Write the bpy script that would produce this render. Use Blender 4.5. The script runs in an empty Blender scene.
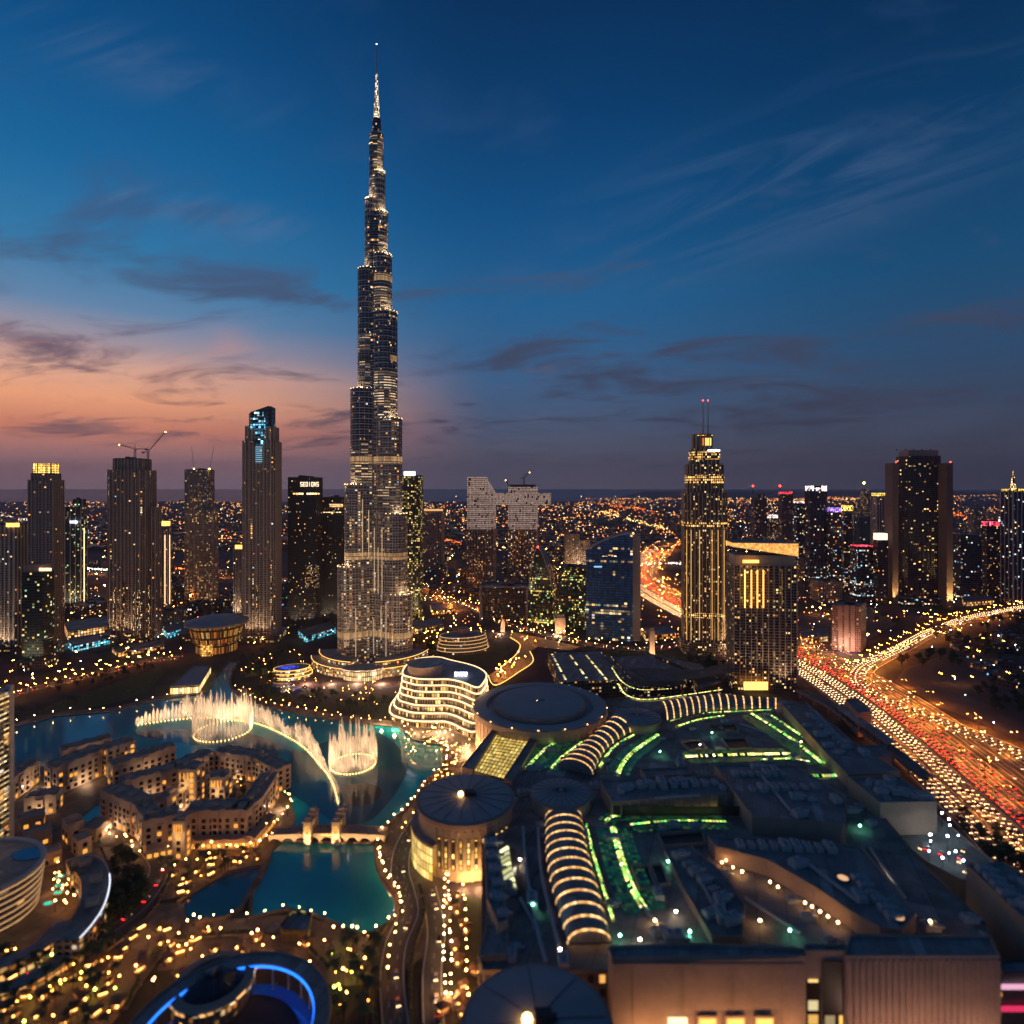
import bpy, math, random
from mathutils import Vector, noise
random.seed(7)
R = math.radians
S = bpy.context.scene
COL = S.collection
U = random.uniform

# ------------------------------------------------------------------ camera
F, YH, H = 590.0, 488.0, 235.0            # focal length in pixels, horizon row, camera height in metres
cam_data = bpy.data.cameras.new('camera')
cam_data.sensor_width = 36.0
cam_data.lens = 36.0 * F / 1024
cam_data.shift_y = (YH - 512) / 1024
cam_data.clip_start, cam_data.clip_end = 1.0, 150000.0
cam_data.dof.use_dof = True
cam_data.dof.focus_distance = 900.0
cam_data.dof.aperture_fstop = 0.0102
cam = bpy.data.objects.new('camera', cam_data)
COL.objects.link(cam)
cam.location = (0, 0, H)
cam.rotation_euler = (R(90), 0, 0)
S.camera = cam
S.view_settings.view_transform = 'Standard'
S.view_settings.look = 'None'
S.view_settings.exposure = 0.2
S.view_settings.gamma = 1.0
try:
    S.cycles.use_light_tree = True
    S.cycles.sample_clamp_indirect = 4.0
    S.cycles.max_bounces = 5
    S.cycles.diffuse_bounces = 2
    S.cycles.transparent_max_bounces = 24
    S.cycles.caustics_reflective = False
    S.cycles.caustics_refractive = False
except Exception:
    pass

# ------------------------------------------------------------------ node helper
class NT:
    def __init__(s, nt):
        s.nt = nt; s.n = nt.nodes; s.l = nt.links
        s.n.clear()
    def new(s, t, **kw):
        o = s.n.new(t)
        for k, v in kw.items():
            setattr(o, k, v)
        return o
    def put(s, i, v):
        if v is None: return
        if isinstance(v, bpy.types.NodeSocket): s.l.new(v, i)
        elif hasattr(i, 'default_value'):
            if isinstance(v, tuple) and len(v) == 3 and len(i.default_value) == 4: v = (*v, 1)
            i.default_value = v
    def m(s, op, a, b=None, c=None, clamp=False):
        o = s.new('ShaderNodeMath', operation=op, use_clamp=clamp)
        for k, v in enumerate((a, b, c)):
            if v is not None: s.put(o.inputs[k], v)
        return o.outputs[0]
    def vm(s, op, a, b=None):
        o = s.new('ShaderNodeVectorMath', operation=op)
        s.put(o.inputs[0], a)
        if b is not None: s.put(o.inputs[1], b)
        return o.outputs['Value'] if op in ('DOT_PRODUCT', 'LENGTH') else o.outputs[0]
    def xyz(s, a=0.0, b=0.0, c=0.0):
        o = s.new('ShaderNodeCombineXYZ')
        for k, v in enumerate((a, b, c)): s.put(o.inputs[k], v)
        return o.outputs[0]
    def sep(s, v):
        o = s.new('ShaderNodeSeparateXYZ'); s.put(o.inputs[0], v)
        return o.outputs
    def mix(s, f, a, b, blend='MIX'):
        o = s.new('ShaderNodeMix', data_type='RGBA', blend_type=blend)
        s.put(o.inputs[0], f); s.put(o.inputs[6], a); s.put(o.inputs[7], b)
        return o.outputs[2]
    def ramp(s, f, stops, interp='LINEAR'):
        o = s.new('ShaderNodeValToRGB'); cr = o.color_ramp; cr.interpolation = interp
        while len(cr.elements) < len(stops): cr.elements.new(0.5)
        for e, (p, c) in zip(cr.elements, stops):
            e.position = p; e.color = (*c, 1) if len(c) == 3 else c
        s.put(o.inputs[0], f)
        return o.outputs[0]
    def rng(s, v, a, b, c=0.0, d=1.0, smooth=False):
        o = s.new('ShaderNodeMapRange', interpolation_type='SMOOTHSTEP' if smooth else 'LINEAR')
        for k, x in enumerate((v, a, b, c, d)): s.put(o.inputs[k], x)
        return o.outputs[0]
    def noise(s, vec, scale, detail=3.0, rough=0.5, dist=0.0, dim='3D'):
        o = s.new('ShaderNodeTexNoise', noise_dimensions=dim)
        s.put(o.inputs['Vector'], vec); s.put(o.inputs['Scale'], scale)
        s.put(o.inputs['Detail'], detail); s.put(o.inputs['Roughness'], rough); s.put(o.inputs['Distortion'], dist)
        return o.outputs[0]
    def white(s, vec):
        o = s.new('ShaderNodeTexWhiteNoise', noise_dimensions='3D'); s.put(o.inputs[0], vec)
        return o.outputs

def srgb(r, g, b):
    f = lambda c: (c / 255 / 12.92) if c <= 10 else ((c / 255 + 0.055) / 1.055) ** 2.4
    return (f(r), f(g), f(b))

# ------------------------------------------------------------------ world: dusk sky, sunset at the left, thin cloud streaks
W = bpy.data.worlds.new('World'); S.world = W; W.use_nodes = True
w = NT(W.node_tree)
SUN_AZ = R(-50)                             # left of the view, just under the horizon
tc = w.new('ShaderNodeTexCoord')
D = w.vm('NORMALIZE', tc.outputs['Generated'])
dx, dy, dz = w.sep(D)
hor = w.vm('NORMALIZE', w.xyz(dx, dy, 0.0))
az = w.vm('DOT_PRODUCT', hor, (math.sin(SUN_AZ), math.cos(SUN_AZ), 0.0))
el = w.m('MAXIMUM', dz, 0.0)
side = w.rng(az, 0.66, 1.0, 0.0, 1.0, True)
warm = w.ramp(el, [(0.0, srgb(146, 122, 134)), (0.04, srgb(164, 122, 126)), (0.085, srgb(212, 130, 104)), (0.125, srgb(240, 164, 122)),
                   (0.165, srgb(220, 168, 146)), (0.20, srgb(160, 146, 156)), (0.245, srgb(94, 130, 166)), (0.31, srgb(44, 116, 162)), (0.41, srgb(14, 96, 148)),
                   (0.53, srgb(1, 74, 126)), (0.66, srgb(0, 53, 100)), (1.0, srgb(0, 30, 64))])
cool = w.ramp(el, [(0.0, srgb(92, 90, 106)), (0.05, srgb(82, 84, 102)), (0.12, srgb(66, 86, 116)), (0.20, srgb(48, 92, 134)),
                   (0.30, srgb(24, 90, 138)), (0.42, srgb(5, 74, 124)), (0.54, srgb(0, 56, 102)), (0.68, srgb(0, 38, 76)), (1.0, srgb(0, 20, 46))])
far = w.rng(dx, 0.05, 0.62, 1.0, 0.62, True)
grad = w.mix(side, w.vm('MULTIPLY', cool, w.xyz(far, far, far)), warm)
# clouds: streaks stretched sideways on a high flat layer
den = w.m('ADD', dz, 0.14)
cu = w.m('DIVIDE', dx, den); cv = w.m('DIVIDE', dy, den)
cvec = w.xyz(w.m('MULTIPLY_ADD', cv, 0.22, cu), w.m('MULTIPLY', cv, 1.5), 0.0)
n1 = w.noise(w.vm('ADD', cvec, (3.1, 0.6, 0.0)), 1.5, 9.0, 0.62, 0.9)
n2 = w.noise(w.vm('ADD', cvec, (7.3, 2.1, 0.0)), 0.5, 4.0, 0.5, 0.4)
# where the banks of cloud stand in the sky: bearing and height (tangents), width, height
tx = w.m('DIVIDE', dx, w.m('MAXIMUM', dy, 0.05)); tz = w.m('DIVIDE', dz, w.m('MAXIMUM', dy, 0.05))
bank = None
for (bx, bz, sx, sz, k) in ((-0.44, 0.345, 0.17, 0.04, .17), (-0.75, 0.225, 0.22, 0.035, .17), (0.16, 0.20, 0.26, 0.05, .18), (-0.72, 0.10, 0.26, 0.022, .18), (-0.25, 0.12, 0.2, 0.03, .12), (0.55, 0.14, 0.3, 0.05, .14), (0.50, 0.56, 0.34, 0.07, .11), (0.70, 0.66, 0.16, 0.04, .12), (-0.55, 0.47, 0.15, 0.02, .12), (-0.62, 0.70, 0.12, 0.03, .07), (0.05, 0.36, 0.12, 0.02, .10)):
    q_ = w.m('ADD', w.m('POWER', w.m('DIVIDE', w.m('SUBTRACT', tx, bx), sx), 2.0), w.m('POWER', w.m('DIVIDE', w.m('ADD', w.m('SUBTRACT', tz, bz), w.m('MULTIPLY', w.m('SUBTRACT', tx, bx), -0.22 if bx > .4 else 0.05)), sz), 2.0))
    g_ = w.m('MULTIPLY', w.m('EXPONENT', w.m('MULTIPLY', q_, -1.0)), k * 1.15)
    bank = g_ if bank is None else w.m('ADD', bank, g_)
cl = w.m('ADD', w.m('ADD', w.m('MULTIPLY', n1, 1.15), w.m('MULTIPLY', n2, 0.30)), bank)
band_ = w.m('MULTIPLY', w.rng(el, 0.02, 0.09, 0.25, 1.0, True), w.rng(el, 0.30, 0.52, 1.0, 0.38, True))
dens = w.m('MULTIPLY', w.rng(cl, 0.745, 1.02, 0.0, 0.92, True), band_)
ccol = w.mix(side, w.ramp(el, [(0.0, srgb(54, 54, 70)), (0.2, srgb(56, 64, 88)), (0.35, srgb(60, 80, 112)), (0.5, srgb(56, 82, 122)), (0.7, srgb(40, 70, 112))]),
             w.ramp(el, [(0.0, srgb(92, 76, 90)), (0.12, srgb(104, 82, 94)), (0.2, srgb(92, 80, 100)), (0.28, srgb(64, 84, 116)), (0.45, srgb(40, 84, 130)), (0.7, srgb(14, 54, 98))]))
# long thin wisps climbing to the right, and level ones low on the left
wa = w.xyz(w.m('ADD', w.m('MULTIPLY', tx, 1.1), w.m('MULTIPLY', tz, 0.5)), w.m('ADD', w.m('MULTIPLY', tz, 6.5), w.m('MULTIPLY', tx, -2.5)), 4.2)
n4 = w.noise(wa, 1.5, 8.0, 0.66, 1.1)
mk_ = None
for (bx, bz, sx, sz, sl, k) in ((0.52, 0.54, 0.40, 0.10, 0.36, 1.0), (-0.62, 0.72, 0.2, 0.05, -0.3, 0.45), (-0.55, 0.47, 0.2, 0.03, -0.2, 0.7), (0.1, 0.36, 0.25, 0.03, 0.0, 0.55), (0.35, 0.16, 0.5, 0.05, -0.12, 0.75)):
    q_ = w.m('ADD', w.m('POWER', w.m('DIVIDE', w.m('SUBTRACT', tx, bx), sx), 2.0), w.m('POWER', w.m('DIVIDE', w.m('SUBTRACT', w.m('SUBTRACT', tz, bz), w.m('MULTIPLY', w.m('SUBTRACT', tx, bx), sl)), sz), 2.0))
    g_ = w.m('MULTIPLY', w.m('EXPONENT', w.m('MULTIPLY', q_, -1.0)), k)
    mk_ = g_ if mk_ is None else w.m('MAXIMUM', mk_, g_)
wisp = w.m('MULTIPLY', w.rng(n4, 0.40, 0.70, 0.0, 0.9, True), mk_)
skyc = w.mix(wisp, grad, w.mix(side, w.ramp(el, [(0.1, srgb(74, 84, 108)), (0.35, srgb(66, 92, 130)), (0.6, srgb(52, 82, 122))]), w.ramp(el, [(0.1, srgb(170, 130, 130)), (0.35, srgb(110, 120, 150)), (0.6, srgb(60, 96, 136))])))
skyc = w.mix(dens, skyc, ccol)
# pink under-lit wisps
n3 = w.noise(w.vm('ADD', cvec, (11.7, 9.4, 0.0)), 1.3, 8.0, 0.62, 0.7)
pk = w.m('MULTIPLY', w.rng(n3, 0.52, 0.76, 0.0, 0.55, True), w.m('MULTIPLY', w.rng(el, 0.05, 0.11, 0.0, 1.0, True), w.rng(el, 0.16, 0.27, 1.0, 0.0, True)))
pk = w.m('MULTIPLY', pk, w.rng(az, 0.45, 0.95, 0.0, 1.0, True))
skyc = w.mix(pk, skyc, srgb(216, 144, 122))
nish = w.new('ShaderNodeTexSky', sky_type='NISHITA', sun_disc=False)
nish.sun_elevation = R(0.5); nish.sun_rotation = SUN_AZ; nish.altitude = 200.0
b1 = w.new('ShaderNodeBackground'); w.put(b1.inputs[0], skyc); b1.inputs[1].default_value = 1.0
b2 = w.new('ShaderNodeBackground'); w.put(b2.inputs[0], nish.outputs[0]); b2.inputs[1].default_value = 0.004
ad = w.new('ShaderNodeAddShader'); w.l.new(b1.outputs[0], ad.inputs[0]); w.l.new(b2.outputs[0], ad.inputs[1])
wo = w.new('ShaderNodeOutputWorld'); w.l.new(ad.outputs[0], wo.inputs[0])

sun = bpy.data.lights.new('sun', 'SUN'); sun.energy = 0.10; sun.angle = R(8); sun.color = (1.0, 0.62, 0.42)
sun_o = bpy.data.objects.new('sun', sun); COL.objects.link(sun_o)
sun_o.location = (-3000, 2500, 900)
sun_o.rotation_euler = Vector((-math.sin(SUN_AZ), -math.cos(SUN_AZ), -0.09)).to_track_quat('-Z', 'Y').to_euler()

# ------------------------------------------------------------------ geometry helpers
def G(x, y, h=0.0):
    z = (H - h) * F / (y - YH)
    return ((x - 512) * z / F, z)
def GP(pts, h=0.0): return [G(x, y, h) for x, y in pts]
def P(X, Y, Z): return (512 + F * X / Y, YH + F * (H - Z) / Y)
def depth(y, h=0.0): return (H - h) * F / (y - YH)
def zat(y, Y): return H + (YH - y) * Y / F            # height of picture row y at distance Y
def area(p): return 0.5 * sum(p[i][0] * p[(i + 1) % len(p)][1] - p[(i + 1) % len(p)][0] * p[i][1] for i in range(len(p)))
def ccw(p): return list(p) if area(p) > 0 else list(p)[::-1]
def offset(poly, d):
    p = ccw(poly); n = len(p); out = []
    for i in range(n):
        a, b, c = Vector(p[i - 1]), Vector(p[i]), Vector(p[(i + 1) % n])
        e1, e2 = (b - a), (c - b)
        if e1.length < 1e-6: e1 = e2
        if e2.length < 1e-6: e2 = e1
        n1 = Vector((e1.y, -e1.x)).normalized(); n2 = Vector((e2.y, -e2.x)).normalized()
        m = n1 + n2
        if m.length < 1e-3: m = n1.copy()
        m.normalize()
        k = d / max(0.45, m.dot(n1))
        out.append((b.x + m.x * k, b.y + m.y * k))
    return out
def ngon(cx, cy, r, n=32, ry=None, a0=0.0, a1=2 * math.pi, rot=0.0):
    ry = r if ry is None else ry; out = []
    full = abs(a1 - a0 - 2 * math.pi) < 1e-6
    for i in range(n if full else n + 1):
        a = a0 + (a1 - a0) * i / n
        x, y = r * math.cos(a), ry * math.sin(a)
        out.append((cx + x * math.cos(rot) - y * math.sin(rot), cy + x * math.sin(rot) + y * math.cos(rot)))
    return out
def spline(pts, n=6, closed=False):
    P_ = [Vector(p) for p in pts]; m = len(P_); out = []
    for i in range(m if closed else m - 1):
        g = lambda k: P_[k % m] if closed else P_[max(0, min(m - 1, k))]
        a, b, c, d = g(i - 1), g(i), g(i + 1), g(i + 2)
        for j in range(n):
            t = j / n
            out.append(tuple(0.5 * ((2 * b) + (c - a) * t + (2 * a - 5 * b + 4 * c - d) * t * t + (3 * b - a - 3 * c + d) * t ** 3)))
    if not closed: out.append(tuple(P_[-1]))
    return out
def resample(path, step, start=0.0):
    out = []; t = start
    for a, b in zip(path, path[1:]):
        a, b = Vector(a), Vector(b); L = (b - a).length
        while t <= L and L > 0:
            out.append((tuple(a + (b - a) * (t / L)), math.atan2(b.y - a.y, b.x - a.x))); t += step
        t -= L
    return out
def side_path(path, d):
    out = []; n = len(path)
    for i in range(n):
        a = Vector(path[max(0, i - 1)][:2]); b = Vector(path[min(n - 1, i + 1)][:2])
        t = (b - a).normalized()
        out.append((path[i][0] + t.y * d, path[i][1] - t.x * d))
    return out
def inside(p, poly):
    x, y = p; c = False; j = len(poly) - 1
    for i in range(len(poly)):
        (xi, yi), (xj, yj) = poly[i], poly[j]
        if (yi > y) != (yj > y) and x < (xj - xi) * (y - yi) / (yj - yi) + xi: c = not c
        j = i
    return c

class MB:
    def __init__(s): s.v = []; s.f = []; s.uv = []; s.mi = []
    def face(s, pts, mat=0, uv=None):
        b = len(s.v); s.v.extend([tuple(p) for p in pts]); s.f.append(tuple(range(b, b + len(pts))))
        s.uv.append(uv or [(p[0], p[1]) for p in pts]); s.mi.append(mat)
        return s
    def wall(s, a, b, z0, z1, mat=0, u0=0.0):
        L = math.hypot(b[0] - a[0], b[1] - a[1])
        s.face([(*a, z0), (*b, z0), (*b, z1), (*a, z1)], mat, [(u0, z0), (u0 + L, z0), (u0 + L, z1), (u0, z1)])
        return u0 + L
    def prism(s, poly, z0, z1, mat=0, top=None, bottom=False, cap=True, poly2=None):
        p = ccw(poly); q = p if poly2 is None else (poly2 if area(poly2) > 0 else poly2[::-1]); n = len(p); u = 0.0
        for i in range(n):
            a, b, c, d = p[i], p[(i + 1) % n], q[(i + 1) % n], q[i]
            L = math.hypot(b[0] - a[0], b[1] - a[1])
            s.face([(*a, z0), (*b, z0), (*c, z1), (*d, z1)], mat, [(u, z0), (u + L, z0), (u + L, z1), (u, z1)]); u += L
        if cap: s.face([(*a, z1) for a in q], mat if top is None else top)
        if bottom: s.face([(*a, z0) for a in p[::-1]], mat if top is None else top)
        return s
    def box(s, x0, x1, y0, y1, z0, z1, mat=0, bottom=False, top=None):
        return s.prism([(x0, y0), (x1, y0), (x1, y1), (x0, y1)], z0, z1, mat, top, bottom)
    def rbox(s, cx, cy, a, sx, sy, z0, z1, mat=0, bottom=False, top=None):
        c, d = math.cos(a), math.sin(a)
        return s.prism([(cx + x * c - y * d, cy + x * d + y * c) for x, y in ((-sx/2, -sy/2), (sx/2, -sy/2), (sx/2, sy/2), (-sx/2, sy/2))], z0, z1, mat, top, bottom)
    def ring(s, poly, d0, d1, z0, z1, mat=0):
        a, b = offset(poly, d0), offset(poly, d1); n = len(a); u = 0.0
        for i in range(n):
            j = (i + 1) % n; L = math.hypot(b[j][0] - b[i][0], b[j][1] - b[i][1])
            s.face([(*b[i], z0), (*b[j], z0), (*b[j], z1), (*b[i], z1)], mat, [(u, z0), (u + L, z0), (u + L, z1), (u, z1)])
            s.face([(*a[j], z0), (*a[i], z0), (*a[i], z1), (*a[j], z1)], mat, [(u + L, z0), (u, z0), (u, z1), (u + L, z1)])
            s.face([(*b[i], z1), (*b[j], z1), (*a[j], z1), (*a[i], z1)], mat)
            s.face([(*a[i], z0), (*a[j], z0), (*b[j], z0), (*b[i], z0)], mat); u += L
        return s
    def tube(s, path, r, n=5, mat=0, cap=True, r1=None):
        pts = [Vector(p) for p in path]; rings = []
        for i, p in enumerate(pts):
            t = (pts[min(i + 1, len(pts) - 1)] - pts[max(i - 1, 0)]).normalized()
            up = Vector((0, 0, 1)) if abs(t.z) < 0.9 else Vector((1, 0, 0))
            x = t.cross(up).normalized(); y = x.cross(t)
            rr = r if r1 is None else r + (r1 - r) * i / max(1, len(pts) - 1)
            rings.append([p + (x * math.cos(2 * math.pi * k / n) + y * math.sin(2 * math.pi * k / n)) * rr for k in range(n)])
        for a, b in zip(rings, rings[1:]):
            for k in range(n): s.face([a[k], b[k], b[(k + 1) % n], a[(k + 1) % n]][::-1], mat)
        if cap:
            s.face(rings[0], mat); s.face(rings[-1][::-1], mat)
        return s
    def lathe(s, cx, cy, prof, n=24, mat=0, mats=None, rx=1.0, ry=1.0, rot=0.0):
        L = [[(x, y, z) for x, y in ngon(cx, cy, r * rx, n, r * ry, rot=rot)] for r, z in prof]
        for k in range(len(L) - 1):
            a, b = L[k], L[k + 1]; mm = mats[k] if mats else mat
            per = 2 * math.pi * max(prof[k][0], prof[k + 1][0])
            for i in range(n):
                j = (i + 1) % n; u0, u1 = per * i / n, per * (i + 1) / n
                if prof[k + 1][0] < 1e-4: s.face([a[i], a[j], b[i]], mm, [(u0, prof[k][1]), (u1, prof[k][1]), (u0, prof[k + 1][1])])
                elif prof[k][0] < 1e-4: s.face([a[i], b[j], b[i]], mm)
                else: s.face([a[i], a[j], b[j], b[i]], mm, [(u0, prof[k][1]), (u1, prof[k][1]), (u1, prof[k + 1][1]), (u0, prof[k + 1][1])])
        return s
    def ball(s, x, y, z, r, n=8, m=5, mat=0, sz=1.0):
        prof = [(r * math.sin(math.pi * k / m), z - r * sz * math.cos(math.pi * k / m)) for k in range(m + 1)]
        prof[0] = (0.0, prof[0][1]); prof[-1] = (0.0, prof[-1][1])
        return s.lathe(x, y, prof, n, mat)
    def octa(s, x, y, z, r, mat=0):
        p = [(x + r, y, z), (x, y + r, z), (x - r, y, z), (x, y - r, z)]; t, b = (x, y, z + r), (x, y, z - r)
        for i in range(4):
            s.face([p[i], p[(i + 1) % 4], t], mat); s.face([p[(i + 1) % 4], p[i], b], mat)
        return s
    def strip(s, left, right, z=0.0, mat=0, zl=None):
        u = 0.0
        for i in range(len(left) - 1):
            a, b, c, d = left[i], left[i + 1], right[i + 1], right[i]
            L = math.hypot(b[0] - a[0], b[1] - a[1]); wd = math.hypot(d[0] - a[0], d[1] - a[1])
            za, zb = (z, z) if zl is None else (zl[i], zl[i + 1])
            q = [(a[0], a[1], za), (d[0], d[1], za), (c[0], c[1], zb), (b[0], b[1], zb)]
            uv = [(u, 0), (u, wd), (u + L, wd), (u + L, 0)]
            nz = (q[1][0] - q[0][0]) * (q[2][1] - q[0][1]) - (q[1][1] - q[0][1]) * (q[2][0] - q[0][0])
            if nz < 0: q = q[::-1]; uv = uv[::-1]
            s.face(q, mat, uv); u += L
        return s
    def build(s, name, mats, parent=None, smooth=False):
        me = bpy.data.meshes.new(name)
        me.from_pydata(s.v, [], s.f)
        if not isinstance(mats, (list, tuple)): mats = [mats]
        for m_ in mats: me.materials.append(m_)
        if len(mats) > 1: me.polygons.foreach_set('material_index', s.mi)
        l = me.uv_layers.new(name='UVMap')
        l.data.foreach_set('uv', [c for f in s.uv for p in f for c in p])
        if smooth: me.polygons.foreach_set('use_smooth', [True] * len(me.polygons))
        me.update()
        o = bpy.data.objects.new(name, me); COL.objects.link(o)
        if parent is not None:
            o.parent = parent
            o.location = -Vector(AT.get(parent.name, (0, 0, 0)))
        return o

AT = {}
def tag(o, label=None, cat=None, group=None, kind=None):
    if label: o['label'] = label
    if cat: o['category'] = cat
    if group: o['group'] = group
    if kind: o['kind'] = kind
    return o
def thing(name, label, cat, at=(0, 0, 0), group=None):
    o = bpy.data.objects.new(name, None); COL.objects.link(o)
    at = tuple(at) if len(at) == 3 else (*at, 0.0)
    o.location = at; o.empty_display_size = 2.0
    AT[o.name] = at
    return tag(o, label, cat, group)
def copy_thing(root, loc, rz=0.0, label=None, group=None, sc=None):
    r = root.copy(); COL.objects.link(r); r.location = loc; r.rotation_euler = (0, 0, rz)
    if sc is not None: r.scale = sc if isinstance(sc, tuple) else (sc, sc, sc)
    if label: r['label'] = label
    if group: r['group'] = group
    for ch in KIDS.get(root.name, []):
        c = ch.copy(); COL.objects.link(c); c.parent = r
    return r
KIDS = {}
def kids(root):
    KIDS[root.name] = [o for o in COL.objects if o.parent == root]
    return root
def struct(o, kind='structure'):
    o['kind'] = kind
    return o
# ------------------------------------------------------------------ materials
MATS = {}
def mat_new(name):
    m = bpy.data.materials.new(name); m.use_nodes = True
    t = NT(m.node_tree); out = t.new('ShaderNodeOutputMaterial')
    return m, t, out
def princ(t, out, base, rough=0.6, metal=0.0, spec=0.5):
    b = t.new('ShaderNodeBsdfPrincipled')
    t.put(b.inputs['Base Color'], base); t.put(b.inputs['Roughness'], rough); t.put(b.inputs['Metallic'], metal)
    t.put(b.inputs['Specular IOR Level'], spec)
    t.l.new(b.outputs[0], out.inputs[0])
    return b
def plain(name, col, rough=0.7, metal=0.0, var=0.25, scale=0.15, spec=0.4, bump=0.0):
    """weathered plain surface: two sizes of blotch in the colour, a little in the roughness"""
    if name in MATS: return MATS[name]
    m, t, out = mat_new(name)
    c = t.new('ShaderNodeTexCoord').outputs['Object']
    n = t.noise(c, scale, 5.0, 0.6); n2 = t.noise(c, scale * 9, 3.0, 0.6)
    f = t.m('ADD', t.m('MULTIPLY', n, 0.65), t.m('MULTIPLY', n2, 0.35))
    k = t.rng(f, 0.32, 0.68, 1 - var, 1 + var)
    cc = t.vm('MULTIPLY', t.xyz(*col), t.xyz(k, k, k))
    b = princ(t, out, cc, t.rng(n2, 0.3, 0.7, rough - 0.08, min(1, rough + 0.08)), metal, spec)
    if bump:
        bp = t.new('ShaderNodeBump'); bp.inputs['Strength'].default_value = bump; t.put(bp.inputs['Height'], n2)
        t.l.new(bp.outputs[0], b.inputs['Normal'])
    MATS[name] = m
    return m
def roofing(name, col, rough=0.62, pw=7.0, pl=16.0, var=0.3):
    """roof sheets: panels of slightly different tone, dark seams, patches and water stains"""
    if name in MATS: return MATS[name]
    m, t, out = mat_new(name)
    c = t.new('ShaderNodeTexCoord').outputs['Object']
    mp = t.new('ShaderNodeMapping'); t.put(mp.inputs['Vector'], c); mp.inputs['Rotation'].default_value = (0, 0, 0.35)
    x, y, _ = t.sep(mp.outputs[0]); cu, cv = t.m('DIVIDE', x, pw), t.m('DIVIDE', y, pl)
    w1, w2, w3 = t.sep(t.white(t.xyz(t.m('FLOOR', cu), t.m('FLOOR', cv), 1.5))[1])
    seam = t.m('MINIMUM', t.m('COMPARE', t.m('FRACT', cu), 0.5, 0.478), t.m('COMPARE', t.m('FRACT', cv), 0.5, 0.49))
    n = t.noise(c, 0.06, 6.0, 0.65, 0.4); n2 = t.noise(c, 0.6, 4.0, 0.6)
    patch = t.m('GREATER_THAN', w2, 0.90)
    k = t.m('MULTIPLY', t.rng(n, 0.32, 0.68, 1 - var, 1 + var), t.m('MULTIPLY', t.rng(w1, 0, 1, 0.82, 1.16), t.rng(seam, 0, 1, 0.6, 1.0)))
    k = t.m('MULTIPLY', k, t.m('MULTIPLY', t.rng(n2, 0.3, 0.7, 0.85, 1.12), t.rng(patch, 0, 1, 1.0, 1.45)))
    princ(t, out, t.vm('MULTIPLY', t.xyz(*col), t.xyz(k, k, k)), t.rng(n, 0.3, 0.7, rough - 0.15, rough + 0.1), spec=0.4)
    MATS[name] = m
    return m
def glow(name, col, strength, sample=True):
    if name in MATS: return MATS[name]
    m, t, out = mat_new(name)
    e = t.new('ShaderNodeEmission'); t.put(e.inputs[0], col); e.inputs[1].default_value = strength
    t.l.new(e.outputs[0], out.inputs[0])
    if not sample: m.cycles.emission_sampling = 'NONE'
    MATS[name] = m
    return m
def glow_cells(name, ramp, lo, hi, cw=3.0, ch=3.0, frac=1.0, sample=False, dark=(0.02, 0.02, 0.02), gap=0.12):
    """rows of lit panes or bulbs: cells on the UV, each its own colour and brightness, some of them off"""
    if name in MATS: return MATS[name]
    m, t, out = mat_new(name)
    u, v, _ = t.sep(t.new('ShaderNodeUVMap').outputs[0])
    cu, cv = t.m('DIVIDE', u, cw), t.m('DIVIDE', v, ch)
    r = t.new('ShaderNodeObjectInfo').outputs['Random']
    wv, wc = t.white(t.xyz(t.m('FLOOR', cu), t.m('FLOOR', cv), t.m('MULTIPLY', r, 91.0)))
    w1, w2, w3 = t.sep(wc)
    ins = t.m('MULTIPLY', t.m('COMPARE', t.m('FRACT', cu), 0.5, 0.5 - gap), t.m('COMPARE', t.m('FRACT', cv), 0.5, 0.5 - gap))
    on = t.m('MULTIPLY', ins, t.m('LESS_THAN', w1, frac))
    st = t.m('MULTIPLY', on, t.rng(t.m('POWER', w2, 1.6), 0, 1, lo, hi))
    b = princ(t, out, dark, 0.3)
    t.put(b.inputs['Emission Color'], t.ramp(w3, ramp)); t.put(b.inputs['Emission Strength'], st)
    if not sample: m.cycles.emission_sampling = 'NONE'
    MATS[name] = m
    return m
AMBER = [(0.0, srgb(255, 150, 60)), (0.4, srgb(255, 186, 98)), (0.75, srgb(255, 214, 150)), (0.93, srgb(255, 240, 214)), (1.0, srgb(190, 226, 255))]
COOLW = [(0.0, srgb(255, 200, 120)), (0.4, srgb(255, 232, 190)), (0.7, srgb(220, 240, 255)), (1.0, srgb(120, 220, 240))]
GREEN = [(0.0, srgb(140, 220, 120)), (0.5, srgb(190, 230, 120)), (1.0, srgb(240, 240, 150))]
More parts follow.
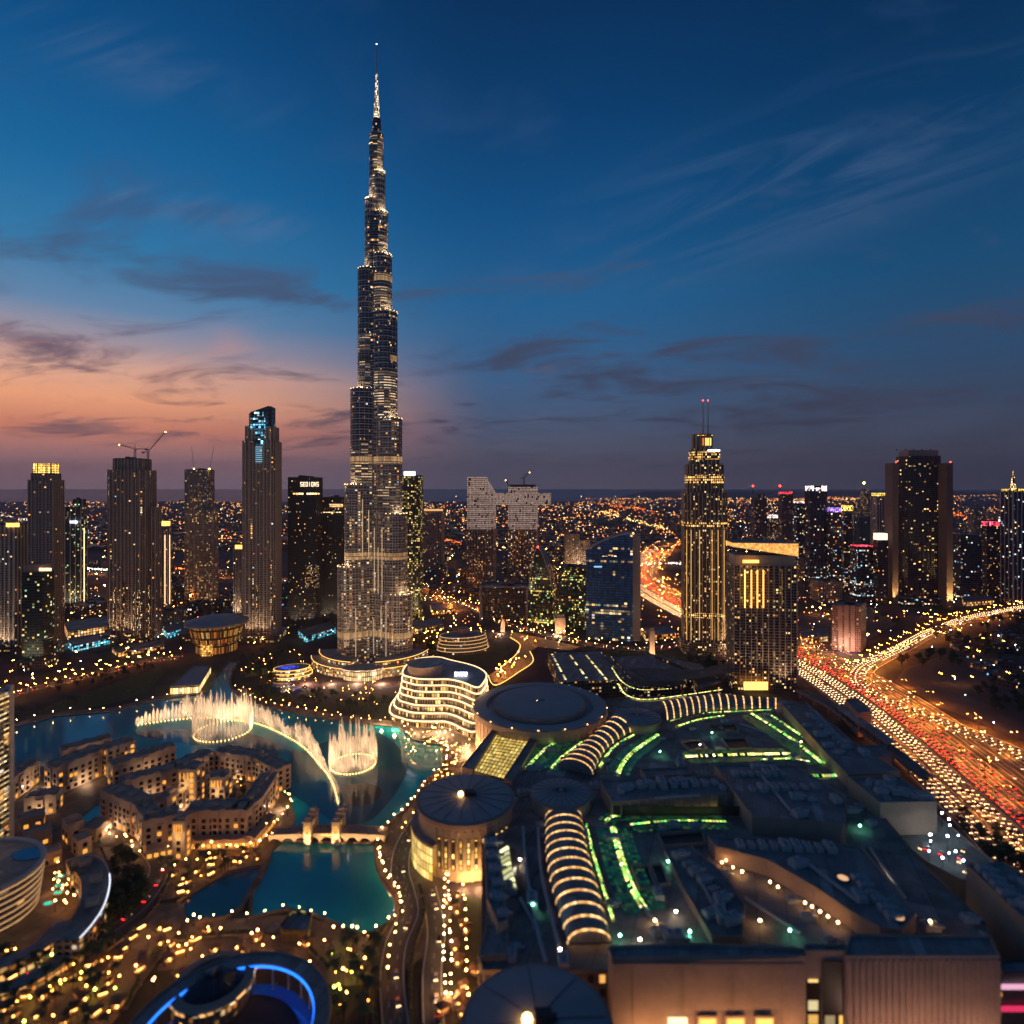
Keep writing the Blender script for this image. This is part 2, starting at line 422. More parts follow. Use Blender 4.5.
def facade(name, wall, glass=(0.015, 0.02, 0.03), cw=3.2, fh=3.5, wf=0.62, hf=0.58, lit=0.15, ramp=AMBER, power=3.0, rough=0.12,
           cluster=0.6, lowboost=0.0, lowh=60.0, wallrough=0.7, cols=0.0, metal=0.0, rows=0.0):
    """windowed wall on the UV (metres): wall, dark reflecting panes, some rooms lit in clusters"""
    if name in MATS: return MATS[name]
    m, t, out = mat_new(name)
    u, v, _ = t.sep(t.new('ShaderNodeUVMap').outputs[0])
    cu, cv = t.m('DIVIDE', u, cw), t.m('DIVIDE', v, fh)
    iu, iv = t.m('FLOOR', cu), t.m('FLOOR', cv)
    r = t.m('MULTIPLY', t.new('ShaderNodeObjectInfo').outputs['Random'], 173.0)
    w1, w2, w3 = t.sep(t.white(t.xyz(iu, iv, r))[1])
    x1, x2, x3 = t.sep(t.white(t.xyz(iu, t.m('FLOOR', t.m('DIVIDE', cv, 9.0)), t.m('ADD', r, 5.5)))[1])
    ins = t.m('MULTIPLY', t.m('COMPARE', t.m('FRACT', cu), 0.5, wf / 2), t.m('COMPARE', t.m('FRACT', cv), 0.5, hf / 2))
    n = t.noise(t.xyz(t.m('MULTIPLY', u, 0.03), t.m('MULTIPLY', v, 0.022), r), 1.0, 3.0, 0.6)
    p = t.m('MULTIPLY', lit, t.rng(n, 0.5 - 0.22, 0.5 + 0.22, 1 - cluster, 1 + 2 * cluster))
    if lowboost: p = t.m('ADD', p, t.rng(v, 0, lowh, lowboost, 0.0))
    if cols: p = t.m('ADD', p, t.m('MULTIPLY', 0.75, t.m('LESS_THAN', x1, cols)))
    if rows:
        rr = t.sep(t.white(t.xyz(3.3, iv, r))[1])[0]
        p = t.m('ADD', p, t.m('MULTIPLY', 0.6, t.m('LESS_THAN', rr, rows)))
    on = t.m('MULTIPLY', ins, t.m('LESS_THAN', w1, p))
    st = t.m('MULTIPLY', on, t.rng(t.m('POWER', w2, 2.4), 0, 1, power * 0.07, power * 0.9))
    wn = t.rng(t.noise(t.xyz(u, v, r), 0.05, 4.0, 0.6), 0.3, 0.7, 0.8, 1.15)
    wc = t.vm('MULTIPLY', t.xyz(*wall), t.xyz(wn, wn, wn))
    gk = t.rng(w2, 0, 1, 0.6, 1.6)
    gc = t.vm('MULTIPLY', t.xyz(*glass), t.xyz(gk, gk, gk))
    b = princ(t, out, t.mix(ins, wc, gc), t.rng(ins, 0, 1, wallrough, rough), metal, 0.6)
    t.put(b.inputs['Emission Color'], t.ramp(w3, ramp)); t.put(b.inputs['Emission Strength'], st)
    bp = t.new('ShaderNodeBump'); bp.inputs['Strength'].default_value = 0.35; bp.inputs['Distance'].default_value = 0.3
    t.put(bp.inputs['Height'], t.m('SUBTRACT', 1.0, ins)); t.l.new(bp.outputs[0], b.inputs['Normal'])
    m.cycles.emission_sampling = 'NONE'
    MATS[name] = m
    return m

M_BEIGE = plain('limestone', (0.52, 0.38, 0.26), 0.75, var=0.18, scale=0.08)
M_BEIGE2 = plain('pink_render', (0.42, 0.29, 0.22), 0.75, var=0.2, scale=0.08)
M_ROOF = roofing('roof_membrane', (0.35, 0.32, 0.295))
M_ROOF2 = roofing('roof_membrane_dark', (0.28, 0.255, 0.235), 0.6, 5.0, 22.0, 0.35)
M_DOME = plain('zinc_roof', (0.35, 0.335, 0.325), 0.5, metal=0.05, var=0.14, scale=0.06)
M_GRAVEL = roofing('roof_gravel', (0.29, 0.25, 0.22), 0.85, 14.0, 11.0, 0.45)
M_WHITE = plain('pale_cladding', (0.55, 0.50, 0.46), 0.55, var=0.1)
M_STEEL = plain('dark_steel', (0.06, 0.06, 0.065), 0.45, metal=0.6, var=0.15)
M_CONC = plain('concrete', (0.30, 0.27, 0.24), 0.8, var=0.2)
M_TOWERSTONE = plain('tower_stone', (0.48, 0.39, 0.32), 0.65, var=0.15)
M_DARKCLAD = plain('dark_cladding', (0.07, 0.065, 0.065), 0.4, var=0.2)
M_ASPH = plain('asphalt', (0.11, 0.105, 0.10), 0.8, var=0.3, scale=0.06, bump=0.1)
M_PAVE = roofing('paving', (0.165, 0.13, 0.105), 0.7, 5.0, 8.0, 0.35)
M_PAINT = plain('road_paint', (0.75, 0.74, 0.70), 0.6, var=0.12, scale=0.4)
M_LEAF = plain('foliage', (0.045, 0.075, 0.028), 0.7, var=0.5, scale=0.8)
M_PALM = plain('palm_leaf', (0.05, 0.085, 0.035), 0.65, var=0.4, scale=0.7)
M_BARK = plain('bark', (0.10, 0.075, 0.055), 0.9, var=0.3)
M_GLASS = plain('dark_glass', (0.012, 0.02, 0.035), 0.08, var=0.3, spec=0.7)
M_BLUEGLASS = plain('blue_glass', (0.01, 0.06, 0.16), 0.1, metal=0.2, var=0.15, spec=0.8)
E_WARM = glow('lamp_warm', srgb(255, 196, 120), 60)
E_WARMS = glow('lamp_warm_soft', srgb(255, 190, 110), 14)
E_SODIUM = glow('lamp_sodium', srgb(255, 140, 40), 150)
E_WHITE = glow('lamp_white', srgb(255, 236, 205), 60)
E_COOL = glow('lamp_cool', srgb(200, 230, 255), 30)
E_RED = glow('beacon_red', srgb(255, 40, 30), 25)
E_TAIL = glow('tail_light', srgb(255, 36, 30), 9)
E_HEAD = glow('head_light', srgb(255, 206, 150), 9)
E_LED = glow('led_strip', srgb(255, 206, 150), 2.4)
E_LEDG = glow('gold_led', srgb(255, 186, 90), 2.6)
E_BLUE = glow('blue_light', srgb(40, 60, 255), 8)
E_CYAN = glow('cyan_light', srgb(60, 230, 220), 6)
E_PINK = glow('pink_sign', srgb(255, 60, 110), .7)
E_SIGNW = glow('white_sign', srgb(235, 240, 255), 5)
def lamp_light(name, parent, loc, energy, col=(1.0, 0.66, 0.32), radius=0.6, spot=None, aim=None):
    d = bpy.data.lights.new(name, 'SPOT' if spot else 'POINT'); d.energy = energy; d.color = col; d.shadow_soft_size = radius
    if spot: d.spot_size = R(spot); d.spot_blend = 0.6
    o = bpy.data.objects.new(name, d); COL.objects.link(o)
    o.parent = parent
    o.location = Vector(loc) - Vector(AT.get(parent.name, (0, 0, 0)))
    if aim: o.rotation_euler = (Vector(aim) - Vector(loc)).to_track_quat('-Z', 'Y').to_euler()
    return o
# ------------------------------------------------------------------ ground, sea, water, roads
def ground_mat():
    m, t, out = mat_new('city_ground')
    c = t.new('ShaderNodeTexCoord').outputs['Object']
    n = t.noise(c, 0.004, 6.0, 0.6); n2 = t.noise(c, 0.05, 4.0, 0.6)
    vor = t.new('ShaderNodeTexVoronoi', feature='F1'); t.put(vor.inputs['Vector'], c); vor.inputs['Scale'].default_value = 0.012
    col = t.ramp(n, [(0.3, (0.035, 0.032, 0.03)), (0.48, (0.06, 0.052, 0.045)), (0.6, (0.10, 0.082, 0.065)), (0.75, (0.05, 0.046, 0.042))])
    k = t.rng(n2, 0.3, 0.7, 0.7, 1.25)
    col = t.mix(0.35, col, t.vm('MULTIPLY', vor.outputs['Color'], (0.12, 0.10, 0.09)))
    princ(t, out, t.vm('MULTIPLY', col, t.xyz(k, k, k)), 0.85, spec=0.2)
    return m
g = MB()
# fan of rings so that far ground is not one sliver
gx = [-14000, -3000, -800, 800, 3000, 22000]; gy = [-400, 900, 3000, 10200]
for i in range(5):
    for j in range(3): g.face([(gx[i], gy[j], 0), (gx[i+1], gy[j], 0), (gx[i+1], gy[j+1], 0), (gx[i], gy[j+1], 0)])
g.face([(1500, 10200, 0), (22000, 10200, 0), (30000, 40000, 0), (9000, 40000, 0)])
struct(g.build('ground', ground_mat()))
def water_mat(name, col, rough=0.07, bump=0.25, scale=0.25):
    m, t, out = mat_new(name)
    c = t.new('ShaderNodeTexCoord').outputs['Object']
    n = t.noise(c, scale, 4.0, 0.55); n2 = t.noise(c, 0.012, 3.0, 0.5)
    k = t.rng(n2, 0.3, 0.7, 0.75, 1.2)
    b = princ(t, out, t.vm('MULTIPLY', t.xyz(*col), t.xyz(k, k, k)), rough, spec=0.5)
    bp = t.new('ShaderNodeBump'); bp.inputs['Strength'].default_value = bump; bp.inputs['Distance'].default_value = 0.25
    t.put(bp.inputs['Height'], n); t.l.new(bp.outputs[0], b.inputs['Normal'])
    return m
s_ = MB(); s_.face([(-90000, 9900, -1.5), (60000, 9900, -1.5), (60000, 120000, -1.5), (-90000, 120000, -1.5)])
struct(s_.build('sea', water_mat('sea_water', (0.02, 0.03, 0.05), 0.3, 0.2, 0.02)))

def sheet(name, pts, z, mat, kind='structure', px=True):
    p = GP(pts) if px else pts
    return struct(MB().face([(*a, z) for a in ccw(p)], 0).build(name, mat), kind)
M_WATER = water_mat('lake_water', (0.008, 0.43, 0.50))
M_DEEP = water_mat('deep_water', (0.006, 0.15, 0.22))
LAKE = [(-60, 742), (10, 729), (60, 717), (110, 713), (150, 703), (170, 699), (207, 694), (216, 678), (222, 671), (230, 662), (238, 662), (231, 672), (228.6, 683),
        (231, 690), (240, 698), (256, 705), (279, 711), (301, 715), (352, 724), (398, 728), (406, 734), (413, 741), (441, 746),
        (443, 757), (439, 770), (423, 783), (413, 798), (401, 813), (376, 834), (330, 838), (278, 836), (200, 838), (60, 850), (-60, 860)]
LOWER = [(275, 841), (330, 845), (374, 845), (375, 859), (381, 878), (394, 894), (397, 908), (390, 922), (371, 934), (352, 934), (341, 926), (329, 921),
         (310, 914), (285, 909), (266, 915), (252, 918), (254, 894), (266, 873), (273, 852)]
POND = [(181, 903), (211, 884), (236, 871), (262, 867), (248, 892), (240, 908), (225, 918), (187, 922)]
sheet('lake', LAKE, 0.30, M_WATER); sheet('lower_lake', LOWER, 0.30, M_WATER); sheet('pond', POND, 0.30, M_DEEP)
DEEP = spline([(283, 790), (262, 764), (236, 752), (196, 746), (150, 738), (140, 732), (200, 731), (255, 735), (300, 752), (325, 742), (368, 733), (388, 738), (402, 752),
               (408, 768), (398, 790), (386, 806), (368, 822), (340, 824), (318, 812), (300, 800)], 4, True)
sheet('deep_basin', DEEP, 0.34, M_DEEP)
sheet('deep_basin_disc', [(P(*q, 0)) for q in ngon(*G(357, 795), 19, 28, 17)], 0.38, water_mat('dark_basin', (0.03, 0.07, 0.08)))
def quay(name, pts, closed=True, wd=2.2, z=1.3, mat=None):
    p = GP(pts); m = MB()
    if closed: m.ring(ccw(p), 0, wd, 0, z)
    return struct(m.build(name, mat or M_PAVE))
quay('lake_edge', LAKE); quay('lower_lake_edge', LOWER); quay('pond_edge', POND)
# old town islands
IS1 = [(96, 832), (104, 812), (150, 792), (180, 783), (230, 778), (262, 782), (290, 800), (296, 820), (284, 842), (272, 852), (266, 868), (228, 874), (190, 896), (150, 905), (110, 870)]
IS2 = [(-40, 800), (15, 772), (60, 765), (120, 759), (172, 764), (182, 778), (150, 790), (96, 806), (74, 824), (92, 834), (110, 870), (150, 905), (185, 905), (180, 930), (60, 1100), (-120, 1100), (-120, 860)]
for nm, isl in (('old_town_paving', IS1), ('quarter_paving', IS2)):
    struct(MB().prism(GP(isl), 0, 0.9).build(nm, M_PAVE))
M_GRASS = plain('lawn_grass', (0.10, 0.115, 0.03), 0.9, var=0.4, scale=0.3)
sheet('lawn', [(14, 722), (60, 701), (110, 685), (160, 668), (164, 673), (150, 690), (120, 702), (80, 710), (40, 716)], 0.25, M_GRASS)
PLAZA = [(250, 700), (300, 711), (352, 720), (398, 724), (410, 731), (418, 738), (446, 743), (449, 758), (446, 772), (430, 786), (419, 800), (407, 815), (385, 834),
         (382, 860), (388, 878), (402, 894), (405, 910), (397, 926), (374, 940), (350, 941), (330, 932), (310, 925), (300, 960), (320, 1060), (470, 1060), (478, 960),
         (460, 880), (470, 780), (500, 720), (470, 690), (400, 700), (330, 690), (300, 700), (262, 690), (240, 680), (236, 690)]
# the promenade: strips along the shore, wide paved square by the waterfront building
SHORE_N = GP(LAKE[13:24]); SHORE_E = GP(LAKE[22:29]); SHORE_W = GP(LAKE[1:7]); SHORE_L = GP(LOWER[2:18])
def band(name, path, d0, d1, z, mat, n=4):
    p = spline(path, n)
    return struct(MB().strip(side_path(p, d0), side_path(p, d1), z).build(name, mat))
band('promenade', SHORE_N, -2.3, -15, 0.32, M_PAVE); band('lakeside_promenade', SHORE_E, -2.3, -34, 0.36, M_PAVE); band('lawn_promenade', SHORE_W, -2.3, -16, 0.32, M_PAVE)
band('lower_promenade', GP([(385, 836), (384, 860), (390, 878), (402, 894), (405, 910), (398, 926), (374, 942), (350, 943), (330, 934), (300, 925), (266, 925), (230, 928), (180, 932)]), 6, -26, 0.40, M_PAVE)
sheet('fountain_square', [(398, 729), (413, 740), (443, 745), (448, 757), (470, 760), (500, 716), (470, 690), (440, 700), (396, 700)], 0.28, M_PAVE)

# ------------------------------------------------------------------ roads
def road(name, path, half, z, px=True, n=6, edge=True, dash=True, lanes=3):
    p = spline(GP(path) if px else path, n)
    struct(MB().strip(side_path(p, -half), side_path(p, half), z).build(name, M_ASPH))
    mk = MB()
    for d in (-half + 0.6, half - 0.6):
        mk.strip(side_path(p, d - 0.22), side_path(p, d + 0.22), z + 0.03)
    if dash:
        for k in range(1, lanes):
            d = -half + 2 * half * k / lanes; q = side_path(p, d)
            for (pt, a) in resample(q, 9.0):
                mk.rbox(pt[0], pt[1], a, 3.0, 0.22, z + 0.03, z + 0.035)
    struct(mk.build('road_marking', M_PAINT))
    return p
HW = [(1120, 905), (1024, 820), (950, 757), (900, 717), (850, 683), (800, 656), (740, 631), (690, 610), (655, 591), (640, 577), (642, 566), (656, 553), (668, 543)]
hwp = spline(GP(HW), 8)
HWL = side_path(hwp, 0)
def lanes_path(d): return side_path(hwp, d)
h_ = struct(MB().strip(side_path(hwp, -52), side_path(hwp, 56), 0.20).build('motorway', M_ASPH))
M_VERGE = plain('verge_soil', (.035, .035, .022), .95, var=.4, scale=.2)
vg = MB()
for d0, d1 in ((-32, -28), (-12.4, -8.0), (3.4, 6.4), (21.8, 26.6), (38, 42.4), (50.5, 56)): vg.strip(side_path(hwp, d0), side_path(hwp, d1), .215)
struct(vg.build('planted_verge', M_VERGE))
mk = MB()
LANES = [-46, -42, -38, -34, -26, -22, -18, -14, -6, -2, 2, 8, 12, 16, 20, 28, 32, 36, 44, 48]
for d in (-49, -31, -29, -11, -9, 4.5, 5.5, 23, 25, 39, 41, 51):
    q = side_path(hwp, d); mk.strip(side_path(hwp, d - 0.3), side_path(hwp, d + 0.3), 0.24)
for d in (-44, -40, -36, -24, -20, -16, -4, 0, 10, 14, 18, 30, 34, 46):
    mk.strip(side_path(hwp, d - 0.2), side_path(hwp, d + 0.2), 0.236)
struct(mk.build('motorway_streak_marking', M_PAINT))  # lane lines drawn solid and extra wide, paint standing in for light streaks
RAMP = [(1120, 815), (1024, 757), (960, 729), (925, 716), (896, 705), (876, 696), (863, 686), (860, 677), (866, 668), (885, 657), (905, 647), (929, 634), (965, 620), (1000, 612), (1040, 605)]
rmp = road('slip_road', RAMP, 12, 0.42, lanes=5)
LINK = road('link_road', [(800, 664), (835, 668), (862, 662), (889, 654), (905, 646)], 8, 0.36, lanes=3)
BLVD = road('lawn_road', [(-40, 725), (10, 696), (60, 683), (110, 671), (150, 661), (180, 658)], 10, 0.36, lanes=4)
FAR1 = road('far_road', [(400, 596), (440, 600), (470, 606), (500, 622), (545, 634), (600, 646), (655, 649), (690, 640), (720, 632)], 11, 0.36, lanes=4)
FAR2 = road('back_road', [(400, 590), (430, 588), (462, 612)], 16, 0.44, lanes=4)
FAR3 = road('coast_road', [(40, 572), (110, 575), (170, 577), (230, 578), (290, 580)], 22, 0.36, lanes=6)
FAR4 = road('rear_road', [(60, 626), (110, 618), (165, 611), (235, 606), (262, 598)], 14, 0.36, lanes=4)
MALLRD = road('mall_road', [(400, 1060), (392, 985), (396, 945), (408, 915), (405, 893), (400, 872), (404, 846), (420, 818)], 6, 0.50, lanes=3)
SVC = road('service_road', [(436, 1060), (432, 980), (436, 930), (428, 888)], 5, 0.46, lanes=2)
CORN = road('corner_road', [(-40, 1010), (40, 968), (100, 935), (140, 905), (160, 870), (150, 850)], 6, 1.02, lanes=2)
barrier = struct(MB().strip(side_path(hwp, 4.85), side_path(hwp, 5.15), 1.0).strip(side_path(hwp, -10.2), side_path(hwp, -9.8), 1.0).build('median_barrier', M_CONC))
bm = MB()
for d in (5.0, -10.0, -30.0, 24.0, 40.0):
    q = side_path(hwp, d - 0.2); r_ = side_path(hwp, d + 0.2)
    for i in range(len(q) - 1):
        bm.face([(*q[i], .2), (*q[i+1], .2), (*q[i+1], 1.1), (*q[i], 1.1)]).face([(*r_[i+1], .2), (*r_[i], .2), (*r_[i], 1.1), (*r_[i+1], 1.1)]).face([(*q[i], 1.1), (*q[i+1], 1.1), (*r_[i+1], 1.1), (*r_[i], 1.1)])
bpy.data.objects.remove(barrier)
struct(bm.build('median_barrier', M_CONC))
# sandy lots right of the motorway
M_SAND = plain('sand_lot', (0.12, 0.10, 0.08), 0.95, var=0.3, scale=0.02)
sheet('sand_lot', [(905, 668), (960, 650), (1060, 660), (1100, 760), (1030, 742), (960, 715), (920, 700), (890, 688)], 0.12, M_SAND)
sheet('gravel_lot', [(795, 640), (800, 612), (870, 606), (900, 622), (868, 640), (850, 652)], 0.12, M_SAND)
M_GOLDPAVE = plain('pale_paving', (0.40, 0.32, 0.19), 0.55, var=0.25, scale=0.3)
WALK = [(512, 632), (545, 639), (580, 647), (570, 651), (538, 647), (530, 652), (533, 662), (520, 672), (496, 686), (488, 676), (502, 667), (516, 655), (520, 645), (510, 638)]
sheet('lit_walk', WALK, 0.5, M_GOLDPAVE)

# ------------------------------------------------------------------ fountains
def jet_mat():
    m, t, out = mat_new('water_spray')
    c = t.new('ShaderNodeTexCoord').outputs['Object']
    n = t.noise(t.vm('MULTIPLY', c, (1.0, 1.0, 0.35)), 1.1, 4.0, 0.7)
    d = t.new('ShaderNodeBsdfDiffuse'); t.put(d.inputs[0], (0.9, 0.86, 0.8))
    tl = t.new('ShaderNodeBsdfTranslucent'); t.put(tl.inputs[0], (0.9, 0.86, 0.8))
    tr = t.new('ShaderNodeBsdfTransparent')
    a = t.new('ShaderNodeMixShader'); a.inputs[0].default_value = 0.5; t.l.new(d.outputs[0], a.inputs[1]); t.l.new(tl.outputs[0], a.inputs[2])
    lw = t.new('ShaderNodeLayerWeight'); lw.inputs[0].default_value = 0.35; soft = t.m('POWER', t.m('SUBTRACT', 1.0, lw.outputs['Facing']), 1.6)
    b = t.new('ShaderNodeMixShader'); t.put(b.inputs[0], t.m('MULTIPLY', soft, t.rng(n, 0.38, 0.72, 0.03, 0.56))); t.l.new(tr.outputs[0], b.inputs[1]); t.l.new(a.outputs[0], b.inputs[2])
    t.l.new(b.outputs[0], out.inputs[0])
    return m
M_JET = jet_mat()
def jet_mesh(r=0.8):
    m = MB()
    m.lathe(0, 0, [(r * 0.9, 0), (r * 1.15, 0.12), (r * 1.25, 0.35), (r * 1.0, 0.65), (r * 0.5, 0.88), (0.0, 1.0)], 9)
    return m.build('jet', M_JET, smooth=True)
jet0 = jet_mesh()
bulb0 = MB().ball(0, 0, 0, 0.42, 6, 4).build('nozzle_lamp', glow('nozzle_glow', srgb(255, 196, 112), 16))
def fountain(label, pts, heights, lamps, energy, wide=1.0):
    cx = sum(p[0] for p in pts) / len(pts); cy = sum(p[1] for p in pts) / len(pts)
    root = thing('fountain', label, 'fountain', (cx, cy, 0.3), 'fountains playing on the lake')
    pipe = MB().tube([(p[0], p[1], 0.55) for p in pts], 0.35, 5).build('pipe', M_STEEL, root)
    for i, (p, h) in enumerate(zip(pts, heights)):
        j = jet0 if 'used' not in USED else jet0.copy()
        if j is not jet0: COL.objects.link(j)
        USED.add('used'); j.parent = root
        j.location = (p[0] - cx, p[1] - cy, 0.4); k = U(1.7, 3.3) * wide; j.scale = (k, k, h)
        b = bulb0 if 'b' not in USED else bulb0.copy()
        if b is not bulb0: COL.objects.link(b)
        USED.add('b'); b.parent = root; b.location = (p[0] - cx, p[1] - cy, 0.8)
    for (lx, ly, lz, ax, ay, az_) in lamps: lamp_light('floodlight', root, (lx, ly, lz), energy, (1.0, 0.62, 0.33), 1.0, 96, (ax, ay, az_))
    return root
USED = set()
arc = spline(GP([(138, 726), (165, 722), (198, 719), (228, 720), (254, 724), (276, 732), (302, 747), (319, 765), (332, 783), (338, 804)]), 12)
pts = [p for p, a in resample(arc, max(1.0, sum(math.dist(a, b) for a, b in zip(arc, arc[1:])) / 96))][:98]
hs = []
for i, p in enumerate(pts):
    t_ = i / len(pts)
    e = 0.45 + 0.55 * min(1, t_ / 0.12) if t_ < 0.35 else (1.0 - 0.55 * (t_ - 0.35) / 0.2 if t_ < 0.55 else (0.5 + 0.35 * math.sin((t_ - 0.55) / 0.22 * 3.14) if t_ < 0.77 else max(0.10, 0.45 - (t_ - 0.77) * 2.0)))
    hs.append(27 * e * U(0.65, 1.15))
lp = side_path(arc, 16)
fountain('long curved row of golden fountain jets sweeping across the lake', pts, hs, [(*lp[i], 1.2, arc[i][0], arc[i][1], 15.0) for i in range(2, len(lp) - 1, 7)], 68000)
for (px_, py_, rx, lab) in ((223, 732, 26, 'ring of tall fountain jets near the lawn side of the lake'), (353, 765, 22, 'ring of tall fountain jets nearer the plaza side of the lake')):
    c0 = G(px_, py_); rr = rx * c0[1] / F
    q = ngon(*c0, rr, 48)
    fountain(lab, q + q[:1], [U(14, 37) for _ in range(49)], [(c0[0] + rr * .15 * math.cos(a), c0[1] + rr * .15 * math.sin(a), 1.2, c0[0] + rr * math.cos(a), c0[1] + rr * math.sin(a), rr * .9) for a in [R(36 + 72 * i) for i in range(5)]], 66000, 0.72)
# ------------------------------------------------------------------ towers
def RECT(a=1.0, b=1.0): return [(-a/2, -b/2), (a/2, -b/2), (a/2, b/2), (-a/2, b/2)]
def CHAM(a=1.0, b=1.0, c=0.12): return [(-a/2+c, -b/2), (a/2-c, -b/2), (a/2, -b/2+c), (a/2, b/2-c), (a/2-c, b/2), (-a/2+c, b/2), (-a/2, b/2-c), (-a/2, -b/2+c)]
def fit(poly, rot, l, r, yb):
    """scale and place a plan so that it spans picture columns l..r with its nearest corner on ground row yb"""
    c, s = math.cos(rot), math.sin(rot)
    q = [(x * c - y * s, x * s + y * c) for x, y in poly]
    Z = depth(yb); k = (r - l) * Z / F; X0 = ((l + r) / 2 - 512) * Z / F
    for _ in range(14):
        Y0 = Z - k * min(p[1] for p in q)
        w_ = [(X0 + k * x, Y0 + k * y) for x, y in q]
        px = [512 + F * x / y for x, y in w_]
        k *= (r - l) / (max(px) - min(px)); X0 += ((l + r) / 2 - (min(px) + max(px)) / 2) * Z / F
    return w_, Z
UPL = []
FOOT = []                                   # footprints, to keep lamps and trees out of buildings
def piers_on(poly, z0, z1, sp, wd, dp, mat, root, name='pier_cladding', skip_ends=False):
    m = MB(); p = ccw(poly)
    for i in range(len(p)):
        a, b = Vector(p[i]), Vector(p[(i + 1) % len(p)]); L = (b - a).length
        if L < sp * 0.6: continue
        n = max(1, round(L / sp)); ang = math.atan2(b.y - a.y, b.x - a.x); nr = Vector((b.y - a.y, a.x - b.x)).normalized()
        for k in range(n + 1):
            c = a + (b - a) * ((k if 0 < k < n else (0.012 if k == 0 else n - 0.012)) / n) + nr * (dp / 2 - 0.05)
            m.rbox(c.x, c.y, ang, wd, dp, z0, z1)
    return m.build(name, mat, root)
def slabs_on(poly, z0, z1, step, proj, th, mat, root, name='slab_banding'):
    m = MB(); z = z0
    while z < z1 - th:
        m.ring(poly, -0.1, proj, z, z + th); z += step
    return m.build(name, mat, root)
def roof_kit(root, poly, z, mat=None, seed=0):
    rnd = random.Random(seed); m = MB(); p = ccw(poly)
    m.ring(p, -0.6, 0.05, z, z + 1.6)
    m.build('parapet', mat or M_DARKCLAD, root)
    cx = sum(a[0] for a in p) / len(p); cy = sum(a[1] for a in p) / len(p)
    e = Vector(p[1]) - Vector(p[0]); an = math.atan2(e.y, e.x); L = e.length
    h = MB()
    for _ in range(4):
        h.rbox(cx + rnd.uniform(-.22, .22) * L, cy + rnd.uniform(-.15, .15) * L, an, rnd.uniform(.12, .3) * L, rnd.uniform(.1, .22) * L, z, z + rnd.uniform(2, 5))
    h.build('roof_plant', M_STEEL, root)
def tower(name, label, l, r, yb, yt, mat, poly=None, rot=0.0, piers=None, slabs=None, tiers=(), podium=None, cat='skyscraper', group=None, kit=True, roof=None):
    q, Z = fit(poly or RECT(1, 0.8), rot, l, r, yb)
    cx = sum(a[0] for a in q) / len(q); cy = sum(a[1] for a in q) / len(q)
    root = thing(name, label, cat, (cx, cy, 0), group)
    Yn = min(a[1] for a in q); z = zat(yt, Yn)
    MB().prism(q, 0, z, 0, 1).build('curtain_wall', [mat, roof or M_ROOF2], root)
    FOOT.append(offset(q, 4))
    if piers: piers_on(q, 0, z + 1, *piers, root)
    if slabs: slabs_on(q, 6, z, *slabs, root)
    tp, tz = q, z
    for (y2, k, *rest) in tiers:
        ox = rest[0] if rest else 0.0
        tp = [(cx + (a[0] - cx) * k + ox * (r - l) * Z / F, cy + (a[1] - cy) * k) for a in q]; z2 = zat(y2, Yn)
        MB().prism(tp, tz, z2, 0, 1).build('upper_storeys', [mat, roof or M_ROOF2], root)
        if piers: piers_on(tp, tz, z2 + 1, *piers, root)
        if slabs: slabs_on(tp, tz + 3, z2, *slabs, root)
        tz = z2
    if Z < 1150 and z > 70 and len(UPL) < 24:
        UPL.append(1)
        for f_ in (.25, .75):
            a, b = min(q, key=lambda p: p[1]), sorted(q, key=lambda p: p[1])[1]; px_ = a[0] + (b[0] - a[0]) * f_; py_ = a[1] + (b[1] - a[1]) * f_
            lamp_light('uplight', root, (px_, py_ - 13, 5), 52000, (1, .72, .45), 1.5, 75, (px_, py_, 60))  # unseen lamps added to warm the tower walls as city glow would
    if podium:
        pk, ph, pm = podium
        pq = [(cx + (a[0] - cx) * pk, cy + (a[1] - cy) * pk) for a in q]
        MB().prism(pq, 0, ph, 0, 1).build('podium', [pm, M_ROOF2], root); FOOT.append(offset(pq, 4))
    if kit: roof_kit(root, tp, tz, None, int(l))
    return dict(root=root, q=q, Y=Yn, Z=Z, z=tz, top=tp, cx=cx, cy=cy, base=z)

FA_DARK = facade('facade_dark_glass', (0.05, 0.045, 0.045), (0.012, 0.015, 0.022), 3.0, 3.6, 0.7, 0.62, 0.05, AMBER, 2.6, 0.14)
FA_STONE = facade('facade_stone', (0.28, 0.22, 0.18), (0.012, 0.014, 0.018), 3.4, 3.5, 0.6, 0.6, 0.028, AMBER, 2.8, 0.15, lowboost=0.10, lowh=60, cols=0.015)
FA_STONE2 = facade('facade_tan_residential', (0.30, 0.235, 0.185), (0.014, 0.015, 0.018), 3.6, 3.4, 0.62, 0.58, 0.06, AMBER, 2.6, 0.2, lowboost=0.08, lowh=40)
FA_TEAL = facade('facade_green_glass', (0.05, 0.06, 0.05), (0.01, 0.03, 0.028), 3.0, 3.6, 0.78, 0.66, 0.07, [(0.0, srgb(255, 190, 90)), (0.6, srgb(255, 226, 140)), (1.0, srgb(170, 255, 190))], 2.4, 0.1)
FA_LITYEL = facade('facade_lit_yellow', (0.08, 0.075, 0.05), (0.014, 0.02, 0.015), 3.2, 3.6, 0.62, 0.6, 0.30, [(0.0, srgb(255, 200, 90)), (1.0, srgb(255, 240, 150))], 2.4, 0.15)
FA_HOTEL = facade('facade_hotel_gold', (0.17, 0.125, 0.085), (0.014, 0.013, 0.014), 3.0, 3.4, 0.6, 0.62, 0.11, [(0.0, srgb(255, 186, 104)), (1.0, srgb(255, 226, 164))], 2.4, 0.18, lowboost=0.08, lowh=50)
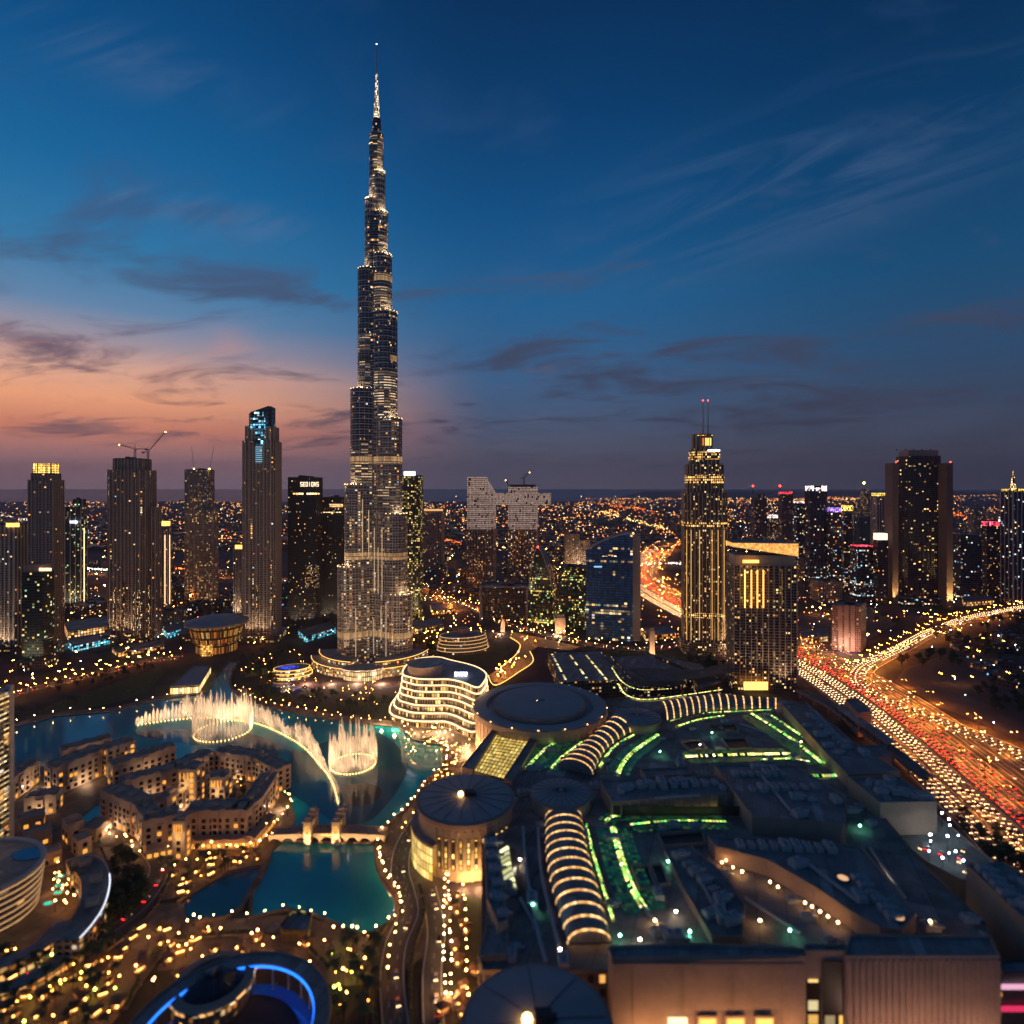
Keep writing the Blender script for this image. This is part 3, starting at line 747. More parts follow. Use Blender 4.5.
FA_OFFICE = facade('facade_office_blue', (0.03, 0.04, 0.06), (0.008, 0.016, 0.035), 3.2, 3.8, 0.86, 0.68, 0.05, COOLW, 2.6, 0.1, rows=0.05)
FA_BLOCK = facade('facade_block', (0.10, 0.085, 0.075), (0.015, 0.016, 0.02), 4.0, 3.6, 0.55, 0.5, 0.16, AMBER, 2.4, 0.2)
FA_RIGHT = facade('facade_right_tower', (0.05, 0.05, 0.055), (0.01, 0.014, 0.026), 5.0, 3.9, 0.74, 0.60, 0.085, [(0.0, srgb(255, 186, 90)), (1.0, srgb(255, 226, 150))], 3.0, 0.12, cluster=0.35)
FA_CON = facade('facade_unfinished', (0.50, 0.38, 0.25), (0.20, 0.15, 0.10), 3.6, 3.5, 0.66, 0.62, 0.16, [(0, srgb(255, 176, 90)), (1, srgb(255, 214, 140))], 1.1, 0.6, lowboost=0.45, lowh=95)
FA_SKY = facade('facade_twin', (0.16, 0.12, 0.10), (0.014, 0.014, 0.018), 3.4, 3.5, 0.6, 0.6, 0.17, AMBER, 2.2, 0.18)
FA_WHITEGLOW = glow_cells('floors_white_floodglow', [(0.0, srgb(226, 180, 158)), (1.0, srgb(250, 218, 200))], 0.38, 0.58, 3.4, 4.6, 0.94, False, (0.10, 0.08, 0.07), 0.15)  # floodlight on the white tops put into the storeys as glow
FA_PINK = facade('facade_pink', (0.36, 0.22, 0.19), (0.03, 0.02, 0.02), 2.6, 3.2, 0.5, 0.6, 0.14, AMBER, 2.2, 0.3)
P_STONE = (7.0, 1.1, 1.0, M_TOWERSTONE)
P_FINE = (4.6, 0.6, 0.7, M_TOWERSTONE)
P_DARK = (5.0, 0.5, 0.6, M_DARKCLAD)
S_STD = (3.5, 0.5, 0.45, M_TOWERSTONE)
S_TAN = (3.4, 0.7, 0.6, M_TOWERSTONE)

def rect_on(T, x0, x1, y0, y1, out=0.6, dy=0.0):
    """a box on the front of a tower between picture columns and rows: for crowns, signs and lit bands"""
    Y = T['Y'] - out + dy
    return ((x0 - 512) * Y / F, (x1 - 512) * Y / F, Y, zat(y1, Y), zat(y0, Y))
def plate(root, T, name, x0, x1, y0, y1, mat, out=0.6, thick=0.8, dy=0.0):
    a, b, Y, z0, z1 = rect_on(T, x0, x1, y0, y1, out, dy)
    return MB().box(a, b, Y, Y + thick, z0, z1, 0, True).build(name, mat, root)
def lettering(root, T, x0, x1, y0, y1, mat, glyphs, out=0.9, dy=0.0, name='sign_letters'):
    """small lit letters built of strokes; each glyph is a list of (x0, y0, x1, y1) bars on a unit cell"""
    a, b, Y, z0, z1 = rect_on(T, x0, x1, y0, y1, out, dy); m = MB(); n = len(glyphs); w_ = (b - a) / n; h = z1 - z0
    for i, gl in enumerate(glyphs):
        for (u0, v0, u1, v1) in gl:
            m.box(a + w_ * (i + .1 + u0 * .8), a + w_ * (i + .1 + u1 * .8), Y, Y + 0.4, z0 + h * v0, z0 + h * v1, 0, True)
    return m.build(name, mat, root)
T_, B_, M_, L_, R_ = (0, .82, 1, 1), (0, 0, 1, .18), (0, .42, 1, .58), (0, 0, .24, 1), (.76, 0, 1, 1)
GL = dict(O=[T_, B_, L_, R_], R=[T_, M_, L_, (.76, .5, 1, 1), (.6, 0, .84, .42)], I=[(.38, 0, .62, 1)], E=[T_, M_, B_, L_], N=[L_, R_, (.24, .5, .5, .9), (.5, .2, .76, .55)],
          T=[T_, (.38, 0, .62, .82)], S=[T_, M_, B_, (0, .5, .24, 1), (.76, 0, 1, .5)], A=[T_, M_, L_, R_], M=[L_, R_, (.24, .6, .44, .95), (.44, .4, .6, .7), (.6, .6, .76, .95)], H=[L_, R_, M_], U=[L_, R_, B_], D=[T_, B_, L_, R_])
def word(s): return [GL[c] for c in s]
def beacon(root, x, y, z, mat=None, r=0.9, name='beacon'):
    return MB().ball(x, y, z, r, 6, 4).build(name, mat or E_RED, root)

M_STRIPC = glow_cells('strip_cells', AMBER, .1, 2.2, 1.6, 3.5, .55, False, (.06, .05, .04), .2)
# --- left group
t = tower('residential_tower', 'pale ribbed tower at the far left edge with small gold lights on its roof', -9, 27, 654, 526, FA_STONE2, rot=R(4), piers=(6.0, 1.4, 1.1, M_WHITE), podium=(1.3, 14, FA_HOTEL))
plate(t['root'], t, 'roof_sign', 6, 19, 523, 527, E_LEDG, 1.0)
t = tower('crowned_tower', 'dark slender tower with a glowing gold lantern crown at far left', 28, 64, 656, 480, FA_STONE, rot=R(8), piers=P_FINE, slabs=S_STD, tiers=[(474, 0.82)], podium=(1.25, 16, FA_HOTEL))
q = offset([(t['cx'] + (a[0] - t['cx']) * 0.74, t['cy'] + (a[1] - t['cy']) * 0.74) for a in t['q']], 0)
MB().prism(q, t['z'], t['z'] + 15, 0, 1).build('lantern_crown', [glow_cells('crown_gold', [(0, srgb(255, 176, 60)), (1, srgb(255, 220, 120))], 1.2, 4.0, 3.2, 3.4, 1.0, True), M_ROOF2], t['root'])
piers_on(q, t['z'], t['z'] + 16, 6.4, 0.7, 0.5, M_TOWERSTONE, t['root'], 'crown_frame')
t = tower('glass_tower', 'short green glass tower with a tan roof box in front of the crowned tower', 22, 54, 670, 572, FA_TEAL, rot=R(6), slabs=(3.6, 0.35, 0.4, M_DARKCLAD), podium=(1.3, 12, FA_HOTEL), kit=False)
MB().prism(offset(t['q'], -2), t['z'], t['z'] + 9, 0).build('roof_box', M_BEIGE2, t['root']); plate(t['root'], t, 'roof_sign', 39, 51, 568, 571, E_WHITE if 0 else E_LED, 0.8)
t = tower('slab_tower', 'narrow dark tower with lit edges behind the crowned tower', 65, 87, 612, 507, FA_TEAL, rot=R(10), piers=(9, 1.0, 0.8, M_WHITE), tiers=[(500, 0.6, 0.15)])
plate(t['root'], t, 'roof_light', 70, 77, 521, 523, E_SIGNW, 1.0); plate(t['root'], t, 'edge_light', 83.7, 84.3, 528, 606, E_LED, 1.2)
T5 = t = tower('twin_crane_tower', 'big dark ribbed tower under construction carrying two cranes', 108, 156, 642, 470, FA_STONE, poly=CHAM(1, .8, .1), rot=R(5), piers=(5.2, 1.0, 1.1, M_TOWERSTONE), slabs=S_STD, tiers=[(459, 0.78)], podium=(1.35, 12, FA_HOTEL))
a = MB(); qq, zz = fit(RECT(1, 3.2), R(5), 152, 161, 640)
a.prism(qq, 0, zat(508, zz), 0, 1).build('side_wing', [FA_STONE, M_ROOF2], t['root']); piers_on(qq, 0, zat(507, zz), 5.2, 0.9, 0.9, M_TOWERSTONE, t['root'], 'wing_cladding')
for xs in (113, 117.5, 123, 133, 137, 139, 148):
    plate(t['root'], t, 'lit_strip', xs, xs + 1.3, U(575, 596), 636, M_STRIPC, 1.9)
t = tower('thin_tower', 'very narrow pale tower with a gold lit top beside the crane tower', 160, 171, 607, 526, FA_STONE2, piers=(6, .8, .7, M_WHITE), kit=False)
MB().prism(offset(t['q'], -1), t['z'], t['z'] + 9, 0).build('lit_top', E_LEDG, t['root']); plate(t['root'], t, 'edge_light', 164.6, 165.0, 535, 604, E_LED, 1.4); plate(t['root'], t, 'edge_light', 169.4, 169.8, 535, 604, E_LED, 1.4)
T7 = t = tower('stepped_tower', 'tan unfinished tower with two thin masts on its roof', 185, 214, 600, 470, FA_CON, rot=R(4), piers=(9, 1.4, 1.0, M_TOWERSTONE), slabs=S_TAN)
qq, zz = fit(RECT(1, .5), R(4), 190, 218, 602)
MB().prism(qq, 0, zat(510, zz), 0, 1).build('front_block', [FA_CON, M_ROOF2], t['root']); piers_on(qq, 0, zat(509, zz), 9, 1.4, 1.0, M_TOWERSTONE, t['root'], 'block_cladding')
for xa, xb in ((194, 191.5), (209.5, 214)):
    Y = t['Y'] + 6; m = MB().tube([((xa - 512) * Y / F, Y, t['z']), ((xb - 512) * Y / F, Y, zat(446, Y))], 0.55, 4, r1=0.25); m.build('mast', M_STEEL, t['root'])
    beacon(t['root'], (xa - 512) * Y / F, Y, t['z'] + 2.5, E_WARMS, 1.7)
T8 = t = tower('blue_crest_tower', 'tall ribbed tower with blue lights under its sloping top', 243, 281, 642, 441, FA_STONE, poly=CHAM(1, .9, .12), rot=R(7), piers=(5.4, 1.0, 1.2, M_TOWERSTONE), slabs=S_STD, tiers=[(426, 0.86)], podium=(1.4, 10, FA_HOTEL), kit=False)
q = [(t['cx'] + (a[0] - t['cx']) * 0.7, t['cy'] + (a[1] - t['cy']) * 0.7) for a in t['q']]
z0, z1, z2 = t['z'], zat(414, t['Y']), zat(405, t['Y'])
cm = MB(); qc = ccw(q); x0_, x1_ = min(a[0] for a in qc), max(a[0] for a in qc)
topz = lambda a: z1 + (z2 - z1) * min(1, 1.5 * (a[0] - x0_) / (x1_ - x0_))
for i in range(len(qc)):
    a, b = qc[i], qc[(i + 1) % len(qc)]; L = math.dist(a, b)
    cm.face([(*a, z0), (*b, z0), (*b, topz(b)), (*a, topz(a))], 0, [(0, z0), (L, z0), (L, z1), (0, z1)])
cm.face([(*a, topz(a)) for a in qc], 1); cm.build('sloping_top', [FA_OFFICE, M_ROOF2], t['root'])
M_CRESTBLUE = glow_cells('crest_blue', [(0, srgb(90, 190, 255)), (0.7, srgb(150, 230, 255)), (1, srgb(220, 250, 255))], 0.3, 3.0, 4.2, 4.4, 0.62)
for (xa, xb, ya, yb_) in ((254, 263, 412, 416), (250, 265, 418, 422), (250, 265, 424, 429), (255, 264, 431, 436), (255, 263, 439, 444)):
    plate(t['root'], t, 'crest_light', xa, xb, ya, yb_, M_CRESTBLUE, 1.8)
slm = MB()
for k in range(8):
    a, b, Y, za, zb = rect_on(t, 255.5, 262, 446.5 + k * 2.1, 447.4 + k * 2.1, 1.8); slm.box(a, b, Y, Y + .5, za, zb, 0, True)
slm.build('crest_louvre', glow('crest_pale', srgb(130, 190, 220), 0.8, False), t['root'])
for xs, ya in ((252.5, 566), (270.5, 560), (256, 585)):
    plate(t['root'], t, 'lit_strip', xs, xs + 1.2, ya, 612, M_STRIPC, 2.0)
t = tower('annex_tower', 'thin brown tower tucked against the left of the blue crest tower', 233.5, 244, 622, 548, FA_STONE, piers=P_FINE, kit=False); plate(t['root'], t, 'roof_light', 235, 243, 545, 549, E_LEDG, .6)
FA_LATT = facade('facade_lattice', (0.02, 0.021, 0.022), (0.006, 0.008, 0.01), 2.6, 3.4, 0.55, 0.5, 0.035, AMBER, 2.2, 0.3)
t = tower('lattice_tower', 'dark lattice clad tower with small pale lettering at its top', 288, 322.5, 630, 478, FA_LATT, poly=RECT(1, .9), rot=R(3), slabs=(3.4, 0.3, 0.35, M_DARKCLAD), piers=(3.2, 0.35, 0.4, M_DARKCLAD))
lettering(t['root'], t, 300, 319, 482, 486.5, glow('sign_ivory', srgb(255, 226, 190), 1.6, False), word('SEDIONS'))
plate(t['root'], t, 'lit_row', 290, 320, 493, 495, glow_cells('row_amber', AMBER, 0.5, 6, 4.5, 4, 0.55), 1.0)
plate(t['root'], t, 'lit_net', 305, 319, 565, 588, glow_cells('net_amber', AMBER, 0.1, 0.9, 1.9, 1.9, 0.4), 1.0)
t = tower('lattice_tower', 'lower dark lattice tower between the lettered tower and the giant spire', 322.5, 345, 624, 498, FA_LATT, poly=RECT(1, .9), rot=R(2), slabs=(3.4, 0.3, 0.35, M_DARKCLAD), piers=(3.2, 0.35, 0.4, M_DARKCLAD))
lettering(t['root'], t, 329, 343, 504, 507, glow('sign_amber', srgb(255, 200, 130), 1.8, False), word('TOOSEM'))
plate(t['root'], t, 'lit_row', 323, 344, 512, 514, MATS['row_amber'], 1.0)
t = tower('glittering_tower', 'tower full of yellow lit windows with a white rooftop sign right of the giant spire', 402, 423, 622, 476, FA_LITYEL, rot=R(-4), piers=(8, .6, .6, M_DARKCLAD))
plate(t['root'], t, 'roof_sign', 404, 415, 471.5, 475.5, E_SIGNW, .5, 1.0)
t = tower('brown_tower', 'plain brown tower with a lit roof edge behind the glittering tower', 422, 444.5, 576, 512, FA_STONE2, rot=R(-5), piers=P_FINE); plate(t['root'], t, 'roof_light', 424, 443, 509, 511, glow('dim_amber', srgb(255, 190, 120), 0.9, False), .6)
# --- twin towers joined by a bridge
q1, Z1 = fit(RECT(1, .8), R(-6), 467, 496, 588); q2, Z2 = fit(RECT(1, .8), R(-6), 508, 538, 588)
root = thing('bridged_twin_towers', 'pair of towers with glowing white tops joined by a high sky bridge', 'skyscraper', (*q1[0], 0))
FOOT += [offset(q1, 4), offset(q2, 4)]
for q, Z, yt in ((q1, Z1, 530), (q2, Z2, 530)):
    MB().prism(q, 0, zat(530, Z), 0).build('lower_storeys', FA_SKY, root); piers_on(q, 0, zat(530, Z), 6, .7, .7, M_TOWERSTONE, root)
zq = zat(530, Z1)
m = MB(); qa = ccw(q1); cxa = max(a[0] for a in qa)
m.prism(q1, zq, zat(493, Z1), 0, 1); xm = [((1 - k) * q1[0][0] + k * q1[1][0], (1 - k) * q1[0][1] + k * q1[1][1]) for k in (0, .68)]
m.prism([q1[0], xm[1], (xm[1][0] + q1[2][0] - q1[1][0], xm[1][1] + q1[2][1] - q1[1][1]), q1[3]], zat(493, Z1), zat(477, Z1), 0, 1)
m.build('white_storeys', [FA_WHITEGLOW, M_ROOF2], root)
# sloped shoulder of the left tower
a_, b_ = xm[1], q1[1]; d_ = (q1[2][0] - q1[1][0], q1[2][1] - q1[1][1]); zA, zB = zat(493, Z1), zat(479, Z1)
sh = MB(); sh.face([(*a_, zA), (*b_, zA), (*a_, zB)], 0, [(0, zA), (20, zA), (0, zB)]); sh.face([(*b_, zA), (b_[0] + d_[0], b_[1] + d_[1], zA), (a_[0] + d_[0], a_[1] + d_[1], zB), (*a_, zB)], 0)
sh.face([(b_[0] + d_[0], b_[1] + d_[1], zA), (a_[0] + d_[0], a_[1] + d_[1], zA), (a_[0] + d_[0], a_[1] + d_[1], zB)], 0); sh.build('sloping_shoulder', FA_WHITEGLOW, root)
m = MB(); m.prism(q2, zq, zat(487, Z2), 0, 1); m.build('white_storeys', [FA_WHITEGLOW, M_ROOF2], root)
qb = [(q1[1][0] - 8, q1[1][1] + 4), ((551 - 512) * Z2 / F, q2[1][1] - 3), ((551 - 512) * Z2 / F, q2[2][1] - 8), (q1[2][0] - 8, q1[2][1] - 8)]
MB().prism(qb, zat(505, Z1), zat(493, Z1), 0, 1, True).build('sky_bridge', [FA_WHITEGLOW, M_ROOF2], root)
MB().prism([(a[0], a[1]) for a in offset(q2, -5)], zat(487, Z2), zat(484.5, Z2), 0).build('roof_plant', M_STEEL, root)
slabs_on(q1, zq, zat(493, Z1), 3.6, .5, .7, M_WHITE, root); slabs_on(q2, zq, zat(488, Z2), 3.6, .5, .7, M_WHITE, root)
for q, Z in ((q1, Z1), (q2, Z2)):
    pass
BT = dict(root=root, x=q2[0][0], Y=q2[0][1], z=zat(487, Z2))

def crane(label, x, y, z, hm, jl, jr, az, up, group='tower cranes on unfinished towers', s=1.0):
    r = thing('tower_crane', label, 'crane', (x, y, z), group)
    th = 0.35 * s
    m = MB()
    for dx_, dy_ in ((-.9, -.9), (.9, -.9), (.9, .9), (-.9, .9)): m.tube([(x + dx_ * s, y + dy_ * s, z), (x + dx_ * s, y + dy_ * s, z + hm)], th * .7, 4)
    k = z
    while k < z + hm - 2: m.tube([(x - .9 * s, y - .9 * s, k), (x + .9 * s, y - .9 * s, k + 2)], th * .5, 3); m.tube([(x + .9 * s, y + .9 * s, k), (x - .9 * s, y + .9 * s, k + 2)], th * .5, 3); k += 2
    m.build('mast', M_STEEL, r)
    c, d = math.cos(az), math.sin(az)
    tip = (x + c * jl * math.cos(up), y + d * jl * math.cos(up), z + hm + jl * math.sin(up)); back = (x - c * jr, y - d * jr, z + hm)
    j = MB(); j.tube([(x, y, z + hm), tip], th * 1.1, 4); j.tube([(x, y, z + hm + 2 * s), tip], th * .7, 3); j.tube([(x, y, z + hm), back], th * 1.4, 4)
    j.build('jib', M_STEEL, r)
    MB().rbox(back[0], back[1], az, 3 * s, 2 * s, z + hm - 2.4, z + hm, 0, True).build('counterweight', M_CONC, r)
    a = MB(); a.tube([(x, y, z + hm), (x, y, z + hm + 7 * s)], th, 4); a.tube([(x, y, z + hm + 7 * s), back], th * .35, 3); a.tube([(x, y, z + hm + 7 * s), tip], th * .35, 3); a.build('apex_frame', M_STEEL, r)
    MB().rbox(x + 1.6 * s, y - 1.2 * s, az, 1.8, 1.8, z + hm - 2, z + hm + .4, 0, True).build('cab', M_WHITE, r)
    beacon(r, *tip, E_WARMS, .8 * s, 'tip_light')
    return r
Y5 = T5['Y'] + 14
crane('level luffing crane on the dark tower, jib pointing left', (135 - 512) * Y5 / F, Y5, T5['z'], zat(449, Y5) - T5['z'], 28, 20, R(172), R(14), s=1.2)
crane('luffing crane on the dark tower with its jib raised to the right', (148 - 512) * Y5 / F, Y5, T5['z'], zat(452, Y5) - T5['z'], 40, 7, R(12), R(52), s=1.2)
crane('small crane on the right of the bridged twin towers', (524 - 512) * (BT['Y'] + 20) / F, BT['Y'] + 20, BT['z'], 22, 20, 8, R(30), R(40), s=1.5)
crane('small crane on the sky bridge between the twin towers', (508 - 512) * (BT['Y'] + 15) / F, BT['Y'] + 15, zat(493, BT['Y'] + 15), 20, 12, 7, R(160), R(60), s=1.5)

# --- glass buildings in the middle
def sail(name, label, l, r, yb, ytop, mat, lean):
    """curved gable: a plan strip whose roof line is an arc rising to one side"""
    q, Z = fit(RECT(1, .7), R(-14), l, r, yb); a, b, c, d = q; n = 12; m = MB(); zt = zat(ytop, Z)
    root = thing(name, label, 'office building', (*a, 0)); FOOT.append(offset(q, 4))
    W_ = math.dist(a, b)
    def pt(t, k):
        p0, p1 = (a, b) if k == 0 else (d, c)
        return (p0[0] + (p1[0] - p0[0]) * t, p0[1] + (p1[1] - p0[1]) * t)
    hz = [zt * lean(i / n) for i in range(n + 1)]
    for i in range(n):
        t0, t1 = i / n, (i + 1) / n
        for k in (0, 1):
            p, q_ = pt(t0, k), pt(t1, k); f_ = [(*p, 0), (*q_, 0), (*q_, hz[i+1]), (*p, hz[i])]; uv = [(t0 * W_, 0), (t1 * W_, 0), (t1 * W_, hz[i+1]), (t0 * W_, hz[i])]
            m.face(f_ if k == 0 else f_[::-1], 0, uv if k == 0 else uv[::-1])
        p, q_, r_, s2 = pt(t0, 0), pt(t1, 0), pt(t1, 1), pt(t0, 1)
        m.face([(*p, hz[i]), (*q_, hz[i+1]), (*r_, hz[i+1]), (*s2, hz[i])], 1, [(0, i * 3), (0, i * 3 + 3), (20, i * 3 + 3), (20, i * 3)])
    for t0, (p, q_) in ((0, (d, a)), (1, (b, c))):
        z = hz[0] if t0 == 0 else hz[-1]; L = math.dist(p, q_)
        m.face([(*p, 0), (*q_, 0), (*q_, z), (*p, z)], 2, [(0, 0), (L, 0), (L, z), (0, z)])
    m.build('curtain_wall', mat, root)
    rib = MB()
    for k in (0, 1): rib.tube([(*pt(i / n, k), hz[i] + .3) for i in range(n + 1)], 0.8, 4)
    rib.build('roof_rib', M_WHITE, root)
    return dict(root=root, q=q, Y=Z, z=zt)
FA_SAIL = facade('facade_sail', (0.03, 0.04, 0.035), (0.008, 0.03, 0.028), 2.4, 3.6, 0.86, 0.66, 0.10, [(0, srgb(255, 190, 80)), (0.7, srgb(240, 240, 130)), (1, srgb(160, 240, 170))], 2.4, 0.1, lowboost=0.10, lowh=55, rows=0.12)
t = sail('sail_building', 'small pointed green glass building with a red beacon on its tip', 528, 556, 624, 548, [FA_SAIL, M_GLASS, FA_SAIL], lambda t: 0.42 + 0.58 * math.sin(min(1, t / .38) * 1.57) if t < .38 else 1 - .55 * ((t - .38) / .62) ** 1.6)
beacon(t['root'], (538 - 512) * t['Y'] / F, t['Y'] + 3, t['z'] + 1.5, E_RED, 1.5)
FA_BLUE = facade('facade_blue_curve', (0.01, 0.03, 0.06), (0.012, 0.12, 0.32), 4.5, 4.0, 0.92, 0.76, 0.015, [(0, srgb(255, 180, 90)), (.8, srgb(255, 226, 160)), (1, srgb(160, 220, 255))], 1.8, 0.3, lowboost=0.12, lowh=60, rows=0.10)  # sky reflection put into the pane colour as blue
t = sail('curved_blue_building', 'blue glass office building with a curved roof line and a pale end fin', 586, 634, 642, 534, [FA_BLUE, M_BLUEGLASS, FA_BLUE], lambda t: 0.84 + 0.16 * math.sin(t * 1.57))
a, b, Y, z0, z1 = rect_on(t, 632, 640.5, 535, 644, -6)
fn = MB(); fn.prism([(a, Y), (b, Y), (b + 4, Y + 46), (a + 6, Y + 46)], 0, t['z'] - 4, 0).build('end_fin', M_TOWERSTONE, t['root'])
beacon(t['root'], a + 2, Y + 2, t['z'] + .2, E_LEDG, 2.0, 'fin_light')
pan = MB()
for k in range(9):
    a, b, Y, z0, z1 = rect_on(t, 588 + k * 4.9, 588.5 + k * 4.9, 552 - k, 580, 0); pan.box(a, b, Y - 1.0, Y - .4, z0, z1)
pan.build('mullion', M_STEEL, t['root'])
plate(t['root'], t, 'sign_strip', 594, 602, 566, 567.5, glow('sign_blue', srgb(150, 210, 255), 1.0, False), 1.2); plate(t['root'], t, 'lit_row', 602, 617, 555, 556.5, glow_cells('row_gold', AMBER, 0.5, 4, 4.5, 4, 0.5), 1.2)
t = tower('tan_block', 'tan concrete block lit from below behind the pointed glass building', 565, 579, 572, 534, FA_STONE2, rot=R(-5), piers=P_FINE); t = tower('tan_block', 'lower tan block against the right of the tan concrete block', 578, 590, 572, 540, FA_STONE2, rot=R(-5), piers=P_FINE)
lamp_light('floodlight', t['root'], (t['cx'] - 20, t['Y'] - 40, 20), 120000, (1, .65, .35), 3)
t = tower('green_lit_block', 'low glass block with bright green and white storeys left of the curved blue building', 562, 588, 622, 568, FA_SAIL, rot=R(-10), slabs=(3.6, .4, .5, M_DARKCLAD))
t = tower('portal_block', 'wide dark office block with a pale portal frame', 481, 530, 622, 588, FA_DARK, poly=RECT(1, .5), rot=R(-8), kit=True, cat='office building')
pf = MB(); q = t['q']; pf.ring(offset(q, 3), -3, 0, t['z'], t['z'] + 3)
for k in range(4): pf.rbox(*q[k], R(-8), 5, 5, 0, t['z'] + 2.9)
pf.build('portal_frame', M_CONC, t['root'])
t = tower('low_glass_block', 'low glass block with a bright lit roof edge between the glass buildings', 556, 588, 630, 600, FA_SAIL, poly=RECT(1, .6), rot=R(-12), cat='office building', slabs=(3.6, .3, .4, M_DARKCLAD)); plate(t['root'], t, 'roof_light', 560, 586, 596, 598, MATS['row_gold'], .5)

# --- the stone hotel tower with two spires
T20 = t = tower('twin_spire_tower', 'gold lit stone tower with two thin spires on its stepped top', 682, 727, 656, 493, FA_HOTEL, poly=CHAM(1, .8, .14), rot=R(-10), piers=(5.4, 1.0, 1.1, M_BEIGE), tiers=[(464, 0.84), (449, 0.66), (433, 0.42, -0.05)], kit=False, podium=(1.15, 18, FA_HOTEL))
M_BANDG = glow_cells('band_gold', [(0, srgb(255, 160, 50)), (1, srgb(255, 224, 140))], 0.5, 2.6, 2.7, 3.6, 0.8, True, gap=0.18)
for (k, ya, yb_) in ((1.0, 614, 618.5), (1.0, 522, 527), (0.84, 475, 483), (0.66, 451, 459)):
    q = offset([(t['cx'] + (a[0] - t['cx']) * k, t['cy'] + (a[1] - t['cy']) * k) for a in t['q']], 1.2)
    MB().prism(q, zat(yb_, t['Y']), zat(ya, t['Y']), 0, 0).build('lit_band', M_BANDG, t['root'])
for xs in (703, 708):
    Y = t['cy']; m = MB().tube([((xs - 512) * Y / F, Y, zat(436, Y)), ((xs - 512) * Y / F, Y, zat(401, Y))], 0.9, 6, r1=.5); m.build('spire', M_TOWERSTONE, t['root']); beacon(t['root'], (xs - 512) * Y / F, Y, zat(400.5, Y), E_RED, .8)
q = offset([(t['cx'] + (a[0] - t['cx']) * .42 - 2, t['cy'] + (a[1] - t['cy']) * .42) for a in t['q']], .8)
MB().prism(q, zat(447, t['Y']), zat(434, t['Y']), 0, 0).build('lantern', glow_cells('lantern_gold', [(0, srgb(255, 130, 30)), (1, srgb(255, 190, 90))], 0.6, 3.2, 3.4, 14, 0.5, True, (0.15, 0.11, 0.08)), t['root'])
plate(t['root'], t, 'roof_light', 708, 720, 449.8, 451.2, E_SIGNW, -3)
for xs in (686.5, 691, 699.5, 712, 718, 724):
    plate(t['root'], t, 'edge_light', xs, xs + .45, 530, 640, glow('edge_gold', srgb(255, 196, 110), 0.9, False), 1.7)
# --- hotel slab with lit roof wedge
FA_GRID = facade('facade_hotel_grid', (0.15, 0.105, 0.075), (0.012, 0.012, 0.012), 3.3, 3.3, 0.62, 0.62, 0.17, [(0, srgb(255, 176, 84)), (1, srgb(255, 222, 150))], 2.4, 0.2, cluster=.4)
T21 = t = tower('wedge_roof_hotel', 'broad hotel slab under a glowing gold wedge shaped roof', 727, 797, 692, 566, FA_GRID, poly=RECT(1, .5), rot=R(-7), piers=(6.6, .8, .9, M_BEIGE), slabs=(3.3, .55, .5, M_BEIGE2), kit=False, podium=(1.06, 8, FA_HOTEL))
q = ccw(t['q']); i0 = min(range(4), key=lambda i: q[i][1] + q[i][0] * .2); z = t['z']; m = MB()
m.prism(offset(q, -1.5), z, zat(556, t['Y']), 0, 1); m.build('penthouse', [M_BEIGE, M_ROOF2], t['root'])
qo = ccw(offset(q, 1.2)); xl, xr = min(a[0] for a in qo), max(a[0] for a in qo); wz = lambda a: zat(547.5 + 9.5 * (a[0] - xl) / (xr - xl), t['Y']); zt = zat(543.5, t['Y']); wm = MB()
for i in range(4):
    a, b = qo[i], qo[(i + 1) % 4]; L = math.dist(a, b)
    wm.face([(*a, wz(a)), (*b, wz(b)), (*b, zt), (*a, zt)], 0, [(0, 0), (L, 0), (L, 12), (0, 12)])
wm.face([(*a, wz(a)) for a in qo[::-1]], 1); wm.face([(*a, zt) for a in qo], 1)
def wedge_mat():
    m, t_, out = mat_new('lit_fascia'); c = t_.new('ShaderNodeTexCoord').outputs['Object']
    n = t_.noise(c, .35, 4, .6); b = princ(t_, out, (.45, .32, .2), .6)
    t_.put(b.inputs['Emission Color'], t_.ramp(n, [(.3, srgb(255, 150, 50)), (.7, srgb(255, 206, 110))])); t_.put(b.inputs['Emission Strength'], t_.rng(n, .3, .7, .55, 1.3))
    return m
wm.build('roof_wedge', [wedge_mat(), M_ROOF2], t['root']); MB().ring(qo, -.3, 1.0, zt, zt + 1.0).build('roof_edge', M_BEIGE, t['root'])
plate(t['root'], t, 'penthouse_light', 743, 759, 560, 563, E_LEDG, .6)
for xs in (744.5, 751, 757, 763): plate(t['root'], t, 'lit_strip', xs, xs + 1.1, 570, 608, E_LEDG, 1.6)
for xs in (782, 787.5, 793): plate(t['root'], t, 'lit_strip', xs, xs + 1.0, 570, 606, E_LEDG, -2)
plate(t['root'], t, 'entrance', 744, 768, 682, 690, E_LEDG, 3.5)
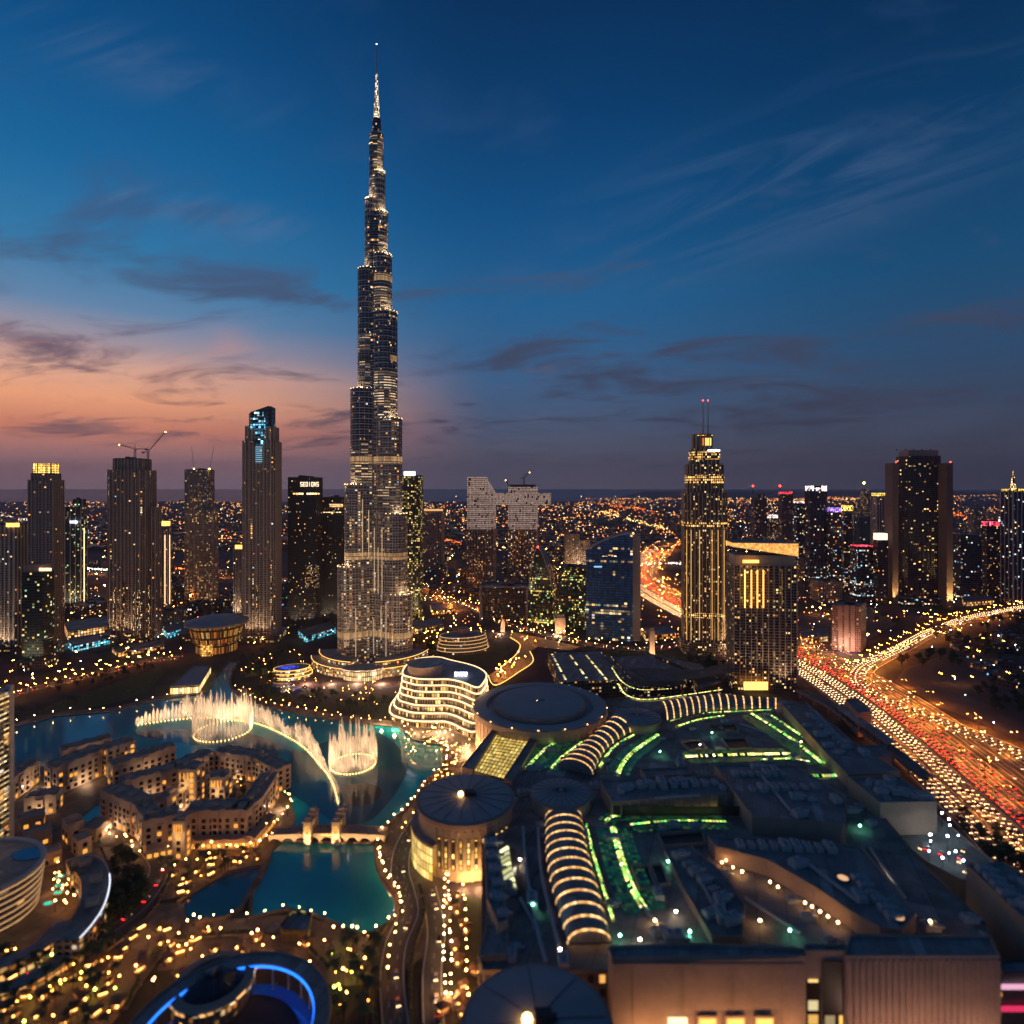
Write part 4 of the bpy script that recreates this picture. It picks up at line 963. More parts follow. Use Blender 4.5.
# --- the tall dark tower on the right with two pale end slabs
T22 = t = tower('slab_sided_tower', 'tall dark glass tower on the right between two pale stone end slabs', 897, 940, 606, 456, FA_RIGHT, poly=RECT(1, .62), rot=R(-4), piers=(8.5, 1.2, 1.2, M_STEEL), kit=False, podium=(1.5, 16, FA_OFFICE))
MB().prism(offset(t['q'], -2), t['z'], zat(450, t['Y']), 0).build('roof_block', M_CONC, t['root'])
for k in range(5):
    X = (900 + k * 8.5 - 512) * t['Y'] / F; beacon(t['root'], X, t['Y'] + 10, zat(450, t['Y']) + 1, M_STEEL, 1.6, 'roof_unit')
for (xa, xb, yb_, lab) in ((885, 898.5, 605, 0), (938, 953, 609, 1)):
    qq, zz = fit(RECT(1, 2.3), R(-4), xa, xb, yb_)
    MB().prism(qq, 0, zat(463, zz), 0).build('end_slab', plain('brown_slab', (.17, .125, .10), .75, var=.12), t['root']); FOOT.append(offset(qq, 4))
    cx_ = sum(a[0] for a in qq) / 4
    for dx_ in (-.3, .3): lamp_light('uplight', t['root'], (cx_ + dx_ * 22, zz - 9, 3), 340000, (1, .58, .20), 1.0, 60, (cx_ + dx_ * 16, zz, 50))
    beacon(t['root'], cx_, zz, zat(462, zz), E_RED, 1.2)
# --- the pink apartment block by the motorway
t = tower('pink_apartment_block', 'pink apartment block standing beside the motorway', 832, 866, 652, 607, FA_PINK, poly=[(-.5, -.2), (.06, -.42), (.5, .1), (-.06, .32)], slabs=(3.2, .7, .5, M_BEIGE2), cat='apartment block')
q = ccw(t['q']); j = min(range(4), key=lambda i: q[i][1]); a, b = q[j - 1], q[j]
pk = MB(); an = math.atan2(b[1] - a[1], b[0] - a[0]); nr = Vector((b[1] - a[1], a[0] - b[0])).normalized()
for k in range(3): c = Vector(a).lerp(Vector(b), .28 + .22 * k) + nr * .8; pk.rbox(c.x, c.y, an, 5.5, 2.4, 0, t['z'] + 1.5)
pk.build('stair_panel', M_BEIGE2, t['root'])
for k in (.2, .5, .8): c = Vector(a).lerp(Vector(b), k) + nr * 16; lamp_light('floodlight', t['root'], (c.x, c.y, 10), 11000, (1, .60, .46), 2)

# --- skyline beyond the motorway
def bg(label, l, r, yb, yt, mat, crown=None, spire=None, name='distant_tower', **kw):
    t = tower(name, label, l, r, yb, yt, mat, kit=False, **kw)
    if crown: 
        cm_, ch = crown; MB().prism(offset(t['top'], -.5), t['z'], t['z'] + ch * t['Z'] / F, 0).build('crown', cm_, t['root'])
    if spire:
        X = (spire[0] - 512) * t['cy'] / F; MB().tube([(X, t['cy'], t['z']), (X, t['cy'], zat(spire[1], t['cy']))], 1.6, 5, r1=.6).build('spire', M_STEEL, t['root']); beacon(t['root'], X, t['cy'], zat(spire[1], t['cy']), E_RED, 3)
    return t
M_CROWNW = glow_cells('crown_white', [(0, srgb(255, 150, 120)), (.3, srgb(255, 240, 230)), (1, srgb(230, 240, 255))], .5, 6, 4, 4, .8)
M_CROWNV = glow_cells('crown_violet', [(0, srgb(120, 60, 255)), (.5, srgb(190, 130, 255)), (1, srgb(230, 200, 255))], .8, 5, 4, 5, .9)
M_CROWNY = glow_cells('crown_yellow', [(0, srgb(255, 180, 50)), (1, srgb(255, 230, 120))], 1, 5, 5, 5, .9)
M_CROWNR = glow_cells('crown_red', [(0, srgb(255, 20, 40)), (1, srgb(255, 90, 110))], 1, 6, 4, 4, .85)
FA_BGR = facade('facade_bg_red', (0.12, 0.075, 0.07), (0.02, 0.015, 0.02), 4, 4, .55, .5, .05, AMBER, 2.2, .2)
FA_BGM = facade('facade_bg_mixed', (0.05, 0.045, 0.06), (0.012, 0.014, 0.03), 4.4, 4.2, .6, .55, .10, [(0, srgb(255, 150, 60)), (.5, srgb(255, 210, 140)), (.75, srgb(230, 240, 255)), (.88, srgb(90, 160, 255)), (1, srgb(120, 255, 170))], 3.2, .15, cluster=.9)
FA_BGT = facade('facade_bg_teal', (0.02, 0.09, 0.11), (0.01, 0.06, 0.08), 6, 5, .9, .8, .01, COOLW, 1.5, .1)
bg('reddish brown tower with a red mast beyond the twin spired tower', 751, 767, 552, 498, FA_BGR, None, (753, 486), tiers=[(494, .6, .1)])
bg('reddish brown tower with a red lit top left of the white crowned tower', 778, 793, 560, 494, FA_BGR, (M_CROWNR, 2), (780, 486))
bg('slim pale tower with a bright white strip beside the reddish tower', 793, 806, 572, 503, FA_OFFICE, (M_CROWNW, 1.5))
bg('dark blue tower with a brilliant white lit crown', 805, 827, 594, 491, FA_OFFICE, (M_CROWNW, 5), rot=R(-6), piers=(7, .7, .8, M_DARKCLAD))
bg('tower with violet signs on its roof and many coloured windows', 827, 842, 596, 512, FA_BGM, (M_CROWNV, 4), rot=R(-6))
bg('tower with pink sign and coloured windows right of the violet signs', 841, 853, 592, 520, FA_BGM, None, rot=R(-6), tiers=[(514, .7)])
bg('far tower topped by a wide golden crown', 841, 853, 560, 511, FA_STONE2, (M_CROWNY, 5.5))
bg('plain teal glass slab behind the coloured towers', 854, 871, 560, 517, FA_BGT)
bg('tall pale tower with an arched golden roof light', 871, 889, 590, 496, FA_STONE2, (M_CROWNY, 3), piers=(6, 1.2, 1, M_WHITE))
bg('low dark blue block with red roof signs in front of the teal slab', 850, 874, 604, 547, FA_OFFICE, (M_CROWNR, 1))
bg('narrow dark tower with a white lit box on top beside the pale slab', 873, 888, 606, 540, FA_DARK, (glow('white_box', srgb(255, 232, 190), 1.6, False), 6.5))
bg('grey tower hazy in the distance crowned by a star like lamp', 852, 878, 540, 512, FA_BLOCK, None, tiers=[(500, .7), (490, .4)])
_t = bg('distant needle tower carrying a bright golden star lamp', 862, 866, 538, 489, FA_BLOCK); beacon(_t['root'], _t['cx'], _t['cy'], zat(483, _t['cy']), glow('star_gold', srgb(255, 200, 90), 40, False), 4.5, 'star_lamp')
bg('small white topped block between the two reddish towers', 767, 778, 552, 518, FA_BLOCK, (M_CROWNW, 3))
bg('grey block right of the tall dark slab sided tower', 953, 982, 600, 535, FA_OFFICE, None, slabs=(4, .4, .5, M_DARKCLAD), poly=RECT(1, .7), rot=R(-8))
bg('tan floodlit block behind the grey block', 967, 986, 560, 508, FA_STONE2, None)
bg('dark block with a glowing red roof sign near the right edge', 981, 1000, 598, 526, FA_DARK, (M_CROWNR, 4), rot=R(-8))
bg('office tower with a white roof strip left of the spired tower', 998, 1013, 598, 522, FA_OFFICE, (glow('white_strip', srgb(235, 235, 255), 2.0, False), 2.5), slabs=(4, .4, .5, M_WHITE))
t = bg('tall dark tower with a lit golden spire at the right edge', 1001, 1034, 604, 491, FA_OFFICE, (M_CROWNY, 2.0), poly=RECT(1, .7), piers=(9, 1.6, 1.2, M_WHITE))
Y = t['cy']; sp = MB(); X = (1013 - 512) * Y / F
for k, (ya, yb_, r_) in enumerate(((490, 484, 6), (484, 477, 3.2), (477, 469, 1.2))): sp.lathe(X, Y, [(r_, zat(ya, Y)), (r_ * .7, zat(yb_, Y)), (0, zat(yb_, Y) + .1)], 8)
sp.build('lit_spire', glow_cells('spire_gold', [(0, srgb(255, 190, 80)), (1, srgb(255, 240, 190))], .4, 4, 3, 5, .6), t['root'])
bg('low pale block below the spired tower at the right edge', 1012, 1044, 602, 566, FA_BLOCK, None)
# ------------------------------------------------------------------ the giant spire tower: three wings stepping back around a core
BX, BY = (375.6 - 512) * 806 / F, 812.0
BROOT = thing('supertall_spire_tower', 'giant stepped silver tower tapering to a needle above every other building', 'skyscraper', (BX, BY, 0))
FA_BURJ = facade('facade_spire_silver', (0.34, 0.28, 0.24), (0.012, 0.02, 0.035), 3.9, 3.6, 0.66, 0.56, 0.05, AMBER, 1.5, 0.12, cluster=.7, lowboost=0.10, lowh=330, wallrough=.35, metal=.2, cols=0.16)
FA_BURJ_UP = facade('facade_spire_upper', (0.20, 0.18, 0.17), (0.012, 0.022, 0.04), 1.7, 3.6, 0.9, 0.62, 0.035, AMBER, 2.2, 0.12, cluster=.9, wallrough=.35, metal=.35, rows=0.05)
FA_BURJ_FLOODGLOW = facade('facade_spire_floodglow', (0.25, 0.21, 0.18), (0.02, 0.025, 0.035), 9.0, 3.6, 1.1, 0.34, 0.5, [(0, srgb(255, 196, 130)), (.6, srgb(255, 214, 160)), (1, srgb(255, 230, 196))], 1.5, 0.2, cluster=.9, wallrough=.35, metal=.3)  # terrace floodlight on the walls put in as glowing gold rows
M_MECH = glow_cells('plant_floor_floodglow', [(0, srgb(220, 160, 100)), (1, srgb(255, 206, 140))], .25, .62, 1.6, 9, 1.0, False, (.2, .16, .12), .06)  # floodlight on the plant floors put in as a weak glow
M_SILVER = plain('brushed_silver', (0.55, 0.52, 0.50), 0.4, metal=.45, var=.1)
def lobe(ang, L, wd, n=8):
    c, s = math.cos(ang), math.sin(ang)
    pts = [(0, -wd)] + [(L - wd + wd * math.cos(a), wd * math.sin(a)) for a in [-math.pi / 2 + math.pi * k / n for k in range(n + 1)]] + [(0, wd)]
    return [(BX + x * c - y * s, BY + x * s + y * c) for x, y in pts]
# (top height, reach) per wing: left front, right front, back
WL = [(130, 53.0), (239, 43.5), (368, 35.5), (532, 25.5), (629, 16.0), (705, 10.0)]
WR = [(94, 59.0), (200, 50.0), (328, 41.0), (473, 32.5), (552, 23.5), (611, 17.5), (667, 13.0), (717, 9)]
WB = [(160, 58.0), (280, 46), (410, 37), (500, 29), (590, 22), (650, 14)]
def wing(ang, steps, wd0):
    z0 = 0.0
    for k, (z1, L) in enumerate(steps):
        wd = max(5.0, wd0 * (0.78 if z0 > 330 else 1.0) * (0.72 if z0 > 520 else 1.0)); wd = min(wd, L * .62)
        q = lobe(ang, L, wd)
        mat = FA_BURJ if z1 < 340 else FA_BURJ_UP
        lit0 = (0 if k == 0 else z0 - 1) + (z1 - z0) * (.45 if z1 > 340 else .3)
        MB().prism(q, lit0, z1, 0, 1).build('wing_storeys', [mat, M_ROOF2], BROOT)
        MB().prism(q, 0 if k == 0 else z0 - 1, lit0, 0, 1).build('tier_foot_storeys', [FA_BURJ_FLOODGLOW if z1 > 300 else mat, M_ROOF2], BROOT)  # foot of each tier; on upper tiers the floodlight is painted as glow
        # nose pods that read as rounded bays, and fins up the flanks
        fm = MB(); p = ccw(q)
        for i in range(len(p)):
            a, b = Vector(p[i]), Vector(p[(i + 1) % len(p)]); LL = (b - a).length
            for j in range(max(1, int(LL / 4.2))):
                c = a.lerp(b, (j + .5) / max(1, int(LL / 4.2))); nr = Vector((b.y - a.y, a.x - b.x)).normalized()
                fm.rbox(c.x + nr.x * .2, c.y + nr.y * .2, math.atan2(b.y - a.y, b.x - a.x), .28, .8, max(0, z0 - 1), z1 + 1)
        fm.build('fin_cladding', M_SILVER, BROOT)
        lm = MB(); rnd = random.Random(k * 7 + int(ang * 10))
        if z1 < 245:
            for i in (0, len(p) - 2):
                a, b = Vector(p[i]), Vector(p[i + 1])
            for (a, b) in ((Vector(q[0]), Vector(q[1])), (Vector(q[-2]), Vector(q[-1]))):
                nr = Vector((b.y - a.y, a.x - b.x)).normalized()
                for j in (0, 2, 3, 5, 7, 8):
                    if rnd.random() < .4: continue
                    c = a.lerp(b, (j + .6) / 9.5) + nr * .55; zz = z0 + (z1 - z0) * rnd.choice((0, 0, .1, .35)); zt = z0 + (z1 - z0) * rnd.uniform(.55, .95)
                    lm.rbox(c.x, c.y, math.atan2(b.y - a.y, b.x - a.x), .75, .3, max(zz, 12), zt, 0, True)
            if lm.f: lm.build('light_strip', glow('strip_ivory', srgb(255, 216, 170), .62, False), BROOT)
        slabs_on(q, max(6, z0 + 2), z1, 7.2, .5, 1.0, M_SILVER, BROOT, 'floor_banding')
        tl = MB(); rng_ = [i for i in range(1, len(q) - 1)]
        for i in rng_: tl.ball(*offset(q, -.6)[i] if 0 else q[i], z1 + 1.0, .42, 5, 3)
        tl.build('terrace_lamp', E_WARMS, BROOT)
        MB().ring(q, -.5, .15, z1, z1 + 1.1).build('parapet', M_SILVER, BROOT)
        z0 = z1
        if ang != R(90) and k < len(steps) - 1 and z1 > 90:
            L2 = steps[k + 1][1]; dd = (L + L2) / 2; lamp_light('floodlight', BROOT, (BX + dd * math.cos(ang), BY + dd * math.sin(ang) - 6, z1 + 3), 9000, (1, .72, .42), .6)
wing(R(212), WL, 16.5); wing(R(328), WR, 16.5); wing(R(90), WB, 16.5)
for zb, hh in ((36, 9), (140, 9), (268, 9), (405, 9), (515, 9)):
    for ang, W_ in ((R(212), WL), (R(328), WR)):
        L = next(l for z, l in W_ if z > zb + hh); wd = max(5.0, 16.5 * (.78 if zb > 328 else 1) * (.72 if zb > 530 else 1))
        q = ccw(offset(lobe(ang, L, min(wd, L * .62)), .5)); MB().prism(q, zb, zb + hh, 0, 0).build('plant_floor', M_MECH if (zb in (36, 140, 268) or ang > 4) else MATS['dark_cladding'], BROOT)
core = MB(); hexa = lambda r: ngon(BX, BY, r, 12, rot=R(15))
core.prism(hexa(15), 0, 600, 0); core.build('core', FA_BURJ_UP, BROOT)
core = MB(); core.prism(hexa(9.5), 600, 722, 0, 1); core.build('upper_core', [FA_BURJ_FLOODGLOW, M_SILVER], BROOT)
m = MB().prism(hexa(6.2), 700, 742, 0, 1); m.build('crown_core', [FA_BURJ_UP, M_SILVER], BROOT)
sp = MB(); sp.lathe(BX, BY, [(4.4, 740), (3.4, 764), (2.2, 786), (1.5, 804)], 10, 0); sp.build('lit_crown', glow_cells('crown_ivory', [(0, srgb(255, 214, 160)), (1, srgb(255, 244, 226))], .4, 2.6, 2.2, 3.6, .85, False, (.1, .09, .08), .14), BROOT)
MB().tube([(BX, BY, 775), (BX, BY, 800), (BX, BY, 845)], 1.5, 6, r1=.6).build('needle', M_SILVER, BROOT); beacon(BROOT, BX, BY, 846, E_WARMS, .8, 'tip_light')
# shaft added in the notch between the front wings to read as dark recess
MB().prism(ngon(BX, BY - 15, 5.5, 10), 0, 470, 0, 1).build('notch_fill_shaft', [FA_BURJ_UP, M_ROOF2], BROOT); slabs_on(ngon(BX, BY - 15, 5.5, 10), 10, 470, 7.2, .3, .8, M_SILVER, BROOT, 'shaft_banding')
FOOT.append(ngon(BX, BY, 72, 16))
# the low curved terraces around its foot
PR = thing('terraced_podium', 'low curved terraces with gold light lines around the foot of the giant tower', 'building', (BX, BY - 60, 0))
M_TERR = facade('facade_terrace', (0.20, 0.16, 0.12), (0.03, 0.025, 0.02), 3, 4, .8, .6, .5, AMBER, 2.2, .2)
for ang0, ang1, r0, z in ((R(195), R(262), 84, 11), (R(278), R(345), 84, 11), (R(190), R(258), 74, 17), (R(282), R(350), 74, 17)):
    o_ = ngon(BX, BY - 2, r0, 14, a0=ang0, a1=ang1); i_ = ngon(BX, BY - 2, 52, 14, a0=ang0, a1=ang1)[::-1]
    MB().prism(o_ + i_, 0, z, 0, 1).build('terrace', [M_TERR, M_ROOF], PR)
    led = MB(); led.tube([(x, y, z + .4) for x, y in ngon(BX, BY - 2, r0 + .5, 20, a0=ang0, a1=ang1)], .32, 4); led.build('light_line', E_LEDG, PR)
pav = thing('glass_entrance_pavilion', 'glowing glass entrance hall at the foot of the giant tower', 'building', (BX + 2, BY - 92, 0))
MB().prism(ngon(BX + 2, BY - 84, 24, 20, 14), 0, 13, 0, 1).build('glass_wall', [glow_cells('entrance_lit', [(0, srgb(255, 190, 110)), (1, srgb(255, 224, 170))], .5, 1.4, 2.5, 6, 1, True), M_ROOF], pav)
MB().ring(ngon(BX + 2, BY - 84, 24, 20, 14), -.5, 2, 13, 14.2).build('canopy', M_WHITE, pav)
for k in range(5): lamp_light('floodlight', BROOT, (BX - 60 + 30 * k, BY - 105, 4), 24000, (1, .68, .4), 3)
# ------------------------------------------------------------------ low buildings
HM = 24.0
def block(name, label, pts, h1, h0=0.0, wall=None, roof=None, cat='building', px=True, par=True, at=None):
    q = ccw(GP(pts, h1) if px else pts); cx = sum(a[0] for a in q) / len(q); cy = sum(a[1] for a in q) / len(q)
    root = thing(name, label, cat, (cx, cy, h0))
    MB().prism(q, h0, h1, 0).build('wall', wall or M_BEIGE2, root) if par else None
    MB().face([(*a, h1 + .004) for a in offset(q, -.02)], 0).build('roof', roof or M_ROOF, root)
    if par: MB().ring(q, -.5, .12, h1 - .6, h1 + 1.0).build('parapet', M_CONC if wall and wall.name.startswith(('hall_', 'pavilion')) else (wall or M_BEIGE2), root)
    if h0 < 5: FOOT.append(q)
    return dict(root=root, q=q, h=h1, cx=cx, cy=cy)
FA_MALL = facade('facade_mall', (0.30, 0.20, 0.13), (0.02, 0.018, 0.016), 5, 6, .5, .6, .12, AMBER, 2.0, .3)
mall = block('shopping_mall', 'huge flat roofed shopping mall filling the right foreground', [(482, 845), (500, 800), (520, 738), (600, 700), (720, 694), (790, 700), (838, 728), (872, 776), (884, 818), (925, 866), (985, 925), (1002, 972), (800, 972), (610, 972), (482, 972)], HM, 0, FA_MALL, M_GRAVEL, 'shopping mall')
# rounded roofs
def rotunda(label, px_, py_, rpx, h, h0=0.0, wall=M_BEIGE, ring=True, drop=9.0, spokes=0, inner=None, ry=1.0):
    c = G(px_, py_, h); r = rpx * c[1] / F
    root = thing('rotunda', label, 'round building', (*c, h0))
    MB().lathe(*c, [(r * .955, h0), (r * .955, h - 3.2)], 64, 0).build('drum_wall', wall, root, True)
    m = MB()
    if inner is None:
        m.lathe(*c, [(r * .955, h - 3.2), (r, h - 2.6), (r, h - .6), (r * .93, h - .4), (r * .93, h), (r * .5, h + 1.0), (0, h + 1.5)], 64, mats=[1, 1, 1, 0, 0, 0])
    else:
        m.lathe(*c, [(r * .955, h - 3.2), (r * 1.0, h - 5), (r, h - .6), (r * .985, h), (r * .80, h + .3), (r * .78, h - 2.5), (r * .69, h - 2.5), (r * .685, h + 2.2), (r * .66, h + 2.6), (r * .3, h + 3.4), (0, h + 3.7)], 72, mats=[1, 1, 1, 0, 0, 0, 1, 1, 0, 0])
    m.build('round_roof', [M_DOME, M_BEIGE2], root)
    sm = MB()
    for k in range(spokes):
        a = 2 * math.pi * k / spokes + .1; z = h + 1.2
        sm.tube([(c[0] + .08 * r * math.cos(a), c[1] + .08 * r * math.sin(a), h + 1.55), (c[0] + .55 * r * math.cos(a), c[1] + .55 * r * math.sin(a), h + 1.1), (c[0] + .92 * r * math.cos(a), c[1] + .92 * r * math.sin(a), h + .2)], .13, 3)
    if sm.f: sm.build('seam', M_STEEL, root)
    FOOT.append(ngon(*c, r + 3, 20))
    return dict(root=root, c=c, r=r, h=h)
RO1 = rotunda('round hall with a dark disc roof and gold lit wall beside the lower lake', 466, 797, 49, 35, spokes=18)
RO2 = rotunda('largest round hall with a raised disc roof inside a wide ring', 540, 704, 67, 36, inner=1)
RO3 = rotunda('small round pavilion with a spoked disc roof in the middle of the mall', 561, 792, 30.5, 33, HM, spokes=22)
RO4 = rotunda('small flat round pavilion at the end of the green lit arcade', 637, 716, 24, 32, HM, spokes=14)
RO5 = rotunda('round hall with a blue black roof cut off by the bottom edge', 537, 1024, 77, 40, spokes=8)
def roof_cap(ro, s=1.0):
    c, h = ro['c'], ro['h'] + 1.5
    t = thing('roof_unit', 'small plant box with a bright lamp on the %s disc roof' % ro['w'], 'roof plant', (c[0], c[1], h))
    MB().box(c[0] - 1, c[0] + 4.5 * s, c[1] - 2 * s, c[1] + 1.5 * s, h - .6, h + 2.6 * s).build('casing', M_STEEL, t)
    MB().box(c[0] + 4.5 * s, c[0] + 6 * s, c[1] - 1, c[1] + 1, h - .6, h + 1.6 * s).build('duct', M_STEEL, t)
    MB().ball(c[0] - 3 * s, c[1] - 1, h + 1.0 * s, 1.5 * s, 10, 6).build('lamp', E_WARMS, t)
for ro, w_, s in ((RO1, 'lakeside', 1.1), (RO5, 'bottom edge', 1.2), (RO2, 'largest', .9)): ro['w'] = w_; roof_cap(ro, s)
# lit wall of the lakeside rotunda: tall slit windows and a bowed glass front
c, r, h = RO1['c'], RO1['r'], RO1['h']
M_SLIT = glow_cells('slit_gold', [(0, srgb(255, 180, 70)), (1, srgb(255, 220, 130))], .6, 3.2, 2, 3.4, .75, True, (.05, .035, .02), .1)
for k in range(11):
    a = R(-117 + k * 8.6); x, y = c[0] + r * .957 * math.cos(a), c[1] + r * .957 * math.sin(a)
    fr = MB().rbox(x, y, a, .5, 2.1, 6.8, 25.2, 0, True).build('window', M_STEEL, RO1['root'])
    MB().rbox(x + .12 * math.cos(a), y + .12 * math.sin(a), a, .5, 1.4, 7.4, 24.6, 0, True).build('pane', M_SLIT, fr).location = (0, 0, 0)
for k in range(12):
    a = R(-117 + k * 8.6 - 4.3); MB().rbox(c[0] + r * .962 * math.cos(a), c[1] + r * .962 * math.sin(a), a, .8, 1.0, 0, 30, 0).build('pilaster', M_BEIGE, RO1['root'])
a0, a1 = R(150), R(240)
gw = ngon(c[0], c[1], r * 1.10, 18, a0=a0, a1=a1)
m = MB(); u = 0
for p, q in zip(gw, gw[1:]): u = m.wall(p, q, 0, 20, 0, u)
m.build('bowed_glass', glow_cells('bowed_gold', [(0, srgb(255, 196, 90)), (1, srgb(255, 224, 140))], .7, 1.7, 2.6, 5, 1, True, (.1, .07, .03), .05), RO1['root'])
MB().prism(gw + ngon(c[0], c[1], r * .95, 18, a0=a0, a1=a1)[::-1], 20, 21.4, 0, 1, True).build('canopy_roof', [M_BEIGE2, M_ROOF], RO1['root'])
lm = MB()
for k in range(14): p, q = gw[k % 18], gw[(k % 18) + 1]; lm.rbox(p[0], p[1], 0, .3, .3, 0, 20)
lm.build('mullion', M_STEEL, RO1['root'])
for k in range(7):
    a = R(-88 + 14 * k); lamp_light('uplight', RO1['root'], (c[0] + (r + 6) * math.cos(a), c[1] + (r + 6) * math.sin(a), 3), 9000, (1, .58, .22), .8)
c, r, h = RO2['c'], RO2['r'], RO2['h']
for k in range(5):
    a = R(188 + 9 * k); lamp_light('uplight', RO2['root'], (c[0] + (r + 6) * math.cos(a), c[1] + (r + 6) * math.sin(a), 4), 14000, (1, .55, .24), .8)
for k in range(26):
    a = R(182 + 7 * k); MB().ball(c[0] + r * .99 * math.cos(a), c[1] + r * .99 * math.sin(a), h + .6, .35, 5, 3).build('rim_lamp', E_WARMS, RO2['root']) if k % 3 == 0 else None
M_RIM = plain('ring_steel', (.18, .16, .15), .5, var=.2)
pl = MB()
for k in range(30):
    a = R(180 + 6.2 * k); pl.rbox(c[0] + r * .958 * math.cos(a), c[1] + r * .958 * math.sin(a), a, .6, .7, 0, h - 4)
pl.build('wall_rib', M_BEIGE2, RO2['root'])
def tparam(path, n):
    L = [0]; 
    for a, b in zip(path, path[1:]): L.append(L[-1] + math.dist(a, b))
    out = []
    for k in range(n + 1):
        d = L[-1] * k / n; i = max(j for j in range(len(L) - 1) if L[j] <= d + 1e-9); t = (d - L[i]) / max(1e-6, L[i+1] - L[i])
        out.append((path[i][0] + (path[i+1][0] - path[i][0]) * t, path[i][1] + (path[i+1][1] - path[i][1]) * t))
    return out
E_ARC = glow_cells('arc_light', [(0, srgb(255, 170, 80)), (1, srgb(255, 214, 150))], .8, 2.4, 1.1, 1.1, 1.0, True, (.1, .06, .03), .04)
def arcade(label, left, right, n, rise=.32, z=HM + 1, sub=2):
    Lp = tparam(spline(GP(left, z), 6), n * sub); Rp = tparam(spline(GP(right, z), 6), n * sub); K = 10
    cx, cy = Lp[0]
    root = thing('vaulted_arcade', label, 'arcade', (cx, cy, HM))
    def arc_(i, k, dz=0.0):
        a, b = Lp[i], Rp[i]; t = .5 - .5 * math.cos(math.pi * k / K); W_ = math.dist(a, b)
        return (a[0] + (b[0] - a[0]) * t, a[1] + (b[1] - a[1]) * t, z + W_ * rise * math.sin(math.pi * k / K) ** .85 + dz)
    m = MB(); N = n * sub
    for i in range(N):
        for k in range(K): m.face([arc_(i, k), arc_(i, k + 1), arc_(i + 1, k + 1), arc_(i + 1, k)][::-1])
    m.face([arc_(0, k) for k in range(K + 1)]); m.face([arc_(N, k) for k in range(K + 1)][::-1])
    m.build('vault_roof', M_ROOF2, root)
    kb = MB()
    for p in (Lp, Rp): kb.tube([(x, y, z + .2) for x, y in p], .7, 4)
    kb.build('gutter', M_RIM, root)
    for i in range(0, N + 1, sub):
        j = min(i + 1, N) if i < N else i - 1; f = .38 if i < N else -.38; u = 0; a = MB()
        for k in range(K):
            p, q = Vector(arc_(i, k, .18)), Vector(arc_(i, k + 1, .18)); p2 = p + (Vector(arc_(j, k, .18)) - p) * f; q2 = q + (Vector(arc_(j, k + 1, .18)) - q) * f
            L = (q - p).length; a.face([p, q, q2, p2] if f < 0 else [p, p2, q2, q], 0, [(u, 0), (u + L, 0), (u + L, 1.1), (u, 1.1)] if f < 0 else [(u, 0), (u, 1.1), (u + L, 1.1), (u + L, 0)]); u += L
        a.build('light_arch', E_ARC, root)
    return root
arcade('nearest vaulted arcade crossed by gold light arches in front of the spoked pavilion', [(545, 819), (545, 845), (547, 868), (554, 900), (567, 943)], [(582, 818), (586, 842), (591, 864), (601, 900), (611, 942)], 12)
arcade('short vaulted arcade of gold light arches rising towards the largest round hall', [(557, 768), (569, 757), (583, 745), (597, 733), (609, 723)], [(593, 776), (598, 764), (605, 752), (616, 742), (630, 733)], 9)
arcade('long curved vaulted arcade of gold light arches at the back of the mall roof', [(661, 708), (690, 703), (717, 700), (745, 701), (775, 702)], [(667, 721), (690, 716), (710, 712), (742, 710), (775, 709)], 15)
# lit strips of roof glass
def strip_mat(name, ramp, lo, hi, cw=3.0, fr=.92): return glow_cells(name, ramp, lo, hi, cw, 1.2, fr, True, (.01, .05, .04), .1)
M_SG = strip_mat('skylight_green', [(0, srgb(60, 190, 100)), (.3, srgb(140, 220, 90)), (.65, srgb(214, 226, 100)), (1, srgb(255, 240, 170))], .7, 4.6, 2.2)
M_SY = strip_mat('skylight_yellow', [(0, srgb(190, 220, 90)), (.5, srgb(240, 226, 120)), (1, srgb(255, 240, 180))], 1.2, 5.0, 2.0)
M_ST = strip_mat('skylight_teal', [(0, srgb(10, 120, 90)), (1, srgb(60, 190, 130))], .3, .9, 3.0)
M_TEALROOF = glow_cells('teal_glass_roof', [(0, srgb(20, 150, 110)), (.6, srgb(60, 180, 120)), (1, srgb(150, 210, 110))], .015, .16, 2.4, 2.4, .95, True, (.03, .10, .085), .06)
def skylight(label, path, wd, mat, z=HM + .5, border=None, n=4, side=True):
    p = spline(GP(path, z), n) if len(path) > 2 else tparam(GP(path, z), 4)
    root = thing('skylight', label, 'skylight', (*p[0], HM))
    l, r = side_path(p, -wd / 2), side_path(p, wd / 2)
    g_ = MB(); u = 0.0
    for i in range(len(p) - 1):
        L = math.dist(p[i], p[i+1]); a_, b_ = (*p[i], z + .3 + wd * .28), (*p[i+1], z + .3 + wd * .28)
        g_.face([(*l[i], z + .3), a_, b_, (*l[i+1], z + .3)][::-1], 0, [(u, 0), (u, 1.2), (u + L, 1.2), (u + L, 0)][::-1]); g_.face([(*r[i], z + .3), a_, b_, (*r[i+1], z + .3)], 0, [(u, 1.2), (u, 2.4), (u + L, 2.4), (u + L, 1.2)]); u += L
    g_.build('glass', mat, root)
    kb = MB(); kb.tube([(x, y, z + .2) for x, y in l], .4, 4); kb.tube([(x, y, z + .2) for x, y in r], .4, 4); kb.build('kerb', M_RIM, root)
    if border:
        b = MB().strip(side_path(p, -wd / 2 - border), side_path(p, wd / 2 + border), z - .1).build('glass_roof', M_TEALROOF, root)
    return root
skylight('straight yellow green strip of roof glass crossing the middle of the mall', [(685, 757), (736, 755), (790, 754)], 4.6, M_SY, border=9)
